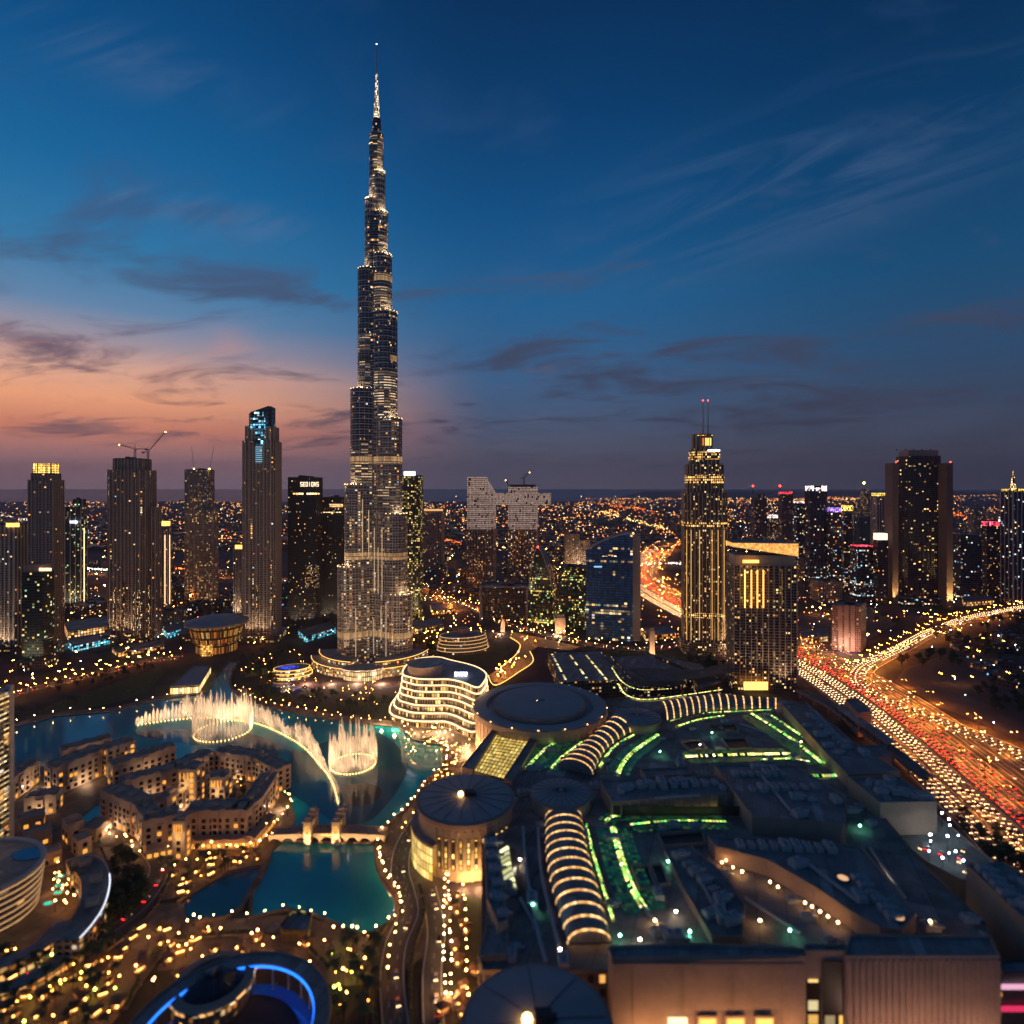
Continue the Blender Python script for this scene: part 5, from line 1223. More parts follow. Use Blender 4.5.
skylight('left white green strip of roof glass in the sloping pair at the far corner', [(752, 714), (790, 738), (823, 764)], 4.2, M_SG, border=12)
skylight('right white green strip of roof glass in the sloping pair beside the long block', [(772, 716), (810, 742), (851, 771)], 3.4, M_SG)
skylight('curved green strip of roof glass left of the flat round pavilion', [(618, 774), (624, 762), (636, 750), (658, 735)], 3.6, M_SG, border=7)
skylight('green strip along the right foot of the short arcade', [(600, 767), (608, 754), (618, 744), (634, 735)], 2.4, M_SG)
skylight('short green strip under the long curved arcade', [(676, 727), (698, 720), (724, 716)], 2.6, M_SG)
skylight('green strip along the front foot of the long curved arcade', [(668, 722), (700, 714), (740, 711.5), (775, 710)], 2.0, M_SG)
skylight('bright yellow green bar of roof glass below the columned block', [(625, 814), (672, 811), (720, 808)], 4.4, M_SY)
skylight('broken green bar of roof glass parallel to the bright yellow bar', [(630, 825), (675, 821), (726, 822)], 2.4, M_SG, border=7)
skylight('long green strip of roof glass running to the front right of the nearest arcade', [(613, 828), (621, 858), (632, 888), (646, 912)], 4.0, M_SG, border=9)
skylight('thin green strip along the right foot of the nearest arcade', [(586, 824), (592, 850), (601, 880), (613, 920)], 1.8, M_SG)
skylight('wide green glow of roof glass at the corner of the long block', [(812, 776), (832, 776), (851, 773)], 5.0, M_SG)
skylight('green strip of roof glass beside the yellow grid', [(527, 768), (546, 749), (576, 731)], 3.0, M_SG, border=9)
skylight('plain green light line left of the short arcade', [(551, 769), (562, 757), (582, 742)], 2.2, M_SG, border=5)
skylight('green lit edge of the sunken court in the front mall roof', [(687, 882), (695, 897), (702, 912)], 3.5, M_SG)
skylight('second green lit edge at the front of the sunken court', [(722, 916), (728, 926), (735, 936)], 3.5, M_SG)
skylight('row of white lit roof windows left of the nearest arcade', [(507, 850), (510, 870), (515, 893)], 9, glow_cells('roof_window', [(0, srgb(200, 200, 120)), (1, srgb(240, 240, 190))], .6, 2.2, 4.6, 8, .9, True, (.02, .02, .02), .12))
skylight('golden chain of roof lights round the bright court at the back of the mall', [(618, 684), (626, 695), (645, 700), (680, 696), (722, 690)], 2.4, M_SY, z=HM + 1)
skylight('second golden line of roof lights behind the bright court', [(612, 668), (622, 682), (640, 690), (672, 689)], 1.8, M_SY, z=HM + 1)
skylight('short green strip beside the end of the straight yellow strip', [(760, 760), (790, 759), (810, 762)], 2.4, M_SG)
skylight('green strip joining the yellow bar to the long green strip', [(606, 822), (612, 817), (624, 815)], 3.0, M_SG, border=4)
# yellow grid skylight
q = GP([(498, 729), (534, 733), (504, 779), (473, 771)], HM + 2); gr = thing('grid_skylight', 'golden grid skylight sloping between the two big round halls', 'skylight', (*q[0], HM))
NX, NY = 9, 15; gm = MB(); fm = MB(); M_GRID = glow_cells('grid_gold', [(0, srgb(226, 186, 80)), (1, srgb(255, 220, 120))], .55, 1.3, 1, 1, 1, True, (.1, .08, .03), .04)
def bil(u, v): return tuple((q[0][k] * (1 - u) + q[1][k] * u) * (1 - v) + (q[3][k] * (1 - u) + q[2][k] * u) * v for k in (0, 1))
gm.face([(*bil(0, 0), HM + 2), (*bil(1, 0), HM + 2), (*bil(1, 1), HM + 2), (*bil(0, 1), HM + 2)][::-1], 0, [(0, 0), (NX, 0), (NX, NY), (0, NY)][::-1]); gm.build('glass', M_GRID, gr)
for i in range(NX + 1): fm.tube([(*bil(i / NX, 0), HM + 2.2), (*bil(i / NX, 1), HM + 2.2)], .28, 4)
for i in range(NY + 1): fm.tube([(*bil(0, i / NY), HM + 2.2), (*bil(1, i / NY), HM + 2.2)], .28, 4)
fm.build('grid_frame', M_RIM, gr)
wl = block('roof_slab', 'dark roof strip along the lake side of the golden grid skylight', [(462, 768), (496, 726), (499, 729), (473, 771)], HM + 4, 0, M_BEIGE2, M_ROOF); 
block('roof_slab', 'dark roof strip between the golden grid and the green strip', [(504, 779), (534, 733), (541, 735), (512, 783)], HM + 3, HM, M_BEIGE2, M_ROOF2)
# blocks standing on the mall roof
BA = block('roof_block', 'flat roofed block with a row of columns in front of the yellow green strip', [(600, 781), (717, 777), (734, 794), (612, 803)], 33, HM, M_BEIGE2, M_ROOF2)
cm = MB(); y_ = BA['q']; a, b = G(612, 803, 33), G(734, 794, 33)
for k in range(15): cm.rbox(a[0] + (b[0] - a[0]) * k / 14, a[1] + (b[1] - a[1]) * k / 14 - .7, 0, .9, .9, HM, 33)
cm.build('column_row', M_BEIGE, BA['root']); MB().box(a[0], b[0], a[1] - .35, a[1] - .1, HM + 1, 31).build('painted_shade', M_STEEL, BA['root'])  # dark plate painting in the shade behind the columns
BB = block('roof_block', 'largest plain flat roofed block in the centre of the mall', [(714, 765), (796, 767), (846, 797), (846, 826), (752, 817)], 35, HM, M_BEIGE2, M_ROOF2)
BC = block('roof_block', 'long narrow roofed block running along the motorway side of the mall', [(782, 705), (806, 703), (838, 730), (858, 746), (900, 772), (848, 776), (830, 758)], 33, 0, M_BEIGE2, M_ROOF2)
BD = block('roof_block', 'block with a pale lit front wall beside the service yard', [(848, 778), (900, 778), (937, 803), (880, 804)], 34, 0, M_BEIGE, M_ROOF2)
BE = block('roof_block', 'sloping edged block at the far right side of the mall', [(966, 866), (1004, 864), (1050, 890), (1080, 960), (1040, 935)], 30, 0, M_BEIGE2, M_ROOF2)
BF = block('roof_block', 'big roof with a curved lamp lit edge in the right foreground', [(708, 837), (780, 841), (861, 847), (890, 882), (916, 915), (901, 932), (880, 929), (851, 913), (813, 887), (767, 861), (715, 847)], 32, HM, M_BEIGE2, M_ROOF2)
BG = block('roof_block', 'sandy roofed wing with mauve deck in the front of the mall', [(664, 850), (690, 846), (720, 872), (745, 905), (742, 938), (712, 938), (684, 890)], 28, HM, M_BEIGE2, M_GRAVEL)
BK = block('roof_block', 'flat roofed strip at the left edge of the mall above the service road', [(484, 838), (495, 831), (499, 868), (508, 922), (498, 926), (487, 900)], 30, 0, M_BEIGE, M_ROOF2)
block('roof_block', 'low dark block behind the columned block and the green curve', [(640, 770), (688, 768), (692, 775), (646, 778)], 28, HM, M_BEIGE2, M_ROOF2)
for pts, lab in (([(845, 700), (858, 699), (872, 712), (858, 714)], 'small flat block beside the metro viaduct at the corner of the mall'), ([(856, 746), (884, 746), (892, 757), (868, 758)], 'small flat block stepping down from the long narrow block')): block('side_block', lab, pts, 22, 0, M_BEIGE2, M_ROOF2)
# front wall with lit doorways at the very bottom
HF = 36.0
fw = block('front_block', 'wide brown front wall of the mall with glowing doorways at the bottom edge', [(612, 960), (806, 958), (806, 950), (700, 945), (608, 948)], HF, 0, M_BEIGE2, M_ROOF2)
fw2 = block('front_block', 'ribbed mauve front wall at the bottom right of the mall', [(845, 958), (1000, 958), (990, 938), (850, 936)], HF, 0, M_BEIGE2, M_ROOF2)
fw3 = block('front_block', 'narrow lit window tower between the brown wall and the ribbed wall', [(804, 953), (846, 953), (846, 946), (804, 946)], HF + 1, 0, M_BEIGE2, M_ROOF2)
def front_pt(px_, z, w_): 
    Y = min(a[1] for a in w_['q']) - .3; return ((px_ - 512) * Y / F, Y)
ribm = MB()
for k in range(24):
    x, Y = front_pt(848 + k * 6.5, 0, fw2); ribm.box(x, x + 1.1, Y - .25, Y + .35, 0, HF - .8)
ribm.build('wall_rib', M_BEIGE2, fw2['root'])
jm = MB(); cm = MB()
for w_, xa, xb in ((fw, 613, 804),):
    for k in range(4): x, Y = front_pt(xa + 20 + k * 50, 0, w_); jm.box(x, x + .18, Y + .1, Y + .4, 0, HF - 2)
    x, Y = front_pt(xa, 0, w_); xe, _ = front_pt(xb, 0, w_); cm.box(x, xe, Y - .7, Y + .4, HF - 2.0, HF - .8)
jm.build('cladding_joint', M_BEIGE2, fw['root']); cm.build('cornice', M_BEIGE2, fw['root'])
for xs in (697, 725, 754):
    x, Y = front_pt(xs, 0, fw); d = MB().box(x, x + 8.5, Y - .5, Y + .3, 0, 13).build('doorway', M_BEIGE, fw['root']); MB().box(x + .8, x + 7.7, Y - .8, Y - .55, 0, 12).build('lit_glass', glow('door_amber', srgb(255, 170, 84), 2.2), d).location = (0, 0, 0)
x, Y = front_pt(668, 0, fw); MB().box(x, x + 8, Y - .6, Y, 9, 12).build('wall_sign', E_LED, fw['root'])
for xs in (640, 675, 712, 745, 790): x, Y = front_pt(xs, 0, fw); lamp_light('wall_wash', fw['root'], (x, Y - 9, 5), 4200, (1, .5, .2), 1)
for xs in (870, 920, 975): x, Y = front_pt(xs, 0, fw2); lamp_light('wall_wash', fw2['root'], (x, Y - 14, 3), 5200, (1, .55, .36), 1)
M_TW = glow_cells('tower_window', [(0, srgb(255, 190, 80)), (1, srgb(255, 236, 180))], .3, 2.0, 6, 6, .85, True, (.03, .02, .015), .15)
x0, Y = front_pt(806, 0, fw3); x1, _ = front_pt(820, 0, fw3); x2, _ = front_pt(842, 0, fw3)
m = MB(); m.wall((x0, Y - .1), (x1, Y - .1), 2, 26); m.build('window', M_TW, fw3['root']); MB().box(x1 + 1, x2, Y - .4, Y, 9, 34, 0, True).build('dark_recess', M_STEEL, fw3['root']); m = MB(); m.wall((x1 + 1, Y - .5), (x2, Y - .5), 0, 12); m.build('window', M_TW, fw3['root'])
sb = block('shop_block', 'shop building with pink and blue lit signs at the right bottom edge', [(1000, 975), (1060, 972), (1060, 960), (1002, 962)], 22, 0, M_DARKCLAD, M_ROOF2)
x, Y = front_pt(1000, 0, sb); xe, _ = front_pt(1040, 0, sb)
MB().box(x, xe, Y - .8, Y - .2, 16.5, 18.5).build('sign_band', glow('band_white_pink', srgb(255, 190, 220), .8), sb['root']); MB().box(x, xe, Y - 1.0, Y - .2, 7, 9).build('sign_band', E_PINK, sb['root'])
lf = block('corner_block', 'orange lit corner building at the left front of the mall', [(478, 958), (507, 956), (509, 926), (487, 925)], 26, 0, M_BEIGE, M_ROOF)
lamp_light('wall_wash', lf['root'], (lf['cx'] - 3, lf['cy'] - 22, 6), 9000, (1, .5, .18), 1); lamp_light('wall_wash', lf['root'], (lf['cx'] - 20, lf['cy'] - 2, 6), 7000, (1, .5, .18), 1)
# lamps along the curved edge of the big foreground roof
for pxy in ((722, 868), (733, 873), (770, 888), (778, 893), (812, 913), (820, 918), (828, 923), (838, 929), (726, 866), (805, 909)):
    x, y = G(pxy[0], pxy[1], HM); t = thing('roof_lamp', 'warm lamp standing under the curved edge of the foreground roof', 'lamp', (x, y, HM), 'lamps under the curved roof edge')
    MB().lathe(x, y, [(.5, HM), (.25, HM + .4), (.18, HM + 2.6)], 6).build('post', M_STEEL, t); MB().ball(x, y, HM + 3.2, .55, 8, 5).build('globe', glow('roof_globe', srgb(255, 190, 120), 22), t)
for pxy, lab in (((843, 878), 'round lit roof hatch on the big foreground roof'), ((898, 917), 'round lit roof hatch near the corner of the big foreground roof')):
    x, y = G(*pxy, 33); t = thing('roof_hatch', lab, 'roof hatch', (x, y, 32)); MB().lathe(x, y, [(3.0, 32), (3.0, 33), (2.6, 33.2)], 16).build('kerb', M_RIM, t); MB().lathe(x, y, [(2.6, 33.15), (0, 33.6)], 16).build('dome', glow('hatch_amber', srgb(255, 196, 150), .8), t)
# lit service yard at the right
YARD = [(880, 822), (905, 815), (936, 815), (1000, 868), (985, 885), (960, 880), (925, 862)]
yd = block('service_deck', 'pale lit service deck with parked cars right of the mall', YARD, 14, 0, M_CONC, plain('deck_concrete', (.16, .18, .165), .8, var=.3))
M_DECKLAMP = E_WHITE
# roof plant: one unit copied about
um = MB(); um.box(-2.4, 2.4, -1.5, 1.5, 0, 1.9); um.lathe(-1.1, 0, [(.85, 1.9), (.85, 2.3), (.7, 2.3)], 10); um.lathe(1.1, 0, [(.85, 1.9), (.85, 2.3), (.7, 2.3)], 10); um.box(2.4, 4.2, -.5, .5, .3, 1.1)
unit0 = tag(um.build('air_handling_unit', plain('galvanised', (.55, .54, .52), .5, metal=.2, var=.15)), 'grey rooftop air handling unit with two fans', 'air conditioner', 'air handling units on the mall roofs')
spots = []
ROOFS = [(BA['q'], 33.1), (BB['q'], 35.1), (BC['q'], 33.1), (BD['q'], 34.1), (BF['q'], 32.1), (BG['q'], 28.1), (BK['q'], 30.1), (BE['q'], 30.1)]
rnd = random.Random(5); k = 0
while k < 260:
    q, z = ROOFS[k % len(ROOFS)] if k < 110 else (mall['q'], HM + .1)
    x = rnd.uniform(min(a[0] for a in q), max(a[0] for a in q)); y = rnd.uniform(min(a[1] for a in q), max(a[1] for a in q))
    k += 1
    if not inside((x, y), offset(q, -4)): continue
    if z < HM + 1 and any(inside((x, y), offset(r_[0], 4)) for r_ in ROOFS): continue
    if z < HM + 1 and any(math.dist((x, y), ro['c']) < ro['r'] + 4 for ro in (RO1, RO2, RO3, RO4, RO5)): continue
    o = unit0 if not spots else unit0.copy()
    if spots: COL.objects.link(o)
    spots.append(o); o.location = (x, y, z); o.rotation_euler.z = rnd.choice((0, R(90), R(20))); s = rnd.uniform(.8, 1.9); o.scale = (s, s, s)
for (qx, z, p0, p1, n_) in ((BB['q'], 35.1, (735, 775), (782, 775), 7), (BB['q'], 35.1, (752, 790), (815, 788), 7), (BF['q'], 32.1, (740, 846), (830, 850), 9), (BF['q'], 32.1, (858, 880), (893, 918), 6), (BC['q'], 33.1, (812, 716), (846, 748), 9), (BA['q'], 33.1, (630, 787), (715, 784), 9), (BG['q'], 28.1, (680, 858), (722, 900), 6), (BE['q'], 30.1, (985, 872), (1015, 905), 5), (BD['q'], 34.1, (870, 784), (915, 797), 6), (BK['q'], 30.1, (491, 845), (503, 915), 6)):
    a, b = Vector(G(*p0, z)), Vector(G(*p1, z)); an = math.atan2(b.y - a.y, b.x - a.x)
    for k in range(n_):
        c_ = a.lerp(b, k / (n_ - 1)); o = unit0.copy(); COL.objects.link(o); o.location = (c_.x, c_.y, z); o.rotation_euler.z = an + R(90); s = U(1.0, 1.7); o.scale = (s, s, s)
wm = [([(708, 724), (735, 723), (739, 731), (713, 731)], 'dark sunken roof court nearest the long curved arcade'), ([(722, 738), (745, 737), (751, 747), (730, 748)], 'dark sunken roof court above the straight yellow strip'), ([(680, 740), (700, 739), (708, 748), (690, 749)], 'dark sunken roof court left of the other two'),
      ([(658, 833), (702, 829), (706, 842), (664, 845)], 'dark sunken court behind the sandy roofed wing'), ([(632, 866), (648, 864), (656, 886), (640, 888)], 'left dark sunken bay in the front roof'), ([(650, 863), (662, 862), (669, 882), (658, 884)], 'right dark sunken bay in the front roof')]
for pts, lab in wm:
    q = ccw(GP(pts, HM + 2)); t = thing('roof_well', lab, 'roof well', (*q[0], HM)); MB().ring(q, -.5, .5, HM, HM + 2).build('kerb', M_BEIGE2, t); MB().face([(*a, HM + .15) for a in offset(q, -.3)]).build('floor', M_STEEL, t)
for k, (pa, pb, lab) in enumerate((((520, 900), (540, 938), 'long duct left of the nearest arcade'), ((655, 800), (700, 797), 'long duct on the columned block'), ((640, 905), (668, 940), 'long duct right of the green strip'), ((760, 775), (790, 812), 'duct crossing the largest plain block'), ((690, 862), (712, 905), 'duct on the sandy roofed wing'), ((800, 860), (860, 905), 'duct crossing the big foreground roof'), ((745, 900), (800, 935), 'duct behind the brown front wall'), ((870, 850), (905, 900), 'duct beside the big foreground roof'), ((815, 712), (845, 745), 'duct along the long narrow block'), ((740, 725), (800, 745), 'duct across the far roof court'))):
    z_ = (HM, 33, HM, 35, 28, 32, HM, HM, 33, HM)[k] + .1; a, b = Vector(G(*pa, z_)), Vector(G(*pb, z_)); t = thing('roof_duct', lab, 'duct', (*a, z_)); an = math.atan2(b.y - a.y, b.x - a.x); c_ = (a + b) / 2
    MB().rbox(c_.x, c_.y, an, (b - a).length, 1.3, z_ + .5, z_ + 1.7, 0, True).build('duct_run', MATS['galvanised'], t); sp_ = MB()
    for j in range(int((b - a).length / 6)): q_ = a.lerp(b, (j + .5) / max(1, int((b - a).length / 6))); sp_.rbox(q_.x, q_.y, an, .3, 1.6, z_, z_ + .5)
    sp_.build('support_row', M_STEEL, t)
rnd = random.Random(11)
for k, (px_, py_) in enumerate(((520, 860), (533, 905), (560, 950), (640, 940), (668, 862), (690, 932), (742, 872), (760, 921), (790, 931), (700, 745), (712, 733), (660, 752), (748, 769), (801, 742), (880, 872), (896, 905), (930, 922), (960, 940), (870, 890), (842, 832), (860, 826), (655, 921), (620, 936), (676, 912))):
    x, y = G(px_, py_, HM + 3); t = thing('roof_floodlight', 'small work lamp on the mall roof', 'lamp', (x, y, HM), 'work lamps on the mall roof'); MB().tube([(x, y, HM), (x, y, HM + 3)], .12, 5).build('post', M_STEEL, t); MB().ball(x, y, HM + 3.3, .5, 8, 5).build('globe', (E_WARM, E_WHITE, glow('lamp_teal', srgb(130, 255, 210), 40))[rnd.randrange(3)], t)
for pth, lab in (([(523, 826), (526, 868), (536, 925), (546, 962)], 'outer curved parapet wall left of the nearest arcade'), ([(538, 828), (541, 872), (551, 915), (562, 958)], 'inner curved parapet wall beside the nearest arcade')):
    p = spline(GP(pth, HM + 3), 5); t = thing('parapet_wall', lab, 'wall', (*p[0], HM)); l, r = side_path(p, -.5), side_path(p, .5); m = MB().prism(l + r[::-1], HM, HM + 3.2, 0); m.build('wall_body', M_BEIGE2, t); MB().strip(side_path(p, -.8), side_path(p, .8), HM + 3.25).build('coping', M_WHITE, t)
M_CYAN = glow_cells('hall_cyan', [(0, srgb(40, 190, 220)), (.6, srgb(130, 220, 240)), (1, srgb(230, 245, 255))], .2, 2.4, 4, 3, .7, True, (.03, .05, .06), .12)
M_AMBW = glow_cells('hall_amber', [(0, srgb(255, 140, 50)), (.7, srgb(255, 196, 110)), (1, srgb(255, 232, 190))], .2, 2.2, 4, 4, .75, True, (.06, .04, .03), .14)
for pts, h, mt, lab in (([(66, 640), (104, 633), (110, 638), (74, 646)], 9, M_CYAN, 'low hall with cyan lit front among the left towers'), ([(162, 628), (186, 622), (190, 626), (168, 633)], 9, M_CYAN, 'low hall with cyan lit front beside the round glass hall'), ([(298, 630), (330, 622), (336, 627), (306, 636)], 10, M_CYAN, 'low hall with cyan lit front behind the lakeside park'), ([(64, 622), (106, 616), (108, 626), (68, 632)], 14, M_AMBW, 'amber lit low block between the crowned tower and the crane tower'), ([(112, 648), (160, 641), (164, 645), (118, 653)], 6, M_AMBW, 'low terraced hall in front of the twin crane tower'), ([(410, 622), (440, 618), (444, 624), (414, 629)], 9, M_AMBW, 'low amber lit hall right of the giant tower'), ([(430, 604), (452, 604), (454, 609), (432, 610)], 9, M_AMBW, 'low amber lit hall by the straight back road'), ([(800, 632), (826, 629), (828, 636), (802, 640)], 8, M_AMBW, 'low amber lit hall left of the pink apartment block'), ([(962, 597), (992, 596), (994, 600), (964, 602)], 9, M_AMBW, 'low amber lit hall behind the slip road near the right edge'), ([(640, 628), (668, 626), (676, 633), (646, 636)], 8, M_AMBW, 'low amber lit hall at the foot of the blue glass building')):
    block('low_hall', lab, pts, h, 0, mt, M_ROOF2)
# --- metro viaduct
vp = spline(GP([(800, 690), (831, 706), (860, 727), (895, 752), (927, 777)], 9), 5); vt = thing('metro_viaduct', 'raised metro viaduct with an orange lit side running beside the mall', 'viaduct', (*vp[0], 0))
dm = MB().strip(side_path(vp, -5), side_path(vp, 5), 9.0)
for d, f in ((-5, 1), (5, -1)):
    p = side_path(vp, d)
    for a, b in zip(p, p[1:]): dm.face([(*a, 7.2), (*b, 7.2), (*b, 10.2), (*a, 10.2)][::f])
dm.build('deck', M_CONC, vt)
for (p, a) in resample(vp, 22): MB().lathe(p[0], p[1], [(1.3, 0), (1.2, 6), (3.2, 7.3)], 8).build('pier', M_CONC, vt)
tm = MB()
for d in (-2.6, -1.2, 1.2, 2.6): tm.strip(side_path(vp, d - .1), side_path(vp, d + .1), 9.2)
tm.build('rail', M_STEEL, vt)
st = thing('metro_station_canopy', 'long grey station roof over the viaduct beside the small blocks', 'station', (*vp[8], 9)); p = vp[7:16]
cmn = MB()
for k in range(7):
    t0, t1 = -6 + k * 12 / 7, -6 + (k + 1) * 12 / 7; f_ = lambda t: 14.5 + 3.2 * math.cos(t / 6 * 1.5)
    l, r = side_path(p, t0), side_path(p, t1)
    for i in range(len(p) - 1): cmn.face([(*l[i], f_(t0)), (*r[i], f_(t1)), (*r[i+1], f_(t1)), (*l[i+1], f_(t0))])
cmn.build('canopy', M_ROOF, st)
ps = MB()
for i in range(len(p)): 
    for d in (-5.6, 5.6): ps.rbox(*side_path(p, d)[i], 0, .5, .5, 9, 15)
ps.build('post_row', M_STEEL, st)

# ------------------------------------------------------------------ curved building with gold light lines by the lake
top = GP([(403, 674), (411, 677), (419, 678.6), (434, 679), (449, 679), (463, 682), (476, 687), (482, 684), (486, 674), (474, 666), (450, 660), (437, 657), (416, 659), (406, 666)], 44)
top = [p[:2] for p in spline(top, 3, True)]
WR_ = thing('wavy_terraced_building', 'wave fronted building wrapped in gold light lines beside the lake', 'building', (sum(a[0] for a in top) / len(top), sum(a[1] for a in top) / len(top), 0))
FA_WAVE = facade('facade_wave', (.20, .15, .10), (.02, .016, .012), 2.6, 6.2, .7, .6, .35, [(0, srgb(255, 170, 70)), (1, srgb(255, 226, 150))], 2.4, .2, cluster=.3)
zz = [0, 7, 13.2, 19.4, 25.6, 31.8, 38, 44]; off = [13, 8.5, 4.5, 2.4, 1.2, .5, 0]
for k in range(7):
    q = offset(top, off[k]); MB().prism(q, zz[k], zz[k+1], 0, 1).build('storey', [FA_WAVE, M_ROOF], WR_)
    MB().ring(q, -.2, 1.1, zz[k+1] - .6, zz[k+1] + .3).build('light_line', E_LED, WR_)
FOOT.append(offset(top, 14))
c = G(425, 664, 52); MB().lathe(*c, [(18, 44), (18, 52.5)], 28, 0).build('roof_drum', M_BEIGE2, WR_, True); MB().lathe(*c, [(18, 52.3), (18.6, 52.4), (18.6, 53.3), (0, 54.2)], 28, 0).build('drum_roof', M_ROOF, WR_)
sp_ = G(461, 674, 47); m = MB()
for i, ch in enumerate('EMAAR'):
    for (u0, v0, u1, v1) in GL[ch]: m.box(sp_[0] - 6.5 + i * 2.7 + u0 * 2.1, sp_[0] - 6.5 + i * 2.7 + u1 * 2.1, sp_[1], sp_[1] + .4, 44.6 + v0 * 4.4, 44.6 + v1 * 4.4, 0, True)
m.build('sign_letters', glow('sign_white_blue', srgb(225, 230, 255), 4), WR_)
for k in range(6): a = offset(top, 26)[k * 3 + 1]; lamp_light('floodlight', WR_, (*a, 6), 9000, (1, .66, .34), 1.5)
# oval building behind it
c = G(462, 646, 10); ov = thing('oval_building', 'oval dark roofed building with lit bands behind the wave fronted building', 'building', (*c, 0)); e = lambda d: ngon(c[0], c[1] + 15, 33 + d, 32, 20 + d, rot=R(16))
for k in range(5):
    MB().prism(e(5 - k * 1.2), k * 4.6, k * 4.6 + 4.6, 0, 1).build('storey', [FA_STONE2, M_ROOF2], ov); MB().ring(e(5 - k * 1.2), -.1, .7, k * 4.6 + 3.9, k * 4.6 + 4.5).build('light_line', glow('line_dim', srgb(255, 196, 130), .9, False), ov)
MB().prism(ngon(c[0], c[1] + 22, 8, 18), 23, 31, 0, 1).build('roof_drum', [M_BEIGE2, M_ROOF2], ov); FOOT.append(e(6))
# low blue lit terrace building and small pavilions on the far shore
c = G(292, 672, 6); bl = thing('blue_lit_terrace', 'low rounded building with a blue lit roof terrace left of the giant tower', 'building', (*c, 0)); e = lambda d: ngon(c[0], c[1], 24 + d, 26, 17 + d, rot=R(20))
for k in range(3): MB().prism(e(-k * 1.5), k * 4, k * 4 + 4, 0, 1).build('storey', [M_TERR, M_ROOF], bl); MB().ring(e(-k * 1.5), 0, .7, k * 4 + 3.4, k * 4 + 3.9).build('light_line', E_LEDG, bl)
MB().prism(ngon(c[0] - 3, c[1] - 3, 13, 18, 8), 12, 12.6, 0, 0).build('terrace_deck', glow_cells('deck_blue', [(0, srgb(30, 40, 255)), (1, srgb(90, 110, 255))], .4, 2.2, 2.5, 2.5, .8, True), bl); FOOT.append(e(3))
sheet('green_court', [(243, 671), (276, 667), (278, 673), (246, 678)], .5, plain('court_grass', (.20, .24, .08), .8, var=.2))
pool = sheet('ornamental_pool', [(266, 683), (290, 683), (302, 690), (296, 694), (275, 692)], .5, water_mat('pool_blue', (.02, .08, .5)))
# opera house: round glass drum leaning out under a wide roof, plus the flat annex with a glowing edge
c = (G(209, 655)[0], G(209, 655)[1] + 22); op = thing('opera_house', 'round glass hall with leaning gold lit walls under a wide dark roof', 'opera house', (*c, 0))
M_OPERA = glow_cells('opera_gold', [(0, srgb(255, 120, 30)), (.6, srgb(255, 176, 70)), (1, srgb(255, 214, 120))], .05, .7, 1.8, 12, .8, True, (.12, .07, .04), .12)
MB().lathe(*c, [(27, 0), (27, 15)], 40, 0).build('base_wall', M_OPERA, op); MB().lathe(*c, [(29, 15), (30.5, 16.5), (37, 40)], 40, mats=[1, 0]).build('glass_drum', [M_OPERA, M_RIM], op)
MB().lathe(*c, [(37, 40), (42.5, 41), (42.5, 43), (30, 47.5), (12, 50), (0, 50.6)], 40, 0).build('round_roof', M_DOME, op)
fm = MB()
for k in range(40): a = R(9 * k); fm.tube([(c[0] + 31 * math.cos(a), c[1] + 31 * math.sin(a), 16), (c[0] + 37.6 * math.cos(a), c[1] + 37.6 * math.sin(a), 40)], .35, 3)
fm.build('mullion', M_RIM, op); FOOT.append(ngon(*c, 40, 20))
MB().box(c[0] - 8, c[0] + 8, c[1] - 29.5, c[1] - 26.5, 0, 20).build('entrance', glow_cells('entrance_gold', [(0, srgb(255, 150, 50)), (1, srgb(255, 206, 110))], .4, 2.2, 2, 3, .9, True, (.1, .06, .03), .1), op)
an = block('lakeside_pavilion', 'flat roofed pavilion with brightly lit glass sides on the lake edge', [(170, 687), (199, 685.5), (211, 666), (193, 666.5)], 9, 0, glow_cells('pavilion_gold', [(0, srgb(255, 200, 110)), (1, srgb(255, 232, 170))], .8, 2.4, 3, 8, .95, True, (.05, .04, .03), .08), M_DOME)
# dark roofs and bright courts between the mall and the far road
for i, (pts, h, lab) in enumerate((([(548, 653), (600, 651), (626, 681), (560, 683)], 16, 'dark car park roof with three rows of lamps behind the largest round hall'), ([(612, 657), (650, 654), (690, 668), (680, 686), (640, 688)], 14, 'dark low roof beside the bright court at the back of the mall'),
        ([(655, 655), (700, 664), (722, 682), (700, 690), (690, 670)], 18, 'dark stepped roof below the twin spired tower'), ([(600, 655), (611, 657), (640, 690), (628, 690)], 12, 'narrow roof with a lit edge left of the bright court'))):
    b = block('low_roof', lab, pts, h, 0, FA_BLOCK, M_ROOF2)
    if i == 0:
        for (xa, ya, xb, yb) in ((552, 654, 566, 680), (570, 655, 588, 680), (586, 655, 607, 680)):
            p = tparam(GP([(xa, ya), (xb, yb)], 16.5), 4); MB().strip(side_path(p, -1.5), side_path(p, 1.5), 16.6).build('light_row', glow_cells('row_cream', [(0, srgb(255, 214, 120)), (1, srgb(255, 240, 190))], .4, 2.6, 5, 3, .8, True), b['root'])
sheet('bright_court', [(628, 690), (640, 688.5), (700, 690.5), (722, 684), (740, 692), (700, 700), (650, 706)], HM + .3, M_PAVE)
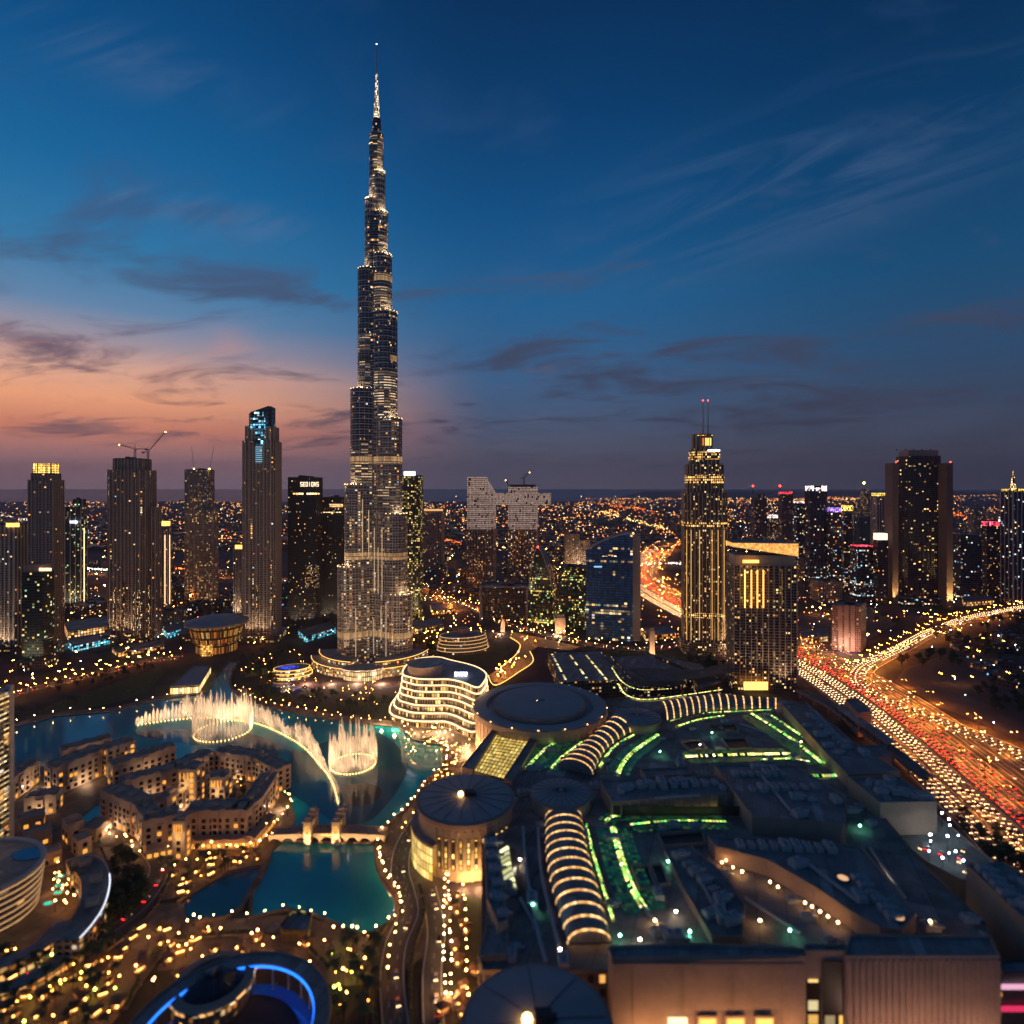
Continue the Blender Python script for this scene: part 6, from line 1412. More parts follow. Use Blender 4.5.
# link bridge pylons seen as small sandy towers by the far road
for (x_, yb, yt, wpx, lab) in ((652, 656, 631, 6, 'sandy gate tower by the far road, left one'), (737, 657, 640, 5, 'sandy gate tower at the foot of the wedge roofed hotel'), (560, 634, 618, 11, 'plain tilted tan block beside the far road'), (503, 632, 622, 4, 'small sandy gate tower at the left end of the far road')):
    tw = tower('gate_tower', lab, x_ - wpx / 2, x_ + wpx / 2, yb, yt, M_BEIGE, kit=False, cat='tower', tiers=[(yt - 2.5, .7)]); lamp_light('floodlight', tw['root'], (tw['cx'] - 5, tw['Y'] - 14, 4), 26000, (1, .6, .35), 1)
# ------------------------------------------------------------------ old town: sandstone blocks with real window recesses
M_SANDW = plain('sandstone_wall', (.50, .38, .29), .8, var=.16, scale=.1)
M_SANDR = plain('sandstone_roof', (.13, .115, .105), .85, var=.3, scale=.1)
E_WIN = glow_cells('old_window', [(0, srgb(255, 150, 50)), (1, srgb(255, 206, 110))], .3, 1.8, 1, 1, 1, False, (.02, .015, .01), 0)
win_d = MB().box(-.95, .95, -.12, .10, 0, 2.2, 0, True); win_dark0 = win_d.build('window', plain('old_glass', (.012, .011, .012), .2, var=.3)); win_l = MB().box(-.95, .95, -.12, .10, 0, 2.2, 0, True); win_lit0 = win_l.build('window', glow('window_amber', srgb(255, 168, 70), 1.1))
win_dark0['used'] = 0; WU = set()
def put_window(root, x, y, z, ang, lit, sx=1, sz=1):
    src = win_lit0 if lit else win_dark0; o = src if src.name not in WU else src.copy()
    if src.name in WU: COL.objects.link(o)
    WU.add(src.name); at = AT[root.name]
    o.parent = root; o.location = (x - at[0], y - at[1], z - at[2]); o.rotation_euler = (0, 0, ang); o.scale = (sx, 1, sz)
    return o
def old_block(name, label, q, z0, z1, fh=4.1, bay=5.0, lit=.05, litlow=.5, cap=95, px=True, cat='hotel building', arches=True):
    q = ccw(GP(q, z1) if px else q); cx = sum(a[0] for a in q) / len(q); cy = sum(a[1] for a in q) / len(q)
    root = thing(name, label, cat, (cx, cy, z0)); rnd = random.Random(int(cx * 7 + cy))
    MB().prism(q, z0, z1, 0).build('wall', M_SANDW, root); MB().face([(*a, z1 - .7) for a in offset(q, -.45)]).build('roof', M_SANDR, root)
    pm = MB().ring(q, -.45, .15, z1 - .9, z1 + .5)
    for i in range(len(q)):
        a, b = Vector(q[i]), Vector(q[(i + 1) % len(q)]); L = (b - a).length; an = math.atan2(b.y - a.y, b.x - a.x)
        for k in range(int(L / 9)): c = a.lerp(b, (k + .5) / max(1, int(L / 9))); pm.rbox(c.x, c.y, an, 3.4, .7, z1 + .5, z1 + 1.3)
    pm.build('parapet', M_SANDW, root); MB().ring(q, 0, .35, z0 + 4.4, z0 + 4.9).build('string_course', M_SANDW, root)
    if (z1 - z0) > 12:
        e_ = Vector(q[1]) - Vector(q[0]); an0 = math.atan2(e_.y, e_.x); m0 = (Vector(q[0]) + Vector(q[1]) + Vector(q[2]) + Vector(q[3])) / 4
        for j in range(max(2, int(e_.length / 9))):
            t_ = m0 + e_ * ((j + .5) / max(2, int(e_.length / 9)) - .5); MB().rbox(t_.x + rnd.uniform(-1.5, 1.5), t_.y + rnd.uniform(-2, 2), an0, rnd.uniform(2.5, 6), rnd.uniform(2.5, 5), z1 - .8, z1 + rnd.uniform(.6, 3.2)).build('roof_room', M_SANDW, root)
        for i in range(len(q)):
            a, b = Vector(q[i]), Vector(q[(i + 1) % len(q)]); L = (b - a).length; nr = Vector((b.y - a.y, a.x - b.x)).normalized()
            if L < 16 or nr.dot(Vector((-a.x, -a.y)).normalized()) < -.02: continue
            for k in range(int(L / 13)):
                c = a.lerp(b, (k + .5) / int(L / 13)); by = MB().rbox(c.x + nr.x * .5, c.y + nr.y * .5, math.atan2(b.y - a.y, b.x - a.x), 4.4, 1.3, z0 + 4.9, z1 - rnd.uniform(-1.8, 3.6)); by.build('bay', M_SANDW, root)
                for zz in (z0 + 6.2, z0 + 10.3, z0 + 14.4):
                    if zz + 3 < z1 - 3: put_window(root, c.x + nr.x * 1.16, c.y + nr.y * 1.16, zz, math.atan2(b.y - a.y, b.x - a.x), rnd.random() < .12, 1.2, 1.1)
            for k in range(max(1, int(L / 24))):
                c = a.lerp(b, (k + .5) / max(1, int(L / 24))) + nr * 5.5; lamp_light('wall_wash', root, (c.x, c.y, z0 + 3.5), 2500, (1, .68, .40), .5)  # unseen wash lamps added in front of the walls to brighten them
    spots = []; nf = int((z1 - z0 - 1.0) / fh)
    for i in range(len(q)):
        a, b = Vector(q[i]), Vector(q[(i + 1) % len(q)]); L = (b - a).length; nr = Vector((b.y - a.y, a.x - b.x)).normalized()
        if L < 5: continue
        n = int(L / bay); an = math.atan2(b.y - a.y, b.x - a.x); vis = nr.dot(Vector((-a.x, -a.y)).normalized())
        for k in range(n):
            c = a.lerp(b, (k + .5) / n)
            for f_ in range(nf): spots.append((vis < .02, c.length, c, nr, an, f_))
    spots.sort(key=lambda s: (s[0], s[1])); far = MB()
    for j, (hid, d, c, nr, an, f_) in enumerate(spots):
        z = z0 + 1.1 + f_ * fh; li = rnd.random() < (litlow if f_ == 0 else lit)
        if hid and j > 20: continue
        if j < cap: put_window(root, c.x + nr.x * .02, c.y + nr.y * .02, z, an, li, 1.3, 1.15)
        else: far.rbox(c.x + nr.x * .02, c.y + nr.y * .02, an, 2.5, .2, z, z + 2.5, 1 if li else 0, True)
    if far.f: far.build('window', [win_dark0.data.materials[0], win_lit0.data.materials[0]], root)['kind'] = 'stuff'
    FOOT.append(offset(q, 3))
    return dict(root=root, q=q, cx=cx, cy=cy, z=z1)
def wing_q(pa, pb, wd, h):
    a, b = Vector(G(*pa, h)), Vector(G(*pb, h)); t = (b - a).normalized(); n = Vector((-t.y, t.x)) * wd
    return [tuple(a), tuple(b), tuple(b + n), tuple(a + n)]
HP = 22.0
P1 = [('front left wing of the sandstone courtyard hotel, facing the channel', (100, 791), (136, 806), 13, 22), ('rounded corner block of the sandstone courtyard hotel', (134, 806), (146, 821), 11, 21), ('bowed front of the sandstone courtyard hotel with rows of square windows', (143, 822), (176, 816), 14, 21.5),
      ('long straight front of the sandstone courtyard hotel above lit arcades', (184, 812), (247, 810), 14, 22), ('right end of the sandstone courtyard hotel turning towards the bridge', (247, 811), (263, 797), 13, 22), ('lakeside wing of the sandstone courtyard hotel', (263, 797), (279, 772), 13, 20)]
for i, (lab, a, b, wd, h) in enumerate(P1): old_block('courtyard_hotel_wing', lab, wing_q(a, b, wd, h), .9, h, px=False)
P1b = [('back wing of the courtyard hotel along the lake', (214, 752), (252, 758), 13, 20), ('back left wing of the courtyard hotel', (178, 768), (214, 752), 13, 20), ('left wing of the courtyard hotel above the channel', (120, 783), (178, 768), 12, 20), ('diagonal wing crossing the hotel courtyard', (158, 803), (212, 773), 10, 19), ('upper back wing of the courtyard hotel beside the lake', (252, 758), (277, 770), 12, 19)]
for lab, a, b, wd, h in P1b: old_block('courtyard_hotel_wing', lab, wing_q(a, b, wd, h), .9, h, px=False, cap=40)
for (x_, y_, w_, h, lab) in ((192, 766, 13, 31, 'square wind tower in the hotel courtyard with lit arches, left'), (221, 774, 11, 29, 'square wind tower in the hotel courtyard, right'), (182, 818, 8, 25, 'slim stair tower on the hotel front with a lit niche')):
    c = G(x_, y_, h); b = old_block('wind_tower', lab, [(c[0] - w_ / 2, c[1] - w_ / 2), (c[0] + w_ / 2, c[1] - w_ / 2), (c[0] + w_ / 2, c[1] + w_ / 2), (c[0] - w_ / 2, c[1] + w_ / 2)], .9, h, px=False, cap=30, lit=.35, cat='tower')
    for k in range(4): MB().box(c[0] - w_ / 2 + 1 + k * (w_ - 2) / 4, c[0] - w_ / 2 + 1.8 + k * (w_ - 2) / 4, c[1] - w_ / 2 - .2, c[1] - w_ / 2 + .1, h - 7, h - 2, 0, True).build('lit_niche', MATS['window_amber'], b['root'])
    lamp_light('wall_wash', b['root'], (c[0], c[1] - w_ / 2 - 4, h - 10), 1500, (1, .6, .25), .5)
arc_ = [('low shopfront arcade along the foot of the hotel front', (184, 842), (250, 840), 9, 6.5), ('low shopfront arcade at the bowed corner of the hotel', (146, 852), (180, 845), 9, 6.5), ('low terrace building at the lake corner beside the bridge', (256, 838), (276, 815), 9, 7.5)]
for lab, a, b, wd, h in arc_: old_block('shop_arcade', lab, wing_q(a, b, wd, h), .9, h, px=False, fh=4.5, bay=3.4, litlow=.9, cat='shops')
P2 = [('long side of the second sandstone hotel with tall dark windows', (57, 768), (107, 748), 16, 22), ('gold lit end of the second sandstone hotel near the lake', (107, 750), (136, 741), 15, 23), ('right wing of the second sandstone hotel with lit balconies', (113, 766), (176, 746), 12, 18), ('left block of the second sandstone hotel behind the white tower', (14, 778), (40, 760), 14, 18),
      ('low front block of the second sandstone hotel', (24, 799), (56, 795), 12, 14), ('back wing of the second sandstone hotel on the lake edge', (62, 751), (112, 738), 12, 18)]
for lab, a, b, wd, h in P2: old_block('second_hotel_wing', lab, wing_q(a, b, wd, h), .9, h, px=False, cap=70, lit=.16)
sm = [((25, 838), (52, 829), 11, 10), ((68, 826), (84, 820), 12, 14), ((78, 842), (92, 836), 10, 11), ((40, 858), (62, 850), 9, 8), ((20, 820), (44, 814), 10, 9), ((96, 830), (112, 818), 12, 9)]
names = ['pale stepped house nearest the white tower among the low roofs', 'tallest cube of the low roofs left of the channel', 'small pale cube house in the low roofs by the alley', 'flat roofed house beside the curved terrace building', 'low flat roofed house below the front block of the second hotel', 'flat roofed pavilion at the head of the channel']
for lab, (a, b, wd, h) in zip(names, sm): old_block('cube_house', lab, wing_q(a, b, wd, h), .9, h, px=False, cap=30, lit=.2, cat='house')
# the stone bridge with its four gate turrets
ya = G(0, 839)[1]; xa, xb = G(272, 838)[0], G(386, 840)[0]; br = thing('stone_bridge', 'sandstone footbridge with two pairs of lit gate turrets over the lake narrows', 'bridge', ((xa + xb) / 2, ya, 0))
n = 9; wb = 5.0; dk = MB(); zt = lambda x: 4.2 + 1.4 * math.sin(math.pi * (x - xa) / (xb - xa)); N = 36
for i in range(N):
    x0, x1 = xa + (xb - xa) * i / N, xa + (xb - xa) * (i + 1) / N; z0, z1 = zt(x0), zt(x1)
    un = lambda x: max(.2, zt(x) - 1.0 - 2.6 * max(0, 1 - abs(((x - xa) / (xb - xa) * n) % 1 * 2 - 1) ** 2.2 * 1.0) * 0 - .4 - 3.2 * (abs(((x - xa) / (xb - xa) * n) % 1 * 2 - 1) ** 3))
    dk.face([(x0, ya - wb, z0), (x1, ya - wb, z1), (x1, ya + wb, z1), (x0, ya + wb, z0)])
    for y, f_ in ((ya - wb, 1), (ya + wb, -1)): dk.face([(x0, y, un(x0)), (x1, y, un(x1)), (x1, y, z1 + 1.2), (x0, y, z0 + 1.2)][::f_])
    dk.face([(x0, ya + wb, un(x0)), (x1, ya + wb, un(x1)), (x1, ya - wb, un(x1)), (x0, ya - wb, un(x0))])
dk.build('deck', M_SANDW, br)
for px_ in (311, 339):
    for dy_ in (-wb - .6, wb + .6):
        x, y = G(px_, 839)[0], ya + dy_; m = MB(); m.box(x - 2.4, x + 2.4, y - 2.2, y + 2.2, .2, 15); m.box(x - 3, x + 3, y - 2.8, y + 2.8, 15, 16); m.box(x - 1.7, x + 1.7, y - 1.6, y + 1.6, 16, 18.4); t_ = m.build('turret', M_SANDW, br)
        for f_ in (-1, 1): MB().box(x - .8, x + .8, y + f_ * 2.25 - .1, y + f_ * 2.25 + .1, 8, 13.2, 0, True).build('niche', MATS['window_amber'], t_).location = (0, 0, 0)
        lamp_light('wall_wash', br, (x, y - 6 if dy_ < 0 else y - 4, 3), 9000, (1, .6, .22), .5, 80, (x, y, 13))
    MB().box(G(px_, 839)[0] - 2, G(px_, 839)[0] + 2, ya - wb + 1.5, ya + wb - 1.5, 11.5, 13.5, 0, True).build('lintel', M_SANDW, br)
led = MB().tube([(xa + (xb - xa) * k / 20, ya - wb - .2, zt(xa + (xb - xa) * k / 20) + .1) for k in range(9, 13)], .35, 4); led.build('light_line', E_LEDG, br)
for k in range(10): x = xa + (xb - xa) * (k + .5) / 10; lamp_light('wall_wash', br, (x, ya - wb - 5, 1.6), 2600, (1, .62, .26), .4, 110, (x, ya - wb, 5.5))

# ------------------------------------------------------------------ left foreground: white balcony tower on a curved base
HT_Z = 345.0; xr = (13.5 - 512) * (HT_Z + 24) / F - 1.4; tz = zat(688, HT_Z + 24)
ht = thing('balcony_tower', 'white hotel tower cut by the left edge with a lit lamp row on every balcony', 'hotel tower', (xr - 14, HT_Z + 12, 0))
hq = [(xr - 46, HT_Z), (xr, HT_Z), (xr, HT_Z + 24), (xr - 46, HT_Z + 24)]
FA_BAL = facade('facade_balcony', (.30, .22, .18), (.03, .022, .016), 3.4, 3.3, .8, .62, .30, AMBER, 1.5, .2, cluster=.3)
MB().prism(hq, 0, tz, 0, 1).build('curtain_wall', [FA_BAL, M_ROOF], ht); slabs_on([(xr - 46, HT_Z), (xr - .2, HT_Z), (xr - .2, HT_Z + 21), (xr - 46, HT_Z + 21)], 14, tz, 3.3, 1.3, .35, M_WHITE, ht, 'balcony_slab')
lb = MB(); z = 14.0
while z < tz - 3: lb.box(xr + .75, xr + 1.02, HT_Z, HT_Z + 21, z - .5, z - .02, 0, True).box(xr - 46, xr + .7, HT_Z - 1.28, HT_Z - 1.0, z - .45, z - .02, 0, True); z += 3.3
lb.build('balcony_light', glow_cells('balcony_gold', [(0, srgb(255, 190, 100)), (1, srgb(255, 226, 160))], .5, 3.5, 2.2, 9, .8, False, (.1, .08, .06), .06), ht)
MB().box(xr - 2.0, xr + 1.4, HT_Z + 21.5, HT_Z + 24.5, 0, tz + 2).build('corner_pier', M_WHITE, ht); FOOT.append(hq)
FA_BASE = facade('facade_base', (.30, .22, .17), (.04, .028, .02), 4.2, 3.6, .9, .8, .10, AMBER, .8, .3)
cb = thing('curved_hotel_base', 'curved hotel base of stacked lit balconies below the white tower', 'hotel building', (xr - 22, HT_Z - 22, 0)); cc = ((-22 - 512) * 330 / F, 322)
for k in range(7):
    e = ngon(cc[0], cc[1], 33 + k * .5, 40, 26 + k * .5); MB().prism(e, k * 3.6, k * 3.6 + 3.6, 0, 1).build('storey', [FA_BASE, M_ROOF], cb); MB().ring(e, -.1, 1.4, k * 3.6 + 3.1, k * 3.6 + 3.55).build('balcony_slab', M_WHITE, cb)
    MB().ring(e, 1.1, 1.45, k * 3.6 + 2.65, k * 3.6 + 3.05).build('light_line', glow('base_ivory', srgb(255, 196, 130), .9), cb)
MB().ring(ngon(cc[0], cc[1], 37, 40, 30), -2, .8, 25.2, 26.6).build('parapet', M_WHITE, cb); FOOT.append(ngon(cc[0], cc[1], 38, 20, 31))
pd = MB().face([(*a, 25.6) for a in ngon(cc[0] + 22, cc[1] + 16, 10, 14, 6)]).build('roof_pool', water_mat('roof_pool_water', (.05, .28, .5)), cb)
# curved terrace building with a pale light line
out_ = spline(GP([(66, 862), (86, 856), (103, 862), (110, 880), (105, 905), (93, 925), (80, 940)], 12), 5); inn = side_path(out_, 13)
tb = thing('curved_terrace_building', 'curved grey roofed building with a white light line round a pool court', 'building', (*out_[10], 0))
MB().prism(out_ + inn[::-1], .9, 12, 0, 1).build('wall', [FA_STONE2, M_GRAVEL], tb)
m = MB().tube([(x, y, 12.6) for x, y in out_], .5, 5); m.build('parapet', M_WHITE, tb)
q_ = out_[14:]; m = MB().tube([(x, y, 13.1) for x, y in q_], .3, 5); m.build('light_line', glow('line_white', srgb(230, 240, 255), 1.6), tb); FOOT.append(out_ + inn[::-1])
for k, lab in ((3, 0), (8, 0), (14, 0), (19, 0)): a, b = Vector(out_[k]), Vector(inn[k]); c = a.lerp(b, .5); MB().rbox(c.x, c.y, R(30), 6, 5, 12, 14.5).build('roof_room', M_BEIGE, tb)
for i, pxy in enumerate(((60, 877), (59, 886), (58, 893), (48, 904))):
    c = G(*pxy, 1); t = thing('plunge_pool', 'small turquoise lit pool in the court of the curved terrace building', 'pool', (*c, .9), 'turquoise pools in the terrace court')
    MB().ring(ngon(*c, 2.6, 14, 1.8), -.3, .4, .9, 1.5).build('kerb', M_WHITE, t); MB().face([(*a, 1.3) for a in ngon(*c, 2.4, 14, 1.6)]).build('water', glow('pool_teal', srgb(30, 210, 170), 1.2), t)
# two stepped shop terraces with rows of amber lamps at the lower left
for i, (pth, h, lab) in enumerate((([(-20, 975), (20, 962), (52, 944), (74, 920)], 7, 'upper lamp lit shop terrace curving below the hotel base'), ([(-20, 1000), (30, 985), (66, 962), (90, 938)], 5, 'lower lamp lit shop terrace curving beside the corner road'))):
    p = spline(GP(pth, h), 5); b = side_path(p, -9); t = thing('shop_terrace', lab, 'shops', (*p[0], 0)); MB().prism(p + b[::-1], .9, h, 0, 1).build('wall', [facade('facade_shop', (.25, .17, .11), (.05, .03, .02), 3.4, 4, .75, .7, .75, [(0, srgb(255, 150, 60)), (1, srgb(255, 210, 130))], 2.2, .3), M_ROOF], t); FOOT.append(p + b[::-1])
# round building with a dark glass roof and a big ring with a blue light line at the bottom
c = G(213, 980, 9); rr = 36 * c[1] / F; rb = thing('round_court_building', 'round building with a dark glass dome and a lamp lit rim at the bottom left', 'round building', (*c, 0))
MB().lathe(*c, [(rr, 0), (rr, 7), (rr * 1.05, 8), (rr * 1.05, 9), (rr * .82, 9.4), (rr * .8, 8)], 48, mats=[1, 0, 0, 0, 0]).build('rim', [M_BEIGE2, facade('facade_round', (.2, .14, .1), (.05, .04, .03), 2.6, 3.5, .6, .7, .35, AMBER, 2.0, .3)], rb); MB().lathe(*c, [(rr * .8, 8), (rr * .6, 9.4), (rr * .3, 10.4), (0, 10.7)], 48, 0).build('glass_dome', M_GLASS, rb)
dm = MB()
for k in range(24): a = R(15 * k); dm.tube([(c[0] + rr * f_ * math.cos(a), c[1] + rr * f_ * math.sin(a), z + .1) for f_, z in ((.8, 8), (.6, 9.4), (.3, 10.4), (.03, 10.7))], .14, 3)
dm.build('dome_rib', M_STEEL, rb); FOOT.append(ngon(*c, rr * 1.1, 20))
MB().ring(ngon(*c, rr * 1.05, 48), -.1, .5, 7.4, 8.0).build('light_line', glow_cells('rim_amber', AMBER, .2, 3, 3, 9, .7, True), rb)
c2 = G(226, 1030, 10); r2 = 100 * c2[1] / F; cr = thing('ring_canopy', 'big ring canopy with a blue lit inner edge at the bottom edge', 'canopy', (*c2, 0)); a0, a1 = R(-20), R(200)
o_, i_ = ngon(*c2, r2, 46, r2 * .98, a0, a1), ngon(*c2, r2 * .84, 46, r2 * .82, a0, a1)
MB().prism(o_ + i_[::-1], 8, 10, 0, 1, True).build('ring_roof', [M_WHITE, M_ROOF2], cr); MB().tube([(x, y, 10.3) for x, y in o_], .45, 5).build('edge_trim', M_BEIGE2, cr)
m = MB().tube([(x, y, 8.8) for x, y in i_], .55, 5); m.build('light_line', glow('line_blue', srgb(30, 110, 255), 3), cr)
cm = MB()
for k in range(0, 46, 3): cm.lathe(*i_[k], [(.35, 0), (.35, 8)], 6)
cm.build('column_row', M_WHITE, cr)
pl = sheet('curved_pool', [P(*a, 0) for a in (i_[0:46] + ngon(*c2, r2 * .70, 46, r2 * .68, a0, a1)[::-1])], .5, water_mat('pool_blue_lit', (.01, .16, .6)))
# lakeside cafe with a dark roof at the head of the lower lake
cf = block('lakeside_cafe', 'dark roofed cafe with bright corners at the foot of the lower lake', [(280, 926), (292, 912), (312, 914), (308, 932), (282, 931)], 6, 0, facade('facade_cafe', (.2, .16, .08), (.1, .08, .04), 3, 5, .8, .8, .22, [(0, srgb(220, 200, 80)), (1, srgb(255, 236, 150))], 1.3, .3), M_ROOF2)
# ------------------------------------------------------------------ lamps
def lamp_proto(name, h, r, mat, arm=0.0, pole=.14, cap=False):
    m = MB(); m.lathe(0, 0, [(pole * 2.2, 0), (pole * 2.2, .5), (pole, .6), (pole * .8, h)], 6, 0)
    for s in ((1, -1) if arm else ()): m.tube([(0, 0, h), (0, s * arm, h + .35)], .09, 4, 0)
    for s in ((1, -1) if arm else (0,)): m.ball(0, s * arm, h + (.25 if arm else r), r, 6, 4, 1) if not cap else m.box(-.85, .85, s * arm - .5, s * arm + .5, h + .2, h + .5, 0).face([(-.8, s * arm + .45, h + .15), (.8, s * arm + .45, h + .15), (.8, s * arm - .45, h + .15), (-.8, s * arm - .45, h + .15)], 1)
    o = m.build(name, [M_STEEL, mat]); return o
LP = {}
LP['tall'] = [lamp_proto('tall_lamp', 16.0, .7, glow('globe_tall', srgb(255, 150, 56), 220), 1.8, .2), False]
def put_lamp(kind, x, y, z, ang, label, group):
    src, used = LP[kind]
    o = src if not used else src.copy()
    if used: COL.objects.link(o)
    LP[kind][1] = True
    s_ = U(.62, 1.2); o.scale = (s_, s_, s_ * U(.9, 1.1)); o.location = (x, y, z); o.rotation_euler = (0, 0, ang); tag(o, label, 'street lamp', group); return o
LP['globe'] = [lamp_proto('promenade_lamp', 5.0, .37, glow('globe_warm', srgb(255, 168, 80), 56)), False]
LP['white'] = [lamp_proto('globe_lamp', 5.0, .37, glow('globe_cream', srgb(255, 190, 116), 56)), False]
LP['sodium'] = [lamp_proto('motorway_lamp', 13.0, .8, glow('globe_sodium', srgb(255, 144, 54), 1000), 3.2, .2, True), False]
LP['road'] = [lamp_proto('road_lamp', 9.0, .40, glow('globe_amber', srgb(255, 150, 50), 135), 1.6, .16), False]
LP['small'] = [lamp_proto('garden_lamp', 3.2, .31, glow('globe_gold', srgb(255, 160, 64), 52)), False]
LP['green'] = [lamp_proto('garden_lamp', 3.2, .42, glow('globe_lime', srgb(200, 220, 70), 34)), False]
LP['cool'] = [lamp_proto('yard_lamp', 7.0, .48, glow('globe_cool', srgb(226, 238, 255), 50)), False]
def lamp_line(path, step, kind, label, group, px=True, jit=0.0, z=.3, side=0.0, skip=.0):
    p = spline(GP(path), 5) if px else path
    if side: p = side_path(p, side)
    for (a, an) in resample(p, step, step * .4):
        if random.random() < skip or a[1] < 200 or not (-6 < P(a[0], a[1], 0)[0] < 1030): continue
        j_ = max(jit, step * .09); x, y = a[0] + U(-j_, j_), a[1] + U(-j_, j_)
        put_lamp(kind, x, y, z, an, label, group)
lamp_line(LAKE[13:24], 11, 'globe', 'promenade lamp on the far shore of the lake', 'lamps along the far shore promenade', side=-4)
lamp_line(LAKE[13:22], 16, 'small', 'low lamp among the trees behind the far shore promenade', 'lamps behind the far shore promenade', side=-14, jit=3)
lamp_line(LAKE[1:7], 15, 'white', 'promenade lamp between the lawn and the lake', 'lamps along the lawn promenade', side=-4)
lamp_line(LAKE[22:29], 7.5, 'white', 'promenade lamp on the busy east shore of the lake', 'lamps along the east shore', side=-4)
lamp_line(LAKE[22:29], 8.5, 'globe', 'lamp on the crowded paving behind the east shore', 'lamps on the crowded paving', side=-15, jit=3.5)
for k in range(46):
    x, y = G(U(402, 470), U(727, 758))
    put_lamp('white' if k % 2 else 'globe', x, y, .4, 0, 'lamp standing on the bright square in front of the wave fronted building', 'lamps on the fountain square')
lamp_line([(378, 846), (378, 858), (384, 877), (397, 893), (401, 908), (394, 924), (372, 938), (350, 938), (338, 930)], 6.5, 'white', 'globe lamp on the quay round the lower lake', 'lamps round the lower lake')
lamp_line([(330, 925), (312, 918), (286, 913), (266, 919), (250, 922), (225, 922), (190, 927)], 9, 'white', 'tall globe lamp on the foot bridge side of the lower lake', 'lamps at the foot of the lower lake')
lamp_line([(388, 850), (392, 872), (408, 892), (414, 912), (405, 945), (398, 990)], 8, 'globe', 'lamp beside the mall road', 'lamps beside the mall road', side=6, jit=1)
lamp_line([(441, 880), (438, 930), (438, 1010)], 6, 'white', 'bright lamp in the row left of the mall service road', 'lamp rows by the service road', side=-3)
lamp_line([(448, 880), (450, 930), (452, 1010)], 6, 'white', 'bright lamp in the row right of the mall service road', 'lamp rows by the service road (right)', side=0)
lamp_line([(462, 890), (466, 940), (468, 1010)], 7, 'globe', 'lamp in the row under the left wall of the mall', 'lamps under the left wall of the mall')
lamp_line([(148, 858), (185, 851), (252, 846), (268, 838)], 5, 'globe', 'lamp in front of the hotel shopfronts', 'lamps before the shopfronts', side=4)
lamp_line([(160, 880), (190, 868), (228, 856), (262, 850)], 6.0, 'globe', 'lamp on the terrace between the hotel and the pond', 'lamps on the pond terrace', jit=1.2)
lamp_line([(170, 895), (205, 878), (240, 864)], 7, 'small', 'low lamp on the rim of the pond', 'lamps on the rim of the pond', jit=1)
lamp_line([(264, 840), (284, 824), (296, 808), (290, 796)], 5, 'globe', 'lamp on the hotel terrace at the lake corner', 'lamps at the lake corner terrace', side=-3, jit=1, z=1)
lamp_line([(98, 826), (112, 840), (130, 850), (142, 862)], 6, 'globe', 'lamp in the alley beside the channel', 'lamps in the alley', jit=1.5, z=1)
for k in range(34): x, y = G(U(150, 255), U(775, 805)); put_lamp('small', x, y, 1, 0, 'courtyard lamp inside the sandstone hotel', 'lamps in the hotel courtyard')
for k in range(18):
    x, y = G(U(52, 76), U(868, 915)); put_lamp('globe', x, y, 1, 0, 'lamp in the pool court of the curved terrace building', 'lamps in the pool court')
lamp_line([(0, 985), (36, 966), (70, 945), (92, 925)], 6, 'globe', 'lamp along the lower left shop terraces', 'lamps along the shop terraces', jit=1)
for k in range(40):
    x, y = G(U(-20, 120), U(955, 1040)); put_lamp('small' if k % 3 else 'green', x, y, .6, 0, 'garden lamp among the palms in the lower left corner', 'garden lamps in the lower left corner')
for k in range(34):
    x, y = G(U(130, 330), U(930, 1000)); put_lamp('globe', x, y, .6, 0, 'lamp on the paving round the ring canopy', 'lamps round the ring canopy')
for k in range(24):
    x, y = G(U(330, 380), U(940, 1020)); put_lamp(('green', 'small', 'globe')[k % 3], x, y, .6, 0, 'garden lamp in the green strip beside the mall road', 'garden lamps beside the mall road')
for p_, d, st_, kd, lb, gp in ((hwp, -30, 34, 'sodium', 'orange lamp on the median of the motorway, mall side', 'orange motorway lamps, mall side'), (hwp, 5, 34, 'sodium', 'orange lamp on the central reservation of the motorway', 'orange motorway lamps, centre'), (hwp, 24, 48, 'sodium', 'orange lamp between the motorway and its service lanes', 'orange motorway lamps, far lanes'), (hwp, 52, 60, 'sodium', 'orange lamp on the outer verge of the motorway', 'orange motorway lamps, verge'), (rmp, 13, 34, 'sodium', 'orange lamp along the curving slip road', 'orange lamps on the slip road'), (rmp, -13, 26, 'road', 'amber lamp on the inner side of the slip road', 'amber lamps on the slip road')):
    lamp_line(p_, st_, kd, lb, gp, px=False, side=d)
for p_, d, st_, kd, lb, gp in ((BLVD, 11, 9.5, 'road', 'amber lamp on the lawn side of the left road', 'amber lamps on the lawn road'), (BLVD, -11, 13, 'road', 'amber lamp on the tower side of the left road', 'amber lamps on the lawn road, tower side'), (FAR1, 11, 16, 'white', 'white lamp on the front edge of the curving far road', 'white lamps on the far road'), (FAR1, -11, 18, 'white', 'white lamp on the rear edge of the curving far road', 'white lamps on the far road, rear edge'), (FAR2, 14, 22, 'sodium', 'orange lamp on the straight back road', 'orange lamps on the back road'), (FAR3, 0, 40, 'sodium', 'orange lamp on the wide coast road', 'orange lamps on the coast road'), (FAR4, 0, 24, 'road', 'amber lamp on the road behind the left towers', 'amber lamps behind the left towers'), (LINK, 8, 18, 'road', 'amber lamp along the link road', 'amber lamps on the link road')):
    lamp_line(p_, st_, kd, lb, gp, px=False, side=d)
for k in range(110): x, y = G(U(490, 582), U(632, 686)); put_lamp('road', x, y, .5, 0, 'golden lamp on the winding walk behind the mall', 'lamps on the winding walk') if inside(P(x, y, 0), WALK) else None
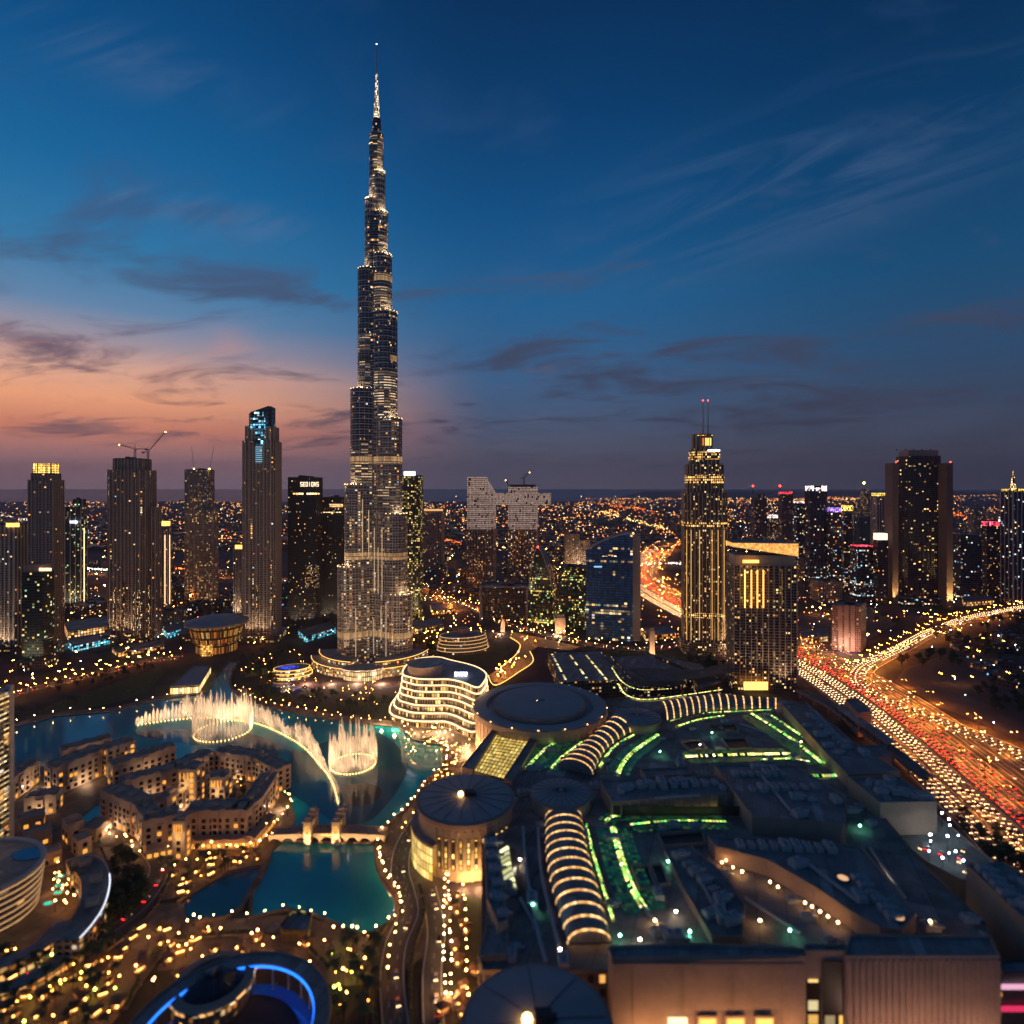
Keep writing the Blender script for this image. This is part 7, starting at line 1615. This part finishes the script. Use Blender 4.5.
for k in range(22):
    x, y = G(U(884, 975), U(818, 872), 14); put_lamp('cool', x, y, 14, 0, 'white yard lamp on the service deck right of the mall', 'yard lamps on the service deck') if inside((x, y), yd['q']) else None
def clear(x, y, m=0): return not any(inside((x, y), f) for f in FOOT)
WATERS = [GP(LAKE), GP(LOWER), GP(POND)]
def dry(x, y): return not any(inside((x, y), w_) for w_ in WATERS)
def scatter(n, poly, fn, tries=60):
    x0, x1 = min(a[0] for a in poly), max(a[0] for a in poly); y0, y1 = min(a[1] for a in poly), max(a[1] for a in poly); c = 0
    for _ in range(n * tries):
        if c >= n: break
        px_, py_ = U(x0, x1), U(y0, y1)
        if not inside((px_, py_), poly): continue
        x, y = G(px_, py_)
        if clear(x, y) and dry(x, y): fn(x, y); c += 1
PARK = [(262, 688), (300, 700), (400, 712), (400, 690), (330, 668), (300, 650), (250, 655), (240, 672)]
scatter(84, PARK, lambda x, y: put_lamp('small', x, y, .2, 0, 'garden lamp in the park at the foot of the giant tower', 'garden lamps in the tower park'))
scatter(40, [(400, 615), (440, 612), (500, 640), (440, 650), (410, 652)], lambda x, y: put_lamp('road', x, y, .2, 0, 'amber lamp in the streets right of the giant tower', 'amber lamps right of the giant tower'))
scatter(46, [(-10, 640), (60, 612), (240, 600), (290, 630), (340, 640), (250, 655), (160, 655), (0, 700)], lambda x, y: put_lamp('road' if U(0, 1) < .7 else 'cool', x, y, .2, 0, 'street lamp among the feet of the left towers', 'street lamps among the left towers'))
scatter(50, [(600, 600), (680, 600), (690, 660), (560, 640), (440, 600), (500, 590)], lambda x, y: put_lamp('road' if U(0, 1) < .7 else 'white', x, y, .2, 0, 'street lamp between the glass buildings in the middle distance', 'street lamps in the middle distance'))
scatter(46, [(800, 610), (880, 605), (1024, 600), (1024, 650), (940, 640), (870, 655), (800, 640)], lambda x, y: put_lamp('road' if U(0, 1) < .6 else 'cool', x, y, .2, 0, 'street lamp on the lots at the foot of the right skyline', 'street lamps below the right skyline'))
scatter(18, [(920, 640), (1030, 625), (1030, 750), (960, 715), (920, 690)], lambda x, y: put_lamp('cool' if U(0, 1) < .5 else 'road', x, y, .2, 0, 'lamp on the dark sandy lots beside the motorway', 'lamps on the sandy lots'))

wk = thing('walk_light_line', 'golden light line edging the winding walk behind the mall', 'light line', (*G(520, 650), .5))
for side_ in (WALK[5:10], WALK[10:]): MB().tube([(x, y, 1.0) for x, y in spline(GP(side_), 5)], .5, 4).build('light_tube', E_LEDG, wk)
scatter(60, [(-10, 560), (330, 560), (330, 605), (240, 598), (60, 615), (-10, 640)], lambda x, y: put_lamp('tall', x, y, .2, 0, 'tall street lamp on the plain behind the left towers', 'tall lamps on the left plain'))
scatter(70, [(420, 556), (700, 545), (690, 600), (560, 620), (440, 600)], lambda x, y: put_lamp('tall', x, y, .2, 0, 'tall street lamp in the streets beyond the far road', 'tall lamps beyond the far road'))
scatter(70, [(700, 545), (1030, 545), (1030, 606), (880, 606), (800, 620)], lambda x, y: put_lamp('tall', x, y, .2, 0, 'tall street lamp between the blocks of the right skyline', 'tall lamps in the right skyline'))
# kiosks with lit counters, planters with hedges
km = MB(); 
for sx in (-1.7, 1.7):
    for sy in (-1.3, 1.3): km.box(sx - .08, sx + .08, sy - .08, sy + .08, 0, 2.7, 0)
km.prism([(-2.3, -1.9), (2.3, -1.9), (2.3, 1.9), (-2.3, 1.9)], 2.7, 3.5, 1, 1, True, poly2=[(-.5, -.3), (.5, -.3), (.5, .3), (-.5, .3)]); km.box(-1.5, 1.5, -1.1, 1.1, 0, 1.0, 2, True); km.box(-1.5, 1.5, -.2, 0, 1.0, 2.3, 3, True)
kio0 = km.build('kiosk', [M_STEEL, plain('kiosk_roof', (.22, .12, .08), .8), M_BEIGE2, glow('kiosk_glow', srgb(255, 180, 90), 9)]); KU = []
def put_kiosk(x, y, z, lab, gp):
    o = kio0 if not KU else kio0.copy()
    if KU: COL.objects.link(o)
    KU.append(1); o.location = (x, y, z); s_ = U(.9, 1.5); o.scale = (s_, s_, s_); o.rotation_euler = (0, 0, U(0, 6.28)); tag(o, lab, 'kiosk', gp)
hm_ = MB(); hm_.box(-4, 4, -.7, .7, 0, .6, 0); rr_ = random.Random(2)
for _ in range(240):
    p = Vector((rr_.uniform(-3.8, 3.8), rr_.uniform(-.6, .6), rr_.uniform(.6, 1.7))); t_ = Vector((rr_.gauss(0, 1), rr_.gauss(0, 1), rr_.gauss(0, 1))).normalized() * .3; b_ = t_.cross(Vector((0, .3, 1))).normalized() * .2; hm_.face([p - t_, p - b_, p + t_, p + b_], 1)
hed0 = hm_.build('hedge_planter', [M_CONC, M_LEAF]); HU = []
def put_hedge(x, y, z, a, lab, gp):
    o = hed0 if not HU else hed0.copy()
    if HU: COL.objects.link(o)
    HU.append(1); o.location = (x, y, z); o.rotation_euler = (0, 0, a); s_ = U(.9, 1.5); o.scale = (s_, s_, s_); tag(o, lab, 'planter', gp)
scatter(20, [(165, 866), (255, 852), (262, 862), (180, 900)], lambda x, y: put_kiosk(x, y, .95, 'small roofed kiosk with a lit counter on the pond terrace', 'kiosks on the pond terrace'))
scatter(26, [(-5, 950), (110, 930), (150, 960), (110, 1030), (-5, 1030)], lambda x, y: put_kiosk(x, y, .95, 'small roofed kiosk with a lit counter in the lower left gardens', 'kiosks in the lower left gardens'))
scatter(22, [(130, 925), (330, 930), (370, 945), (330, 965), (140, 985)], lambda x, y: put_kiosk(x, y, .4, 'small roofed kiosk with a lit counter near the ring canopy', 'kiosks near the ring canopy'))
scatter(18, [(400, 735), (460, 745), (455, 775), (425, 800), (415, 795), (440, 770)], lambda x, y: put_kiosk(x, y, .4, 'small roofed kiosk with a lit counter on the lake square', 'kiosks on the lake square'))
scatter(14, [(440, 880), (474, 880), (476, 1020), (442, 1020)], lambda x, y: put_kiosk(x, y, .3, 'small roofed kiosk with a lit counter beside the service road', 'kiosks beside the service road'))
for path, st_, lab, gp, z_ in (([(378, 1040), (372, 985), (376, 945), (390, 922)], 8, 'long planter with a clipped hedge on the left of the mall road', 'hedges by the mall road', .4), ([(412, 1040), (410, 985), (414, 950), (424, 915), (420, 890)], 8, 'long planter with a clipped hedge between the two roads', 'hedges between the roads', .4), ([(-20, 1020), (50, 985), (110, 950), (150, 915), (170, 880)], 8, 'long planter with a clipped hedge along the corner road', 'hedges along the corner road', 1.0), ([(-20, 985), (30, 958), (86, 934), (126, 900), (140, 868)], 8, 'long planter with a clipped hedge on the inner side of the corner road', 'hedges inside the corner road', 1.0), ([(130, 1000), (160, 950), (220, 936), (290, 940), (330, 970)], 8, 'long planter with a clipped hedge round the ring canopy', 'hedges round the ring canopy', .3)):
    for (p_, a_) in resample(spline(GP(path), 5), st_ * 1.3): put_hedge(p_[0], p_[1], z_, a_, lab, gp)
# ------------------------------------------------------------------ traffic
def car_mesh(name, paint):
    m = MB(); m.prism([(-2.2, -.9), (2.2, -.9), (2.2, .9), (-2.2, .9)], .35, .95, 0, 0, True)
    m.prism([(-1.5, -.82), (.95, -.82), (.95, .82), (-1.5, .82)], .95, 1.5, 1, 0, poly2=[(-1.1, -.7), (.45, -.7), (.45, .7), (-1.1, .7)])
    for x in (-1.4, 1.4):
        for y in (-.92, .92): m.tube([(x, y - .1, .34), (x, y + .1, .34)], .34, 8, 4)
    for y in (-.62, .62): m.box(2.2, 2.32, y - .26, y + .26, .55, .85, 2, True); m.box(-2.32, -2.2, y - .26, y + .26, .6, .88, 3, True)
    return m.build(name, [paint, MATS['dark_glass'], E_HEAD, E_TAIL, M_STEEL])
CARS = [car_mesh('car', plain('car_white', (.7, .7, .7), .3, var=.05)), car_mesh('car', plain('car_silver', (.35, .36, .38), .3, metal=.5, var=.05)), car_mesh('car', plain('car_black', (.02, .02, .022), .25, var=.05)), car_mesh('car', plain('car_sand', (.4, .33, .25), .35, var=.05))]
CUSED = set()
cols = ('white', 'silver', 'black', 'sand coloured')
def put_car(x, y, z, a, where, group):
    k = random.randrange(4); s = CARS[k]; o = s if k not in CUSED else s.copy()
    if k in CUSED: COL.objects.link(o)
    CUSED.add(k); o.location = (x, y, z); o.rotation_euler = (0, 0, a); tag(o, '%s car %s' % (cols[k], where), 'car', '%s cars %s' % (cols[k], group)); return o
traffic = []                                  # (distance, x, y, z, heading, where, group)
def lane(path, d, step, rev, z, where, group, dens=.85):
    for (p, a) in resample(side_path(path, d), step, U(0, step)):
        if random.random() < dens: traffic.append((math.hypot(*p), p[0], p[1], z, a + (math.pi if rev else 0), where, group))
# towards the camera means against the path direction of hwp (which runs away from it)
for d in (-46, -42, -38, -34): lane(hwp, d, 6.8, True, .26, 'with white headlights on the mall side lanes of the motorway', 'on the mall side lanes', .97)
for d in (-26, -22, -18, -14): lane(hwp, d, 6.6, True, .26, 'with white headlights coming down the motorway', 'coming down the motorway', .97)
for d in (-6, -2, 2): lane(hwp, d, 6.4, False, .26, 'showing red tail lights in the middle lanes of the motorway', 'driving away on the motorway', .9)
for d in (8, 12, 16, 20): lane(hwp, d, 16, False, .26, 'showing red tail lights on the far lanes of the motorway', 'on the far lanes', .75)
for d in (30, 36, 46): lane(hwp, d, 30, True, .26, 'on the outer service lanes of the motorway', 'on the outer service lanes', .7)
for d in (-9.6, -4.8, 0, 4.8): lane(rmp, d, 8.5, True if d < 5 else False, .48, 'with white headlights on the curving slip road', 'on the slip road', .85)
for d in (-5, 0, 5): lane(LINK, d, 12, True, .4, 'on the link road joining the slip road', 'on the link road', .7)
for d in (-6, 6): lane(BLVD, d, 13, d < 0, .4, 'on the lamp lit road beside the lawn', 'on the lawn road', .8)
for d in (-6, 6): lane(FAR1, d, 15, d < 0, .4, 'on the curving far road', 'on the far road', .6)
lane(MALLRD, 2, 16, True, .55, 'on the mall road beside the lower lake', 'on the mall road', .7); lane(SVC, 1.8, 12, True, .5, 'on the service road beside the mall', 'on the service road', .8); lane(CORN, 2, 14, False, 1.06, 'on the corner road at the lower left', 'on the corner road', .8)
def in_view(x, y): 
    if y < 20: return False
    px_, py_ = P(x, y, 0); return -5 < px_ < 1029 and py_ < 1030
traffic = sorted(t for t in traffic if in_view(t[1], t[2]))
for t in traffic[:300]: put_car(*t[1:])
# beyond three hundred: the far traffic as one mass
fm = MB()
for (_, x, y, z, a, *_r) in traffic[300:]:
    fm.rbox(x, y, a, 4.4, 1.8, z + .35, z + 1.0, 0); c, s = math.cos(a), math.sin(a); fm.rbox(x - .2 * c, y - .2 * s, a, 2.2, 1.5, z + 1.0, z + 1.5, 1)
    fm.rbox(x + 2.25 * c, y + 2.25 * s, a, .12, 1.6, z + .5, z + .85, 2); fm.rbox(x - 2.25 * c, y - 2.25 * s, a, .12, 1.6, z + .55, z + .88, 3)
tag(fm.build('far_traffic', [MATS['car_silver'], MATS['dark_glass'], E_HEAD, E_TAIL]), 'mass of far cars on the motorway and slip road', 'traffic', None, 'stuff')
scatter(24, [(795, 645), (830, 640), (870, 650), (850, 656), (800, 652)], lambda x, y: put_car(x, y, .2, U(0, 6.28), 'parked on the lot at the foot of the pink block', 'parked by the pink block'))
for k in range(22):
    x, y = G(U(890, 975), U(822, 872), 14)
    if inside((x, y), offset(yd['q'], -4)): put_car(x, y, 14.05, R(40) + (k % 2) * math.pi, 'parked on the service deck right of the mall', 'parked on the service deck')

# ------------------------------------------------------------------ trees
def crown_mesh(name, n, r, h, seed, mat, leaf=.5):
    rnd = random.Random(seed); m = MB(); cl = []
    for _ in range(9): a = rnd.uniform(0, 6.28); d = rnd.uniform(.1, .72) * r; cl.append((d * math.cos(a), d * math.sin(a), h + rnd.uniform(-.5, .6) * r, rnd.uniform(.35, .6) * r))
    for k in range(n):
        cx, cy, cz, cr = cl[k % 9]; v = Vector((rnd.gauss(0, 1), rnd.gauss(0, 1), rnd.gauss(0, 1))).normalized() * cr * rnd.uniform(.55, 1.05)
        p = Vector((cx, cy, cz)) + v; t = Vector((rnd.gauss(0, 1), rnd.gauss(0, 1), rnd.gauss(0, .6))).normalized(); b = t.cross(v if v.length > 0 else Vector((0, 0, 1))).normalized(); s = leaf * rnd.uniform(.6, 1.3)
        m.face([p - t * s, p - b * s * .6, p + t * s, p + b * s * .6])
    return m
def tree_proto(name, kind, seed):
    root = thing(name, 'tree', 'tree', (0, 0, 0))
    if kind == 'round':
        t = MB().tube([(0, 0, 0), (.1, .05, 1.6), (0, .1, 3.2)], .28, 6, r1=.16)
        for a in (0, 2.1, 4.2): t.tube([(0, .08, 2.6), (1.2 * math.cos(a), 1.2 * math.sin(a), 4.2)], .12, 4, r1=.05)
        t.build('trunk', M_BARK, root); crown_mesh('crown', 260, 3.0, 5.0, seed, M_LEAF, .55).build('crown', M_LEAF, root)
    else:
        MB().tube([(0, 0, 0), (.15, 0, 3.5), (.05, .1, 7.4)], .26, 6, r1=.19).build('trunk', M_BARK, root); m = MB(); rnd = random.Random(seed)
        for k in range(20):
            a = 2.4 * k; up = rnd.uniform(.1, 1.25); L = rnd.uniform(2.4, 3.2); c, s = math.cos(a), math.sin(a); pr = None
            for j in range(5):
                t = j / 4; x = L * t * math.cos(up * (1 - t * .4)); z = 7.4 + L * (math.sin(up) * t - .75 * t * t); w_ = .42 * math.sin(math.pi * min(.97, t * .85 + .12))
                q = [(x * c - w_ * s, x * s + w_ * c, z - .12), (x * c, x * s, z + .08), (x * c + w_ * s, x * s - w_ * c, z - .12)]
                if pr: m.face([pr[0], pr[1], q[1], q[0]]); m.face([pr[1], pr[2], q[2], q[1]])
                pr = q
        m.build('crown', M_PALM, root)
    return kids(root)
TP = {'round': [tree_proto('broadleaf_tree', 'round', 3), False], 'palm': [tree_proto('palm_tree', 'palm', 5), False]}
def put_tree(kind, x, y, z, label, group, sc=1.0):
    src, used = TP[kind]; s = sc * U(.8, 1.3)
    if not used: TP[kind][1] = True; src.location = (x, y, z); src.scale = (s, s, s); tag(src, label, None, group); return src
    return copy_thing(src, (x, y, z), U(0, 6.28), label, group, s)
T = lambda n, poly, kind, label, group, sc=1.0, z=.2: scatter(n, poly, lambda x, y: put_tree(kind, x, y, z, label, group, sc))
T(56, [(248, 700), (262, 688), (240, 676), (238, 664), (262, 652), (282, 655), (275, 690), (300, 706)], 'round', 'dark leafy tree in the lakeside park left of the giant tower', 'trees in the lakeside park', 1.2)
T(42, [(300, 706), (400, 720), (405, 712), (380, 700), (300, 690)], 'round', 'small leafy tree behind the far shore promenade', 'trees behind the far shore promenade', .9)
T(22, [(400, 640), (440, 630), (440, 655), (405, 655)], 'round', 'leafy tree between the giant tower and the oval building', 'trees by the oval building', 1.3)
T(26, [(690, 650), (722, 652), (725, 680), (690, 672)], 'round', 'leafy tree at the foot of the twin spired tower', 'trees by the twin spired tower', 1.2)
T(60, [(930, 640), (1030, 612), (1030, 660), (960, 668), (900, 668)], 'round', 'tree on the dark lots right of the slip road', 'trees right of the slip road', 1.6)
T(26, [(960, 680), (1030, 680), (1030, 720), (990, 712)], 'round', 'tree on the sandy lot near the right edge', 'trees on the sandy lot', 1.4)
T(30, [(870, 600), (960, 612), (900, 630), (870, 625)], 'round', 'tree at the foot of the tall slab sided tower', 'trees by the slab sided tower', 1.5)
T(26, [(960, 815), (1030, 860), (1030, 880), (990, 865), (950, 825)], 'round', 'tree on the bank between the service deck and the motorway', 'trees by the service deck', 1.1)
T(40, [(110, 845), (140, 850), (150, 905), (110, 940), (60, 955), (90, 930), (116, 890)], 'round', 'tree beside the corner road at the lower left', 'trees by the corner road', 1.1, .9)
T(46, [(-20, 960), (60, 960), (120, 940), (110, 1040), (-20, 1040)], 'palm', 'palm tree in the lower left corner', 'palms in the lower left corner')
T(26, [(325, 945), (385, 945), (380, 1030), (330, 1030)], 'palm', 'palm tree in the green strip beside the mall road', 'palms beside the mall road')
T(26, [(150, 862), (255, 850), (262, 858), (180, 892)], 'palm', 'palm tree on the terrace in front of the hotel', 'palms before the hotel', .8)
for k in range(30): x, y = G(U(150, 250), U(778, 805)); put_tree('palm' if k % 2 else 'round', x, y, .9, 'tree inside the courtyard of the sandstone hotel', 'courtyard trees of the sandstone hotel', .8)
T(24, [(40, 690), (150, 664), (160, 668), (60, 700)], 'round', 'round tree on the edge of the dark lawn', 'trees on the lawn edge', .9)
T(18, [(14, 722), (60, 712), (150, 695), (150, 691), (60, 705), (14, 716)], 'palm', 'palm tree on the promenade below the lawn', 'palms on the lawn promenade')

# ------------------------------------------------------------------ people on the promenades: one continuous figure, copied
def person_mesh(name, shirt, trousers):
    m = MB()
    for s in (-1, 1): m.lathe(s * .1, 0, [(.07, 0), (.085, .45), (.11, .86)], 6, 1)
    m.lathe(0, 0, [(.17, .8), (.19, .95), (.16, 1.15), (.22, 1.42), (.07, 1.5), (.06, 1.55)], 8, 0, rx=1.0, ry=.65)
    for s in (-1, 1): m.tube([(s * .22, 0, 1.4), (s * .27, .03, 1.12), (s * .25, -.08, .85)], .055, 5, 0, r1=.04)
    m.ball(0, 0, 1.64, .115, 8, 6, 2, 1.2); m.ball(0, .02, 1.69, .118, 8, 5, 3, .9)
    return m.build(name, [shirt, trousers, plain('skin', (.35, .2, .13), .6), plain('hair', (.02, .015, .012), .7)])
shirts = [('white', (.7, .68, .65)), ('red', (.5, .04, .04)), ('blue', (.05, .1, .35)), ('black', (.02, .02, .02)), ('sand coloured', (.45, .35, .24))]
PP = [person_mesh('person', plain('shirt_' + n.split()[0], c, .8), M_STEEL if i % 2 else plain('denim', (.05, .07, .13), .8)) for i, (n, c) in enumerate(shirts)]; PUSED = set()
def put_person(x, y, z, where, group):
    k = random.randrange(5); o = PP[k] if k not in PUSED else PP[k].copy()
    if k in PUSED: COL.objects.link(o)
    PUSED.add(k); s = U(.93, 1.08); o.location = (x, y, z); o.rotation_euler = (0, 0, U(0, 6.28)); o.scale = (s, s, s); tag(o, 'person in a %s top standing %s' % (shirts[k][0], where), 'person', '%s tops %s' % (shirts[k][0], group))
for (poly, n, z, wh, gp) in (([(404, 730), (445, 738), (470, 745), (458, 775), (446, 770), (448, 757), (440, 743)], 110, .3, 'on the bright square by the lake', 'on the bright square'), ([(446, 772), (460, 780), (428, 812), (405, 836), (388, 836), (412, 812)], 90, .4, 'on the east shore promenade', 'on the east shore'), ([(386, 850), (396, 850), (410, 893), (412, 912), (400, 905), (386, 875)], 50, .45, 'on the quay of the lower lake', 'on the lower quay')):
    scatter(n, poly, lambda x, y: put_person(x, y, z, wh, gp))
for (poly, n, z, wh, gp) in (([(130, 925), (330, 930), (380, 945), (330, 1000), (140, 1000)], 60, .45, 'on the paving round the ring canopy', 'round the ring canopy'), ([(165, 866), (255, 852), (262, 862), (180, 900)], 50, .95, 'on the pond terrace', 'on the pond terrace')): scatter(n, poly, lambda x, y: put_person(x, y, z, wh, gp))
for k in range(40): x = G(U(276, 380), 839)[0]; put_person(x, ya + U(-3.6, 3.6), zt(x), 'on the stone footbridge', 'on the bridge')

# ------------------------------------------------------------------ the city beyond: individual blocks in the middle distance, then masses
rnd = random.Random(21); n = 0
MIDS = [FA_BLOCK, FA_STONE2, FA_DARK, FA_BGM, FA_HOTEL]; kinds_ = ['grey', 'tan', 'dark', 'many coloured', 'gold lit']
def mid(n_, poly, hlo, hhi, where, group, wlo=18, whi=46):
    c = 0
    for _ in range(n_ * 40):
        if c >= n_: break
        px_, py_ = rnd.uniform(min(a[0] for a in poly), max(a[0] for a in poly)), rnd.uniform(min(a[1] for a in poly), max(a[1] for a in poly))
        if not inside((px_, py_), poly): continue
        x, y = G(px_, py_); w_, d_ = rnd.uniform(wlo, whi), rnd.uniform(wlo, whi)
        if not clear(x, y) or not clear(x + w_ / 2, y - d_ / 2) or not clear(x - w_ / 2, y - d_ / 2): continue
        if any(min(math.dist((x, y), p) for p in rd[::3]) < w_ * .7 + hw_ for rd, hw_ in ((hwp, 60), (rmp, 18), (FAR1, 14), (FAR2, 18), (FAR3, 26), (FAR4, 16), (LINK, 12), (BLVD, 14))): continue
        k = rnd.randrange(5); an = rnd.choice((R(-8), R(5), R(24), R(-30))); h = rnd.uniform(hlo, hhi) * (1.8 if rnd.random() < .12 else 1)
        q = [(x + a * math.cos(an) - b * math.sin(an), y + a * math.sin(an) + b * math.cos(an)) for a, b in ((-w_/2, -d_/2), (w_/2, -d_/2), (w_/2, d_/2), (-w_/2, d_/2))]
        root = thing('city_block', '%s %s' % (kinds_[k] + ' city block', where), 'building', (x, y, 0), '%s %s' % (kinds_[k], group))
        MB().prism(q, 0, h, 0, 1).build('wall', [MIDS[k], M_ROOF2], root); MB().ring(q, -.5, .1, h, h + 1.2).rbox(x, y, an, w_ * .3, d_ * .25, h, h + 3.2).build('roof_plant', M_STEEL, root); FOOT.append(offset(q, 3)); c += 1
mid(44, [(420, 560), (560, 555), (680, 560), (640, 572), (560, 620), (440, 600)], 14, 40, 'in the middle distance behind the far road', 'blocks behind the far road')
mid(30, [(30, 590), (290, 585), (300, 620), (200, 640), (60, 640), (0, 650)], 10, 30, 'between the left towers', 'blocks between the left towers')
mid(46, [(680, 560), (760, 545), (1030, 545), (1030, 600), (880, 600), (800, 612), (760, 590)], 18, 60, 'at the foot of the right skyline', 'blocks below the right skyline', 22, 55)
mid(30, [(0, 545), (440, 540), (440, 580), (0, 585)], 10, 26, 'on the plain behind the left towers', 'blocks on the left plain', 25, 60)
mid(14, [(930, 620), (1030, 612), (1030, 700), (960, 660)], 5, 9, 'on the dark lots right of the slip road', 'low blocks on the dark lots', 14, 30)
# far roofs and far lights, past counting
fb = MB(); bl_ = []
for _ in range(5200):
    py_ = 500.5 + 50 * rnd.random() ** 1.6; px_ = rnd.uniform(-10, 1034); x, y = G(px_, py_)
    if y > 9700 and x < 1500: continue
    w_, d_, h = rnd.uniform(14, 60), rnd.uniform(14, 60), rnd.uniform(5, 16) * (3 if rnd.random() < .03 else 1); fb.rbox(x, y, rnd.uniform(-.5, .5), w_, d_, 0, h)
tag(fb.build('far_city', facade('facade_far', (.07, .06, .065), (.02, .02, .025), 6, 4, .5, .5, .10, AMBER, 1.6, .3)), 'low roofs of the far city reaching to the coast', 'far city', None, 'stuff')
FL = [MB() for _ in range(4)]
LM = [glow('far_amber', srgb(255, 160, 62), 9.0, False), glow('far_gold', srgb(255, 200, 120), 9.0, False), glow('far_white', srgb(255, 240, 220), 7.0, False), glow('far_orange', srgb(255, 110, 34), 9.0, False)]
def flight(px_, py_, k=None, h=None, s=1.0):
    x, y = G(px_, py_)
    if y > 9700 and x < 1500: return
    r_ = (.55 + y / 3100) * rnd.uniform(.5, 1.35) * s * 1.12
    FL[rnd.choices(range(4), (5, 3.5, 1.4, 1.6))[0] if k is None else k].octa(x, y, (h or rnd.uniform(5, 14)), r_)
for _ in range(9500):
    py_ = 498.6 + 54 * rnd.random() ** 1.7; px_ = rnd.uniform(-10, 1034)
    f_ = noise.noise(Vector((px_ * .018, py_ * .11, 3.3)))
    if f_ < rnd.uniform(-.55, .2): continue
    flight(px_, py_)
for _ in range(2600):                           # streets between the nearer blocks
    py_ = rnd.uniform(545, 640); px_ = rnd.uniform(-10, 1034); f_ = noise.noise(Vector((px_ * .03, py_ * .06, 8.3)))
    if f_ < rnd.uniform(-.35, .35): continue
    x, y = G(px_, py_)
    if clear(x, y): flight(px_, py_, None, rnd.uniform(3, 8), .75)
def strand(a, b, n_, k, jit, s=1.0):
    for i in range(n_): t = rnd.random(); flight(a[0] + (b[0] - a[0]) * t + rnd.gauss(0, jit), a[1] + (b[1] - a[1]) * t + rnd.gauss(0, jit * .22), k, 8, s)
for a, b, n_, k, j in (((600, 512), (672, 532), 170, 1, 3), ((560, 520), (640, 508), 90, 0, 4), ((610, 505), (650, 512), 80, 3, 5), ((460, 512), (600, 503), 60, 0, 4), ((0, 536), (100, 534), 60, 2, 3), ((160, 543), (185, 541), 70, 3, 3), ((225, 540), (245, 543), 60, 3, 3), ((440, 541), (470, 546), 70, 3, 3), ((640, 566), (700, 566), 60, 2, 3), ((650, 562), (700, 530), 90, 3, 4), ((930, 512), (985, 520), 170, 3, 6), ((940, 497), (1024, 494.5), 90, 0, 2), ((820, 497), (900, 501), 90, 0, 3), ((700, 502), (800, 500), 90, 0, 3),
                       ((60, 500), (110, 497), 26, 0, 2), ((330, 503), (440, 501), 60, 0, 3), ((165, 502), (240, 503), 60, 0, 3), ((0, 516), (30, 522), 40, 2, 3), ((170, 571), (240, 573), 90, 3, 2), ((85, 571), (110, 573), 50, 2, 2), ((860, 484.9 + 14), (840, 499), 10, 1, 2)):
    strand(a, b, n_, k, j)
for k in range(4): tag(FL[k].build('far_lights', LM[k]), ['amber', 'gold', 'white', 'orange'][k] + ' lights scattered over the far city', 'city lights', None, 'stuff')
for (px_, py_) in ((333, 486.6), (458, 487), (583, 491), (617, 485.5), (641, 489.5)):
    Y = 14000; x = (px_ - 512) * Y / F; z = max(12, zat(py_, Y)); t = thing('far_ship', 'tiny lit ship far out on the dark sea', 'ship', (x, Y, -1.5), 'ships far out at sea')
    MB().prism([(x - 60, Y - 9), (x + 50, Y - 9), (x + 72, Y), (x + 50, Y + 9), (x - 60, Y + 9)], -1.5, 10).box(x - 55, x - 30, Y - 8, Y + 8, 10, 28).build('hull', M_STEEL, t); MB().ball(x - 42, Y, 34, 9, 8, 5).build('deck_light', LM[1], t)
# ------------------------------------------------------------------ dusk haze over the city
hz = MB().box(-22000, 26000, -600, 17000, -3, 870, 0, True).build('haze', (lambda: None)() or bpy.data.materials.new('haze'))
hm = hz.data.materials[0]; hm.use_nodes = True; ht_ = NT(hm.node_tree); ho = ht_.new('ShaderNodeOutputMaterial')
pv = ht_.new('ShaderNodeVolumePrincipled'); ht_.put(pv.inputs['Color'], (.80, .72, .86)); pv.inputs['Density'].default_value = 5.0e-5; pv.inputs['Anisotropy'].default_value = 0.2
ht_.l.new(pv.outputs[0], ho.inputs['Volume'])
tag(hz, 'thin violet dusk haze over the city', 'haze', None, 'stuff')
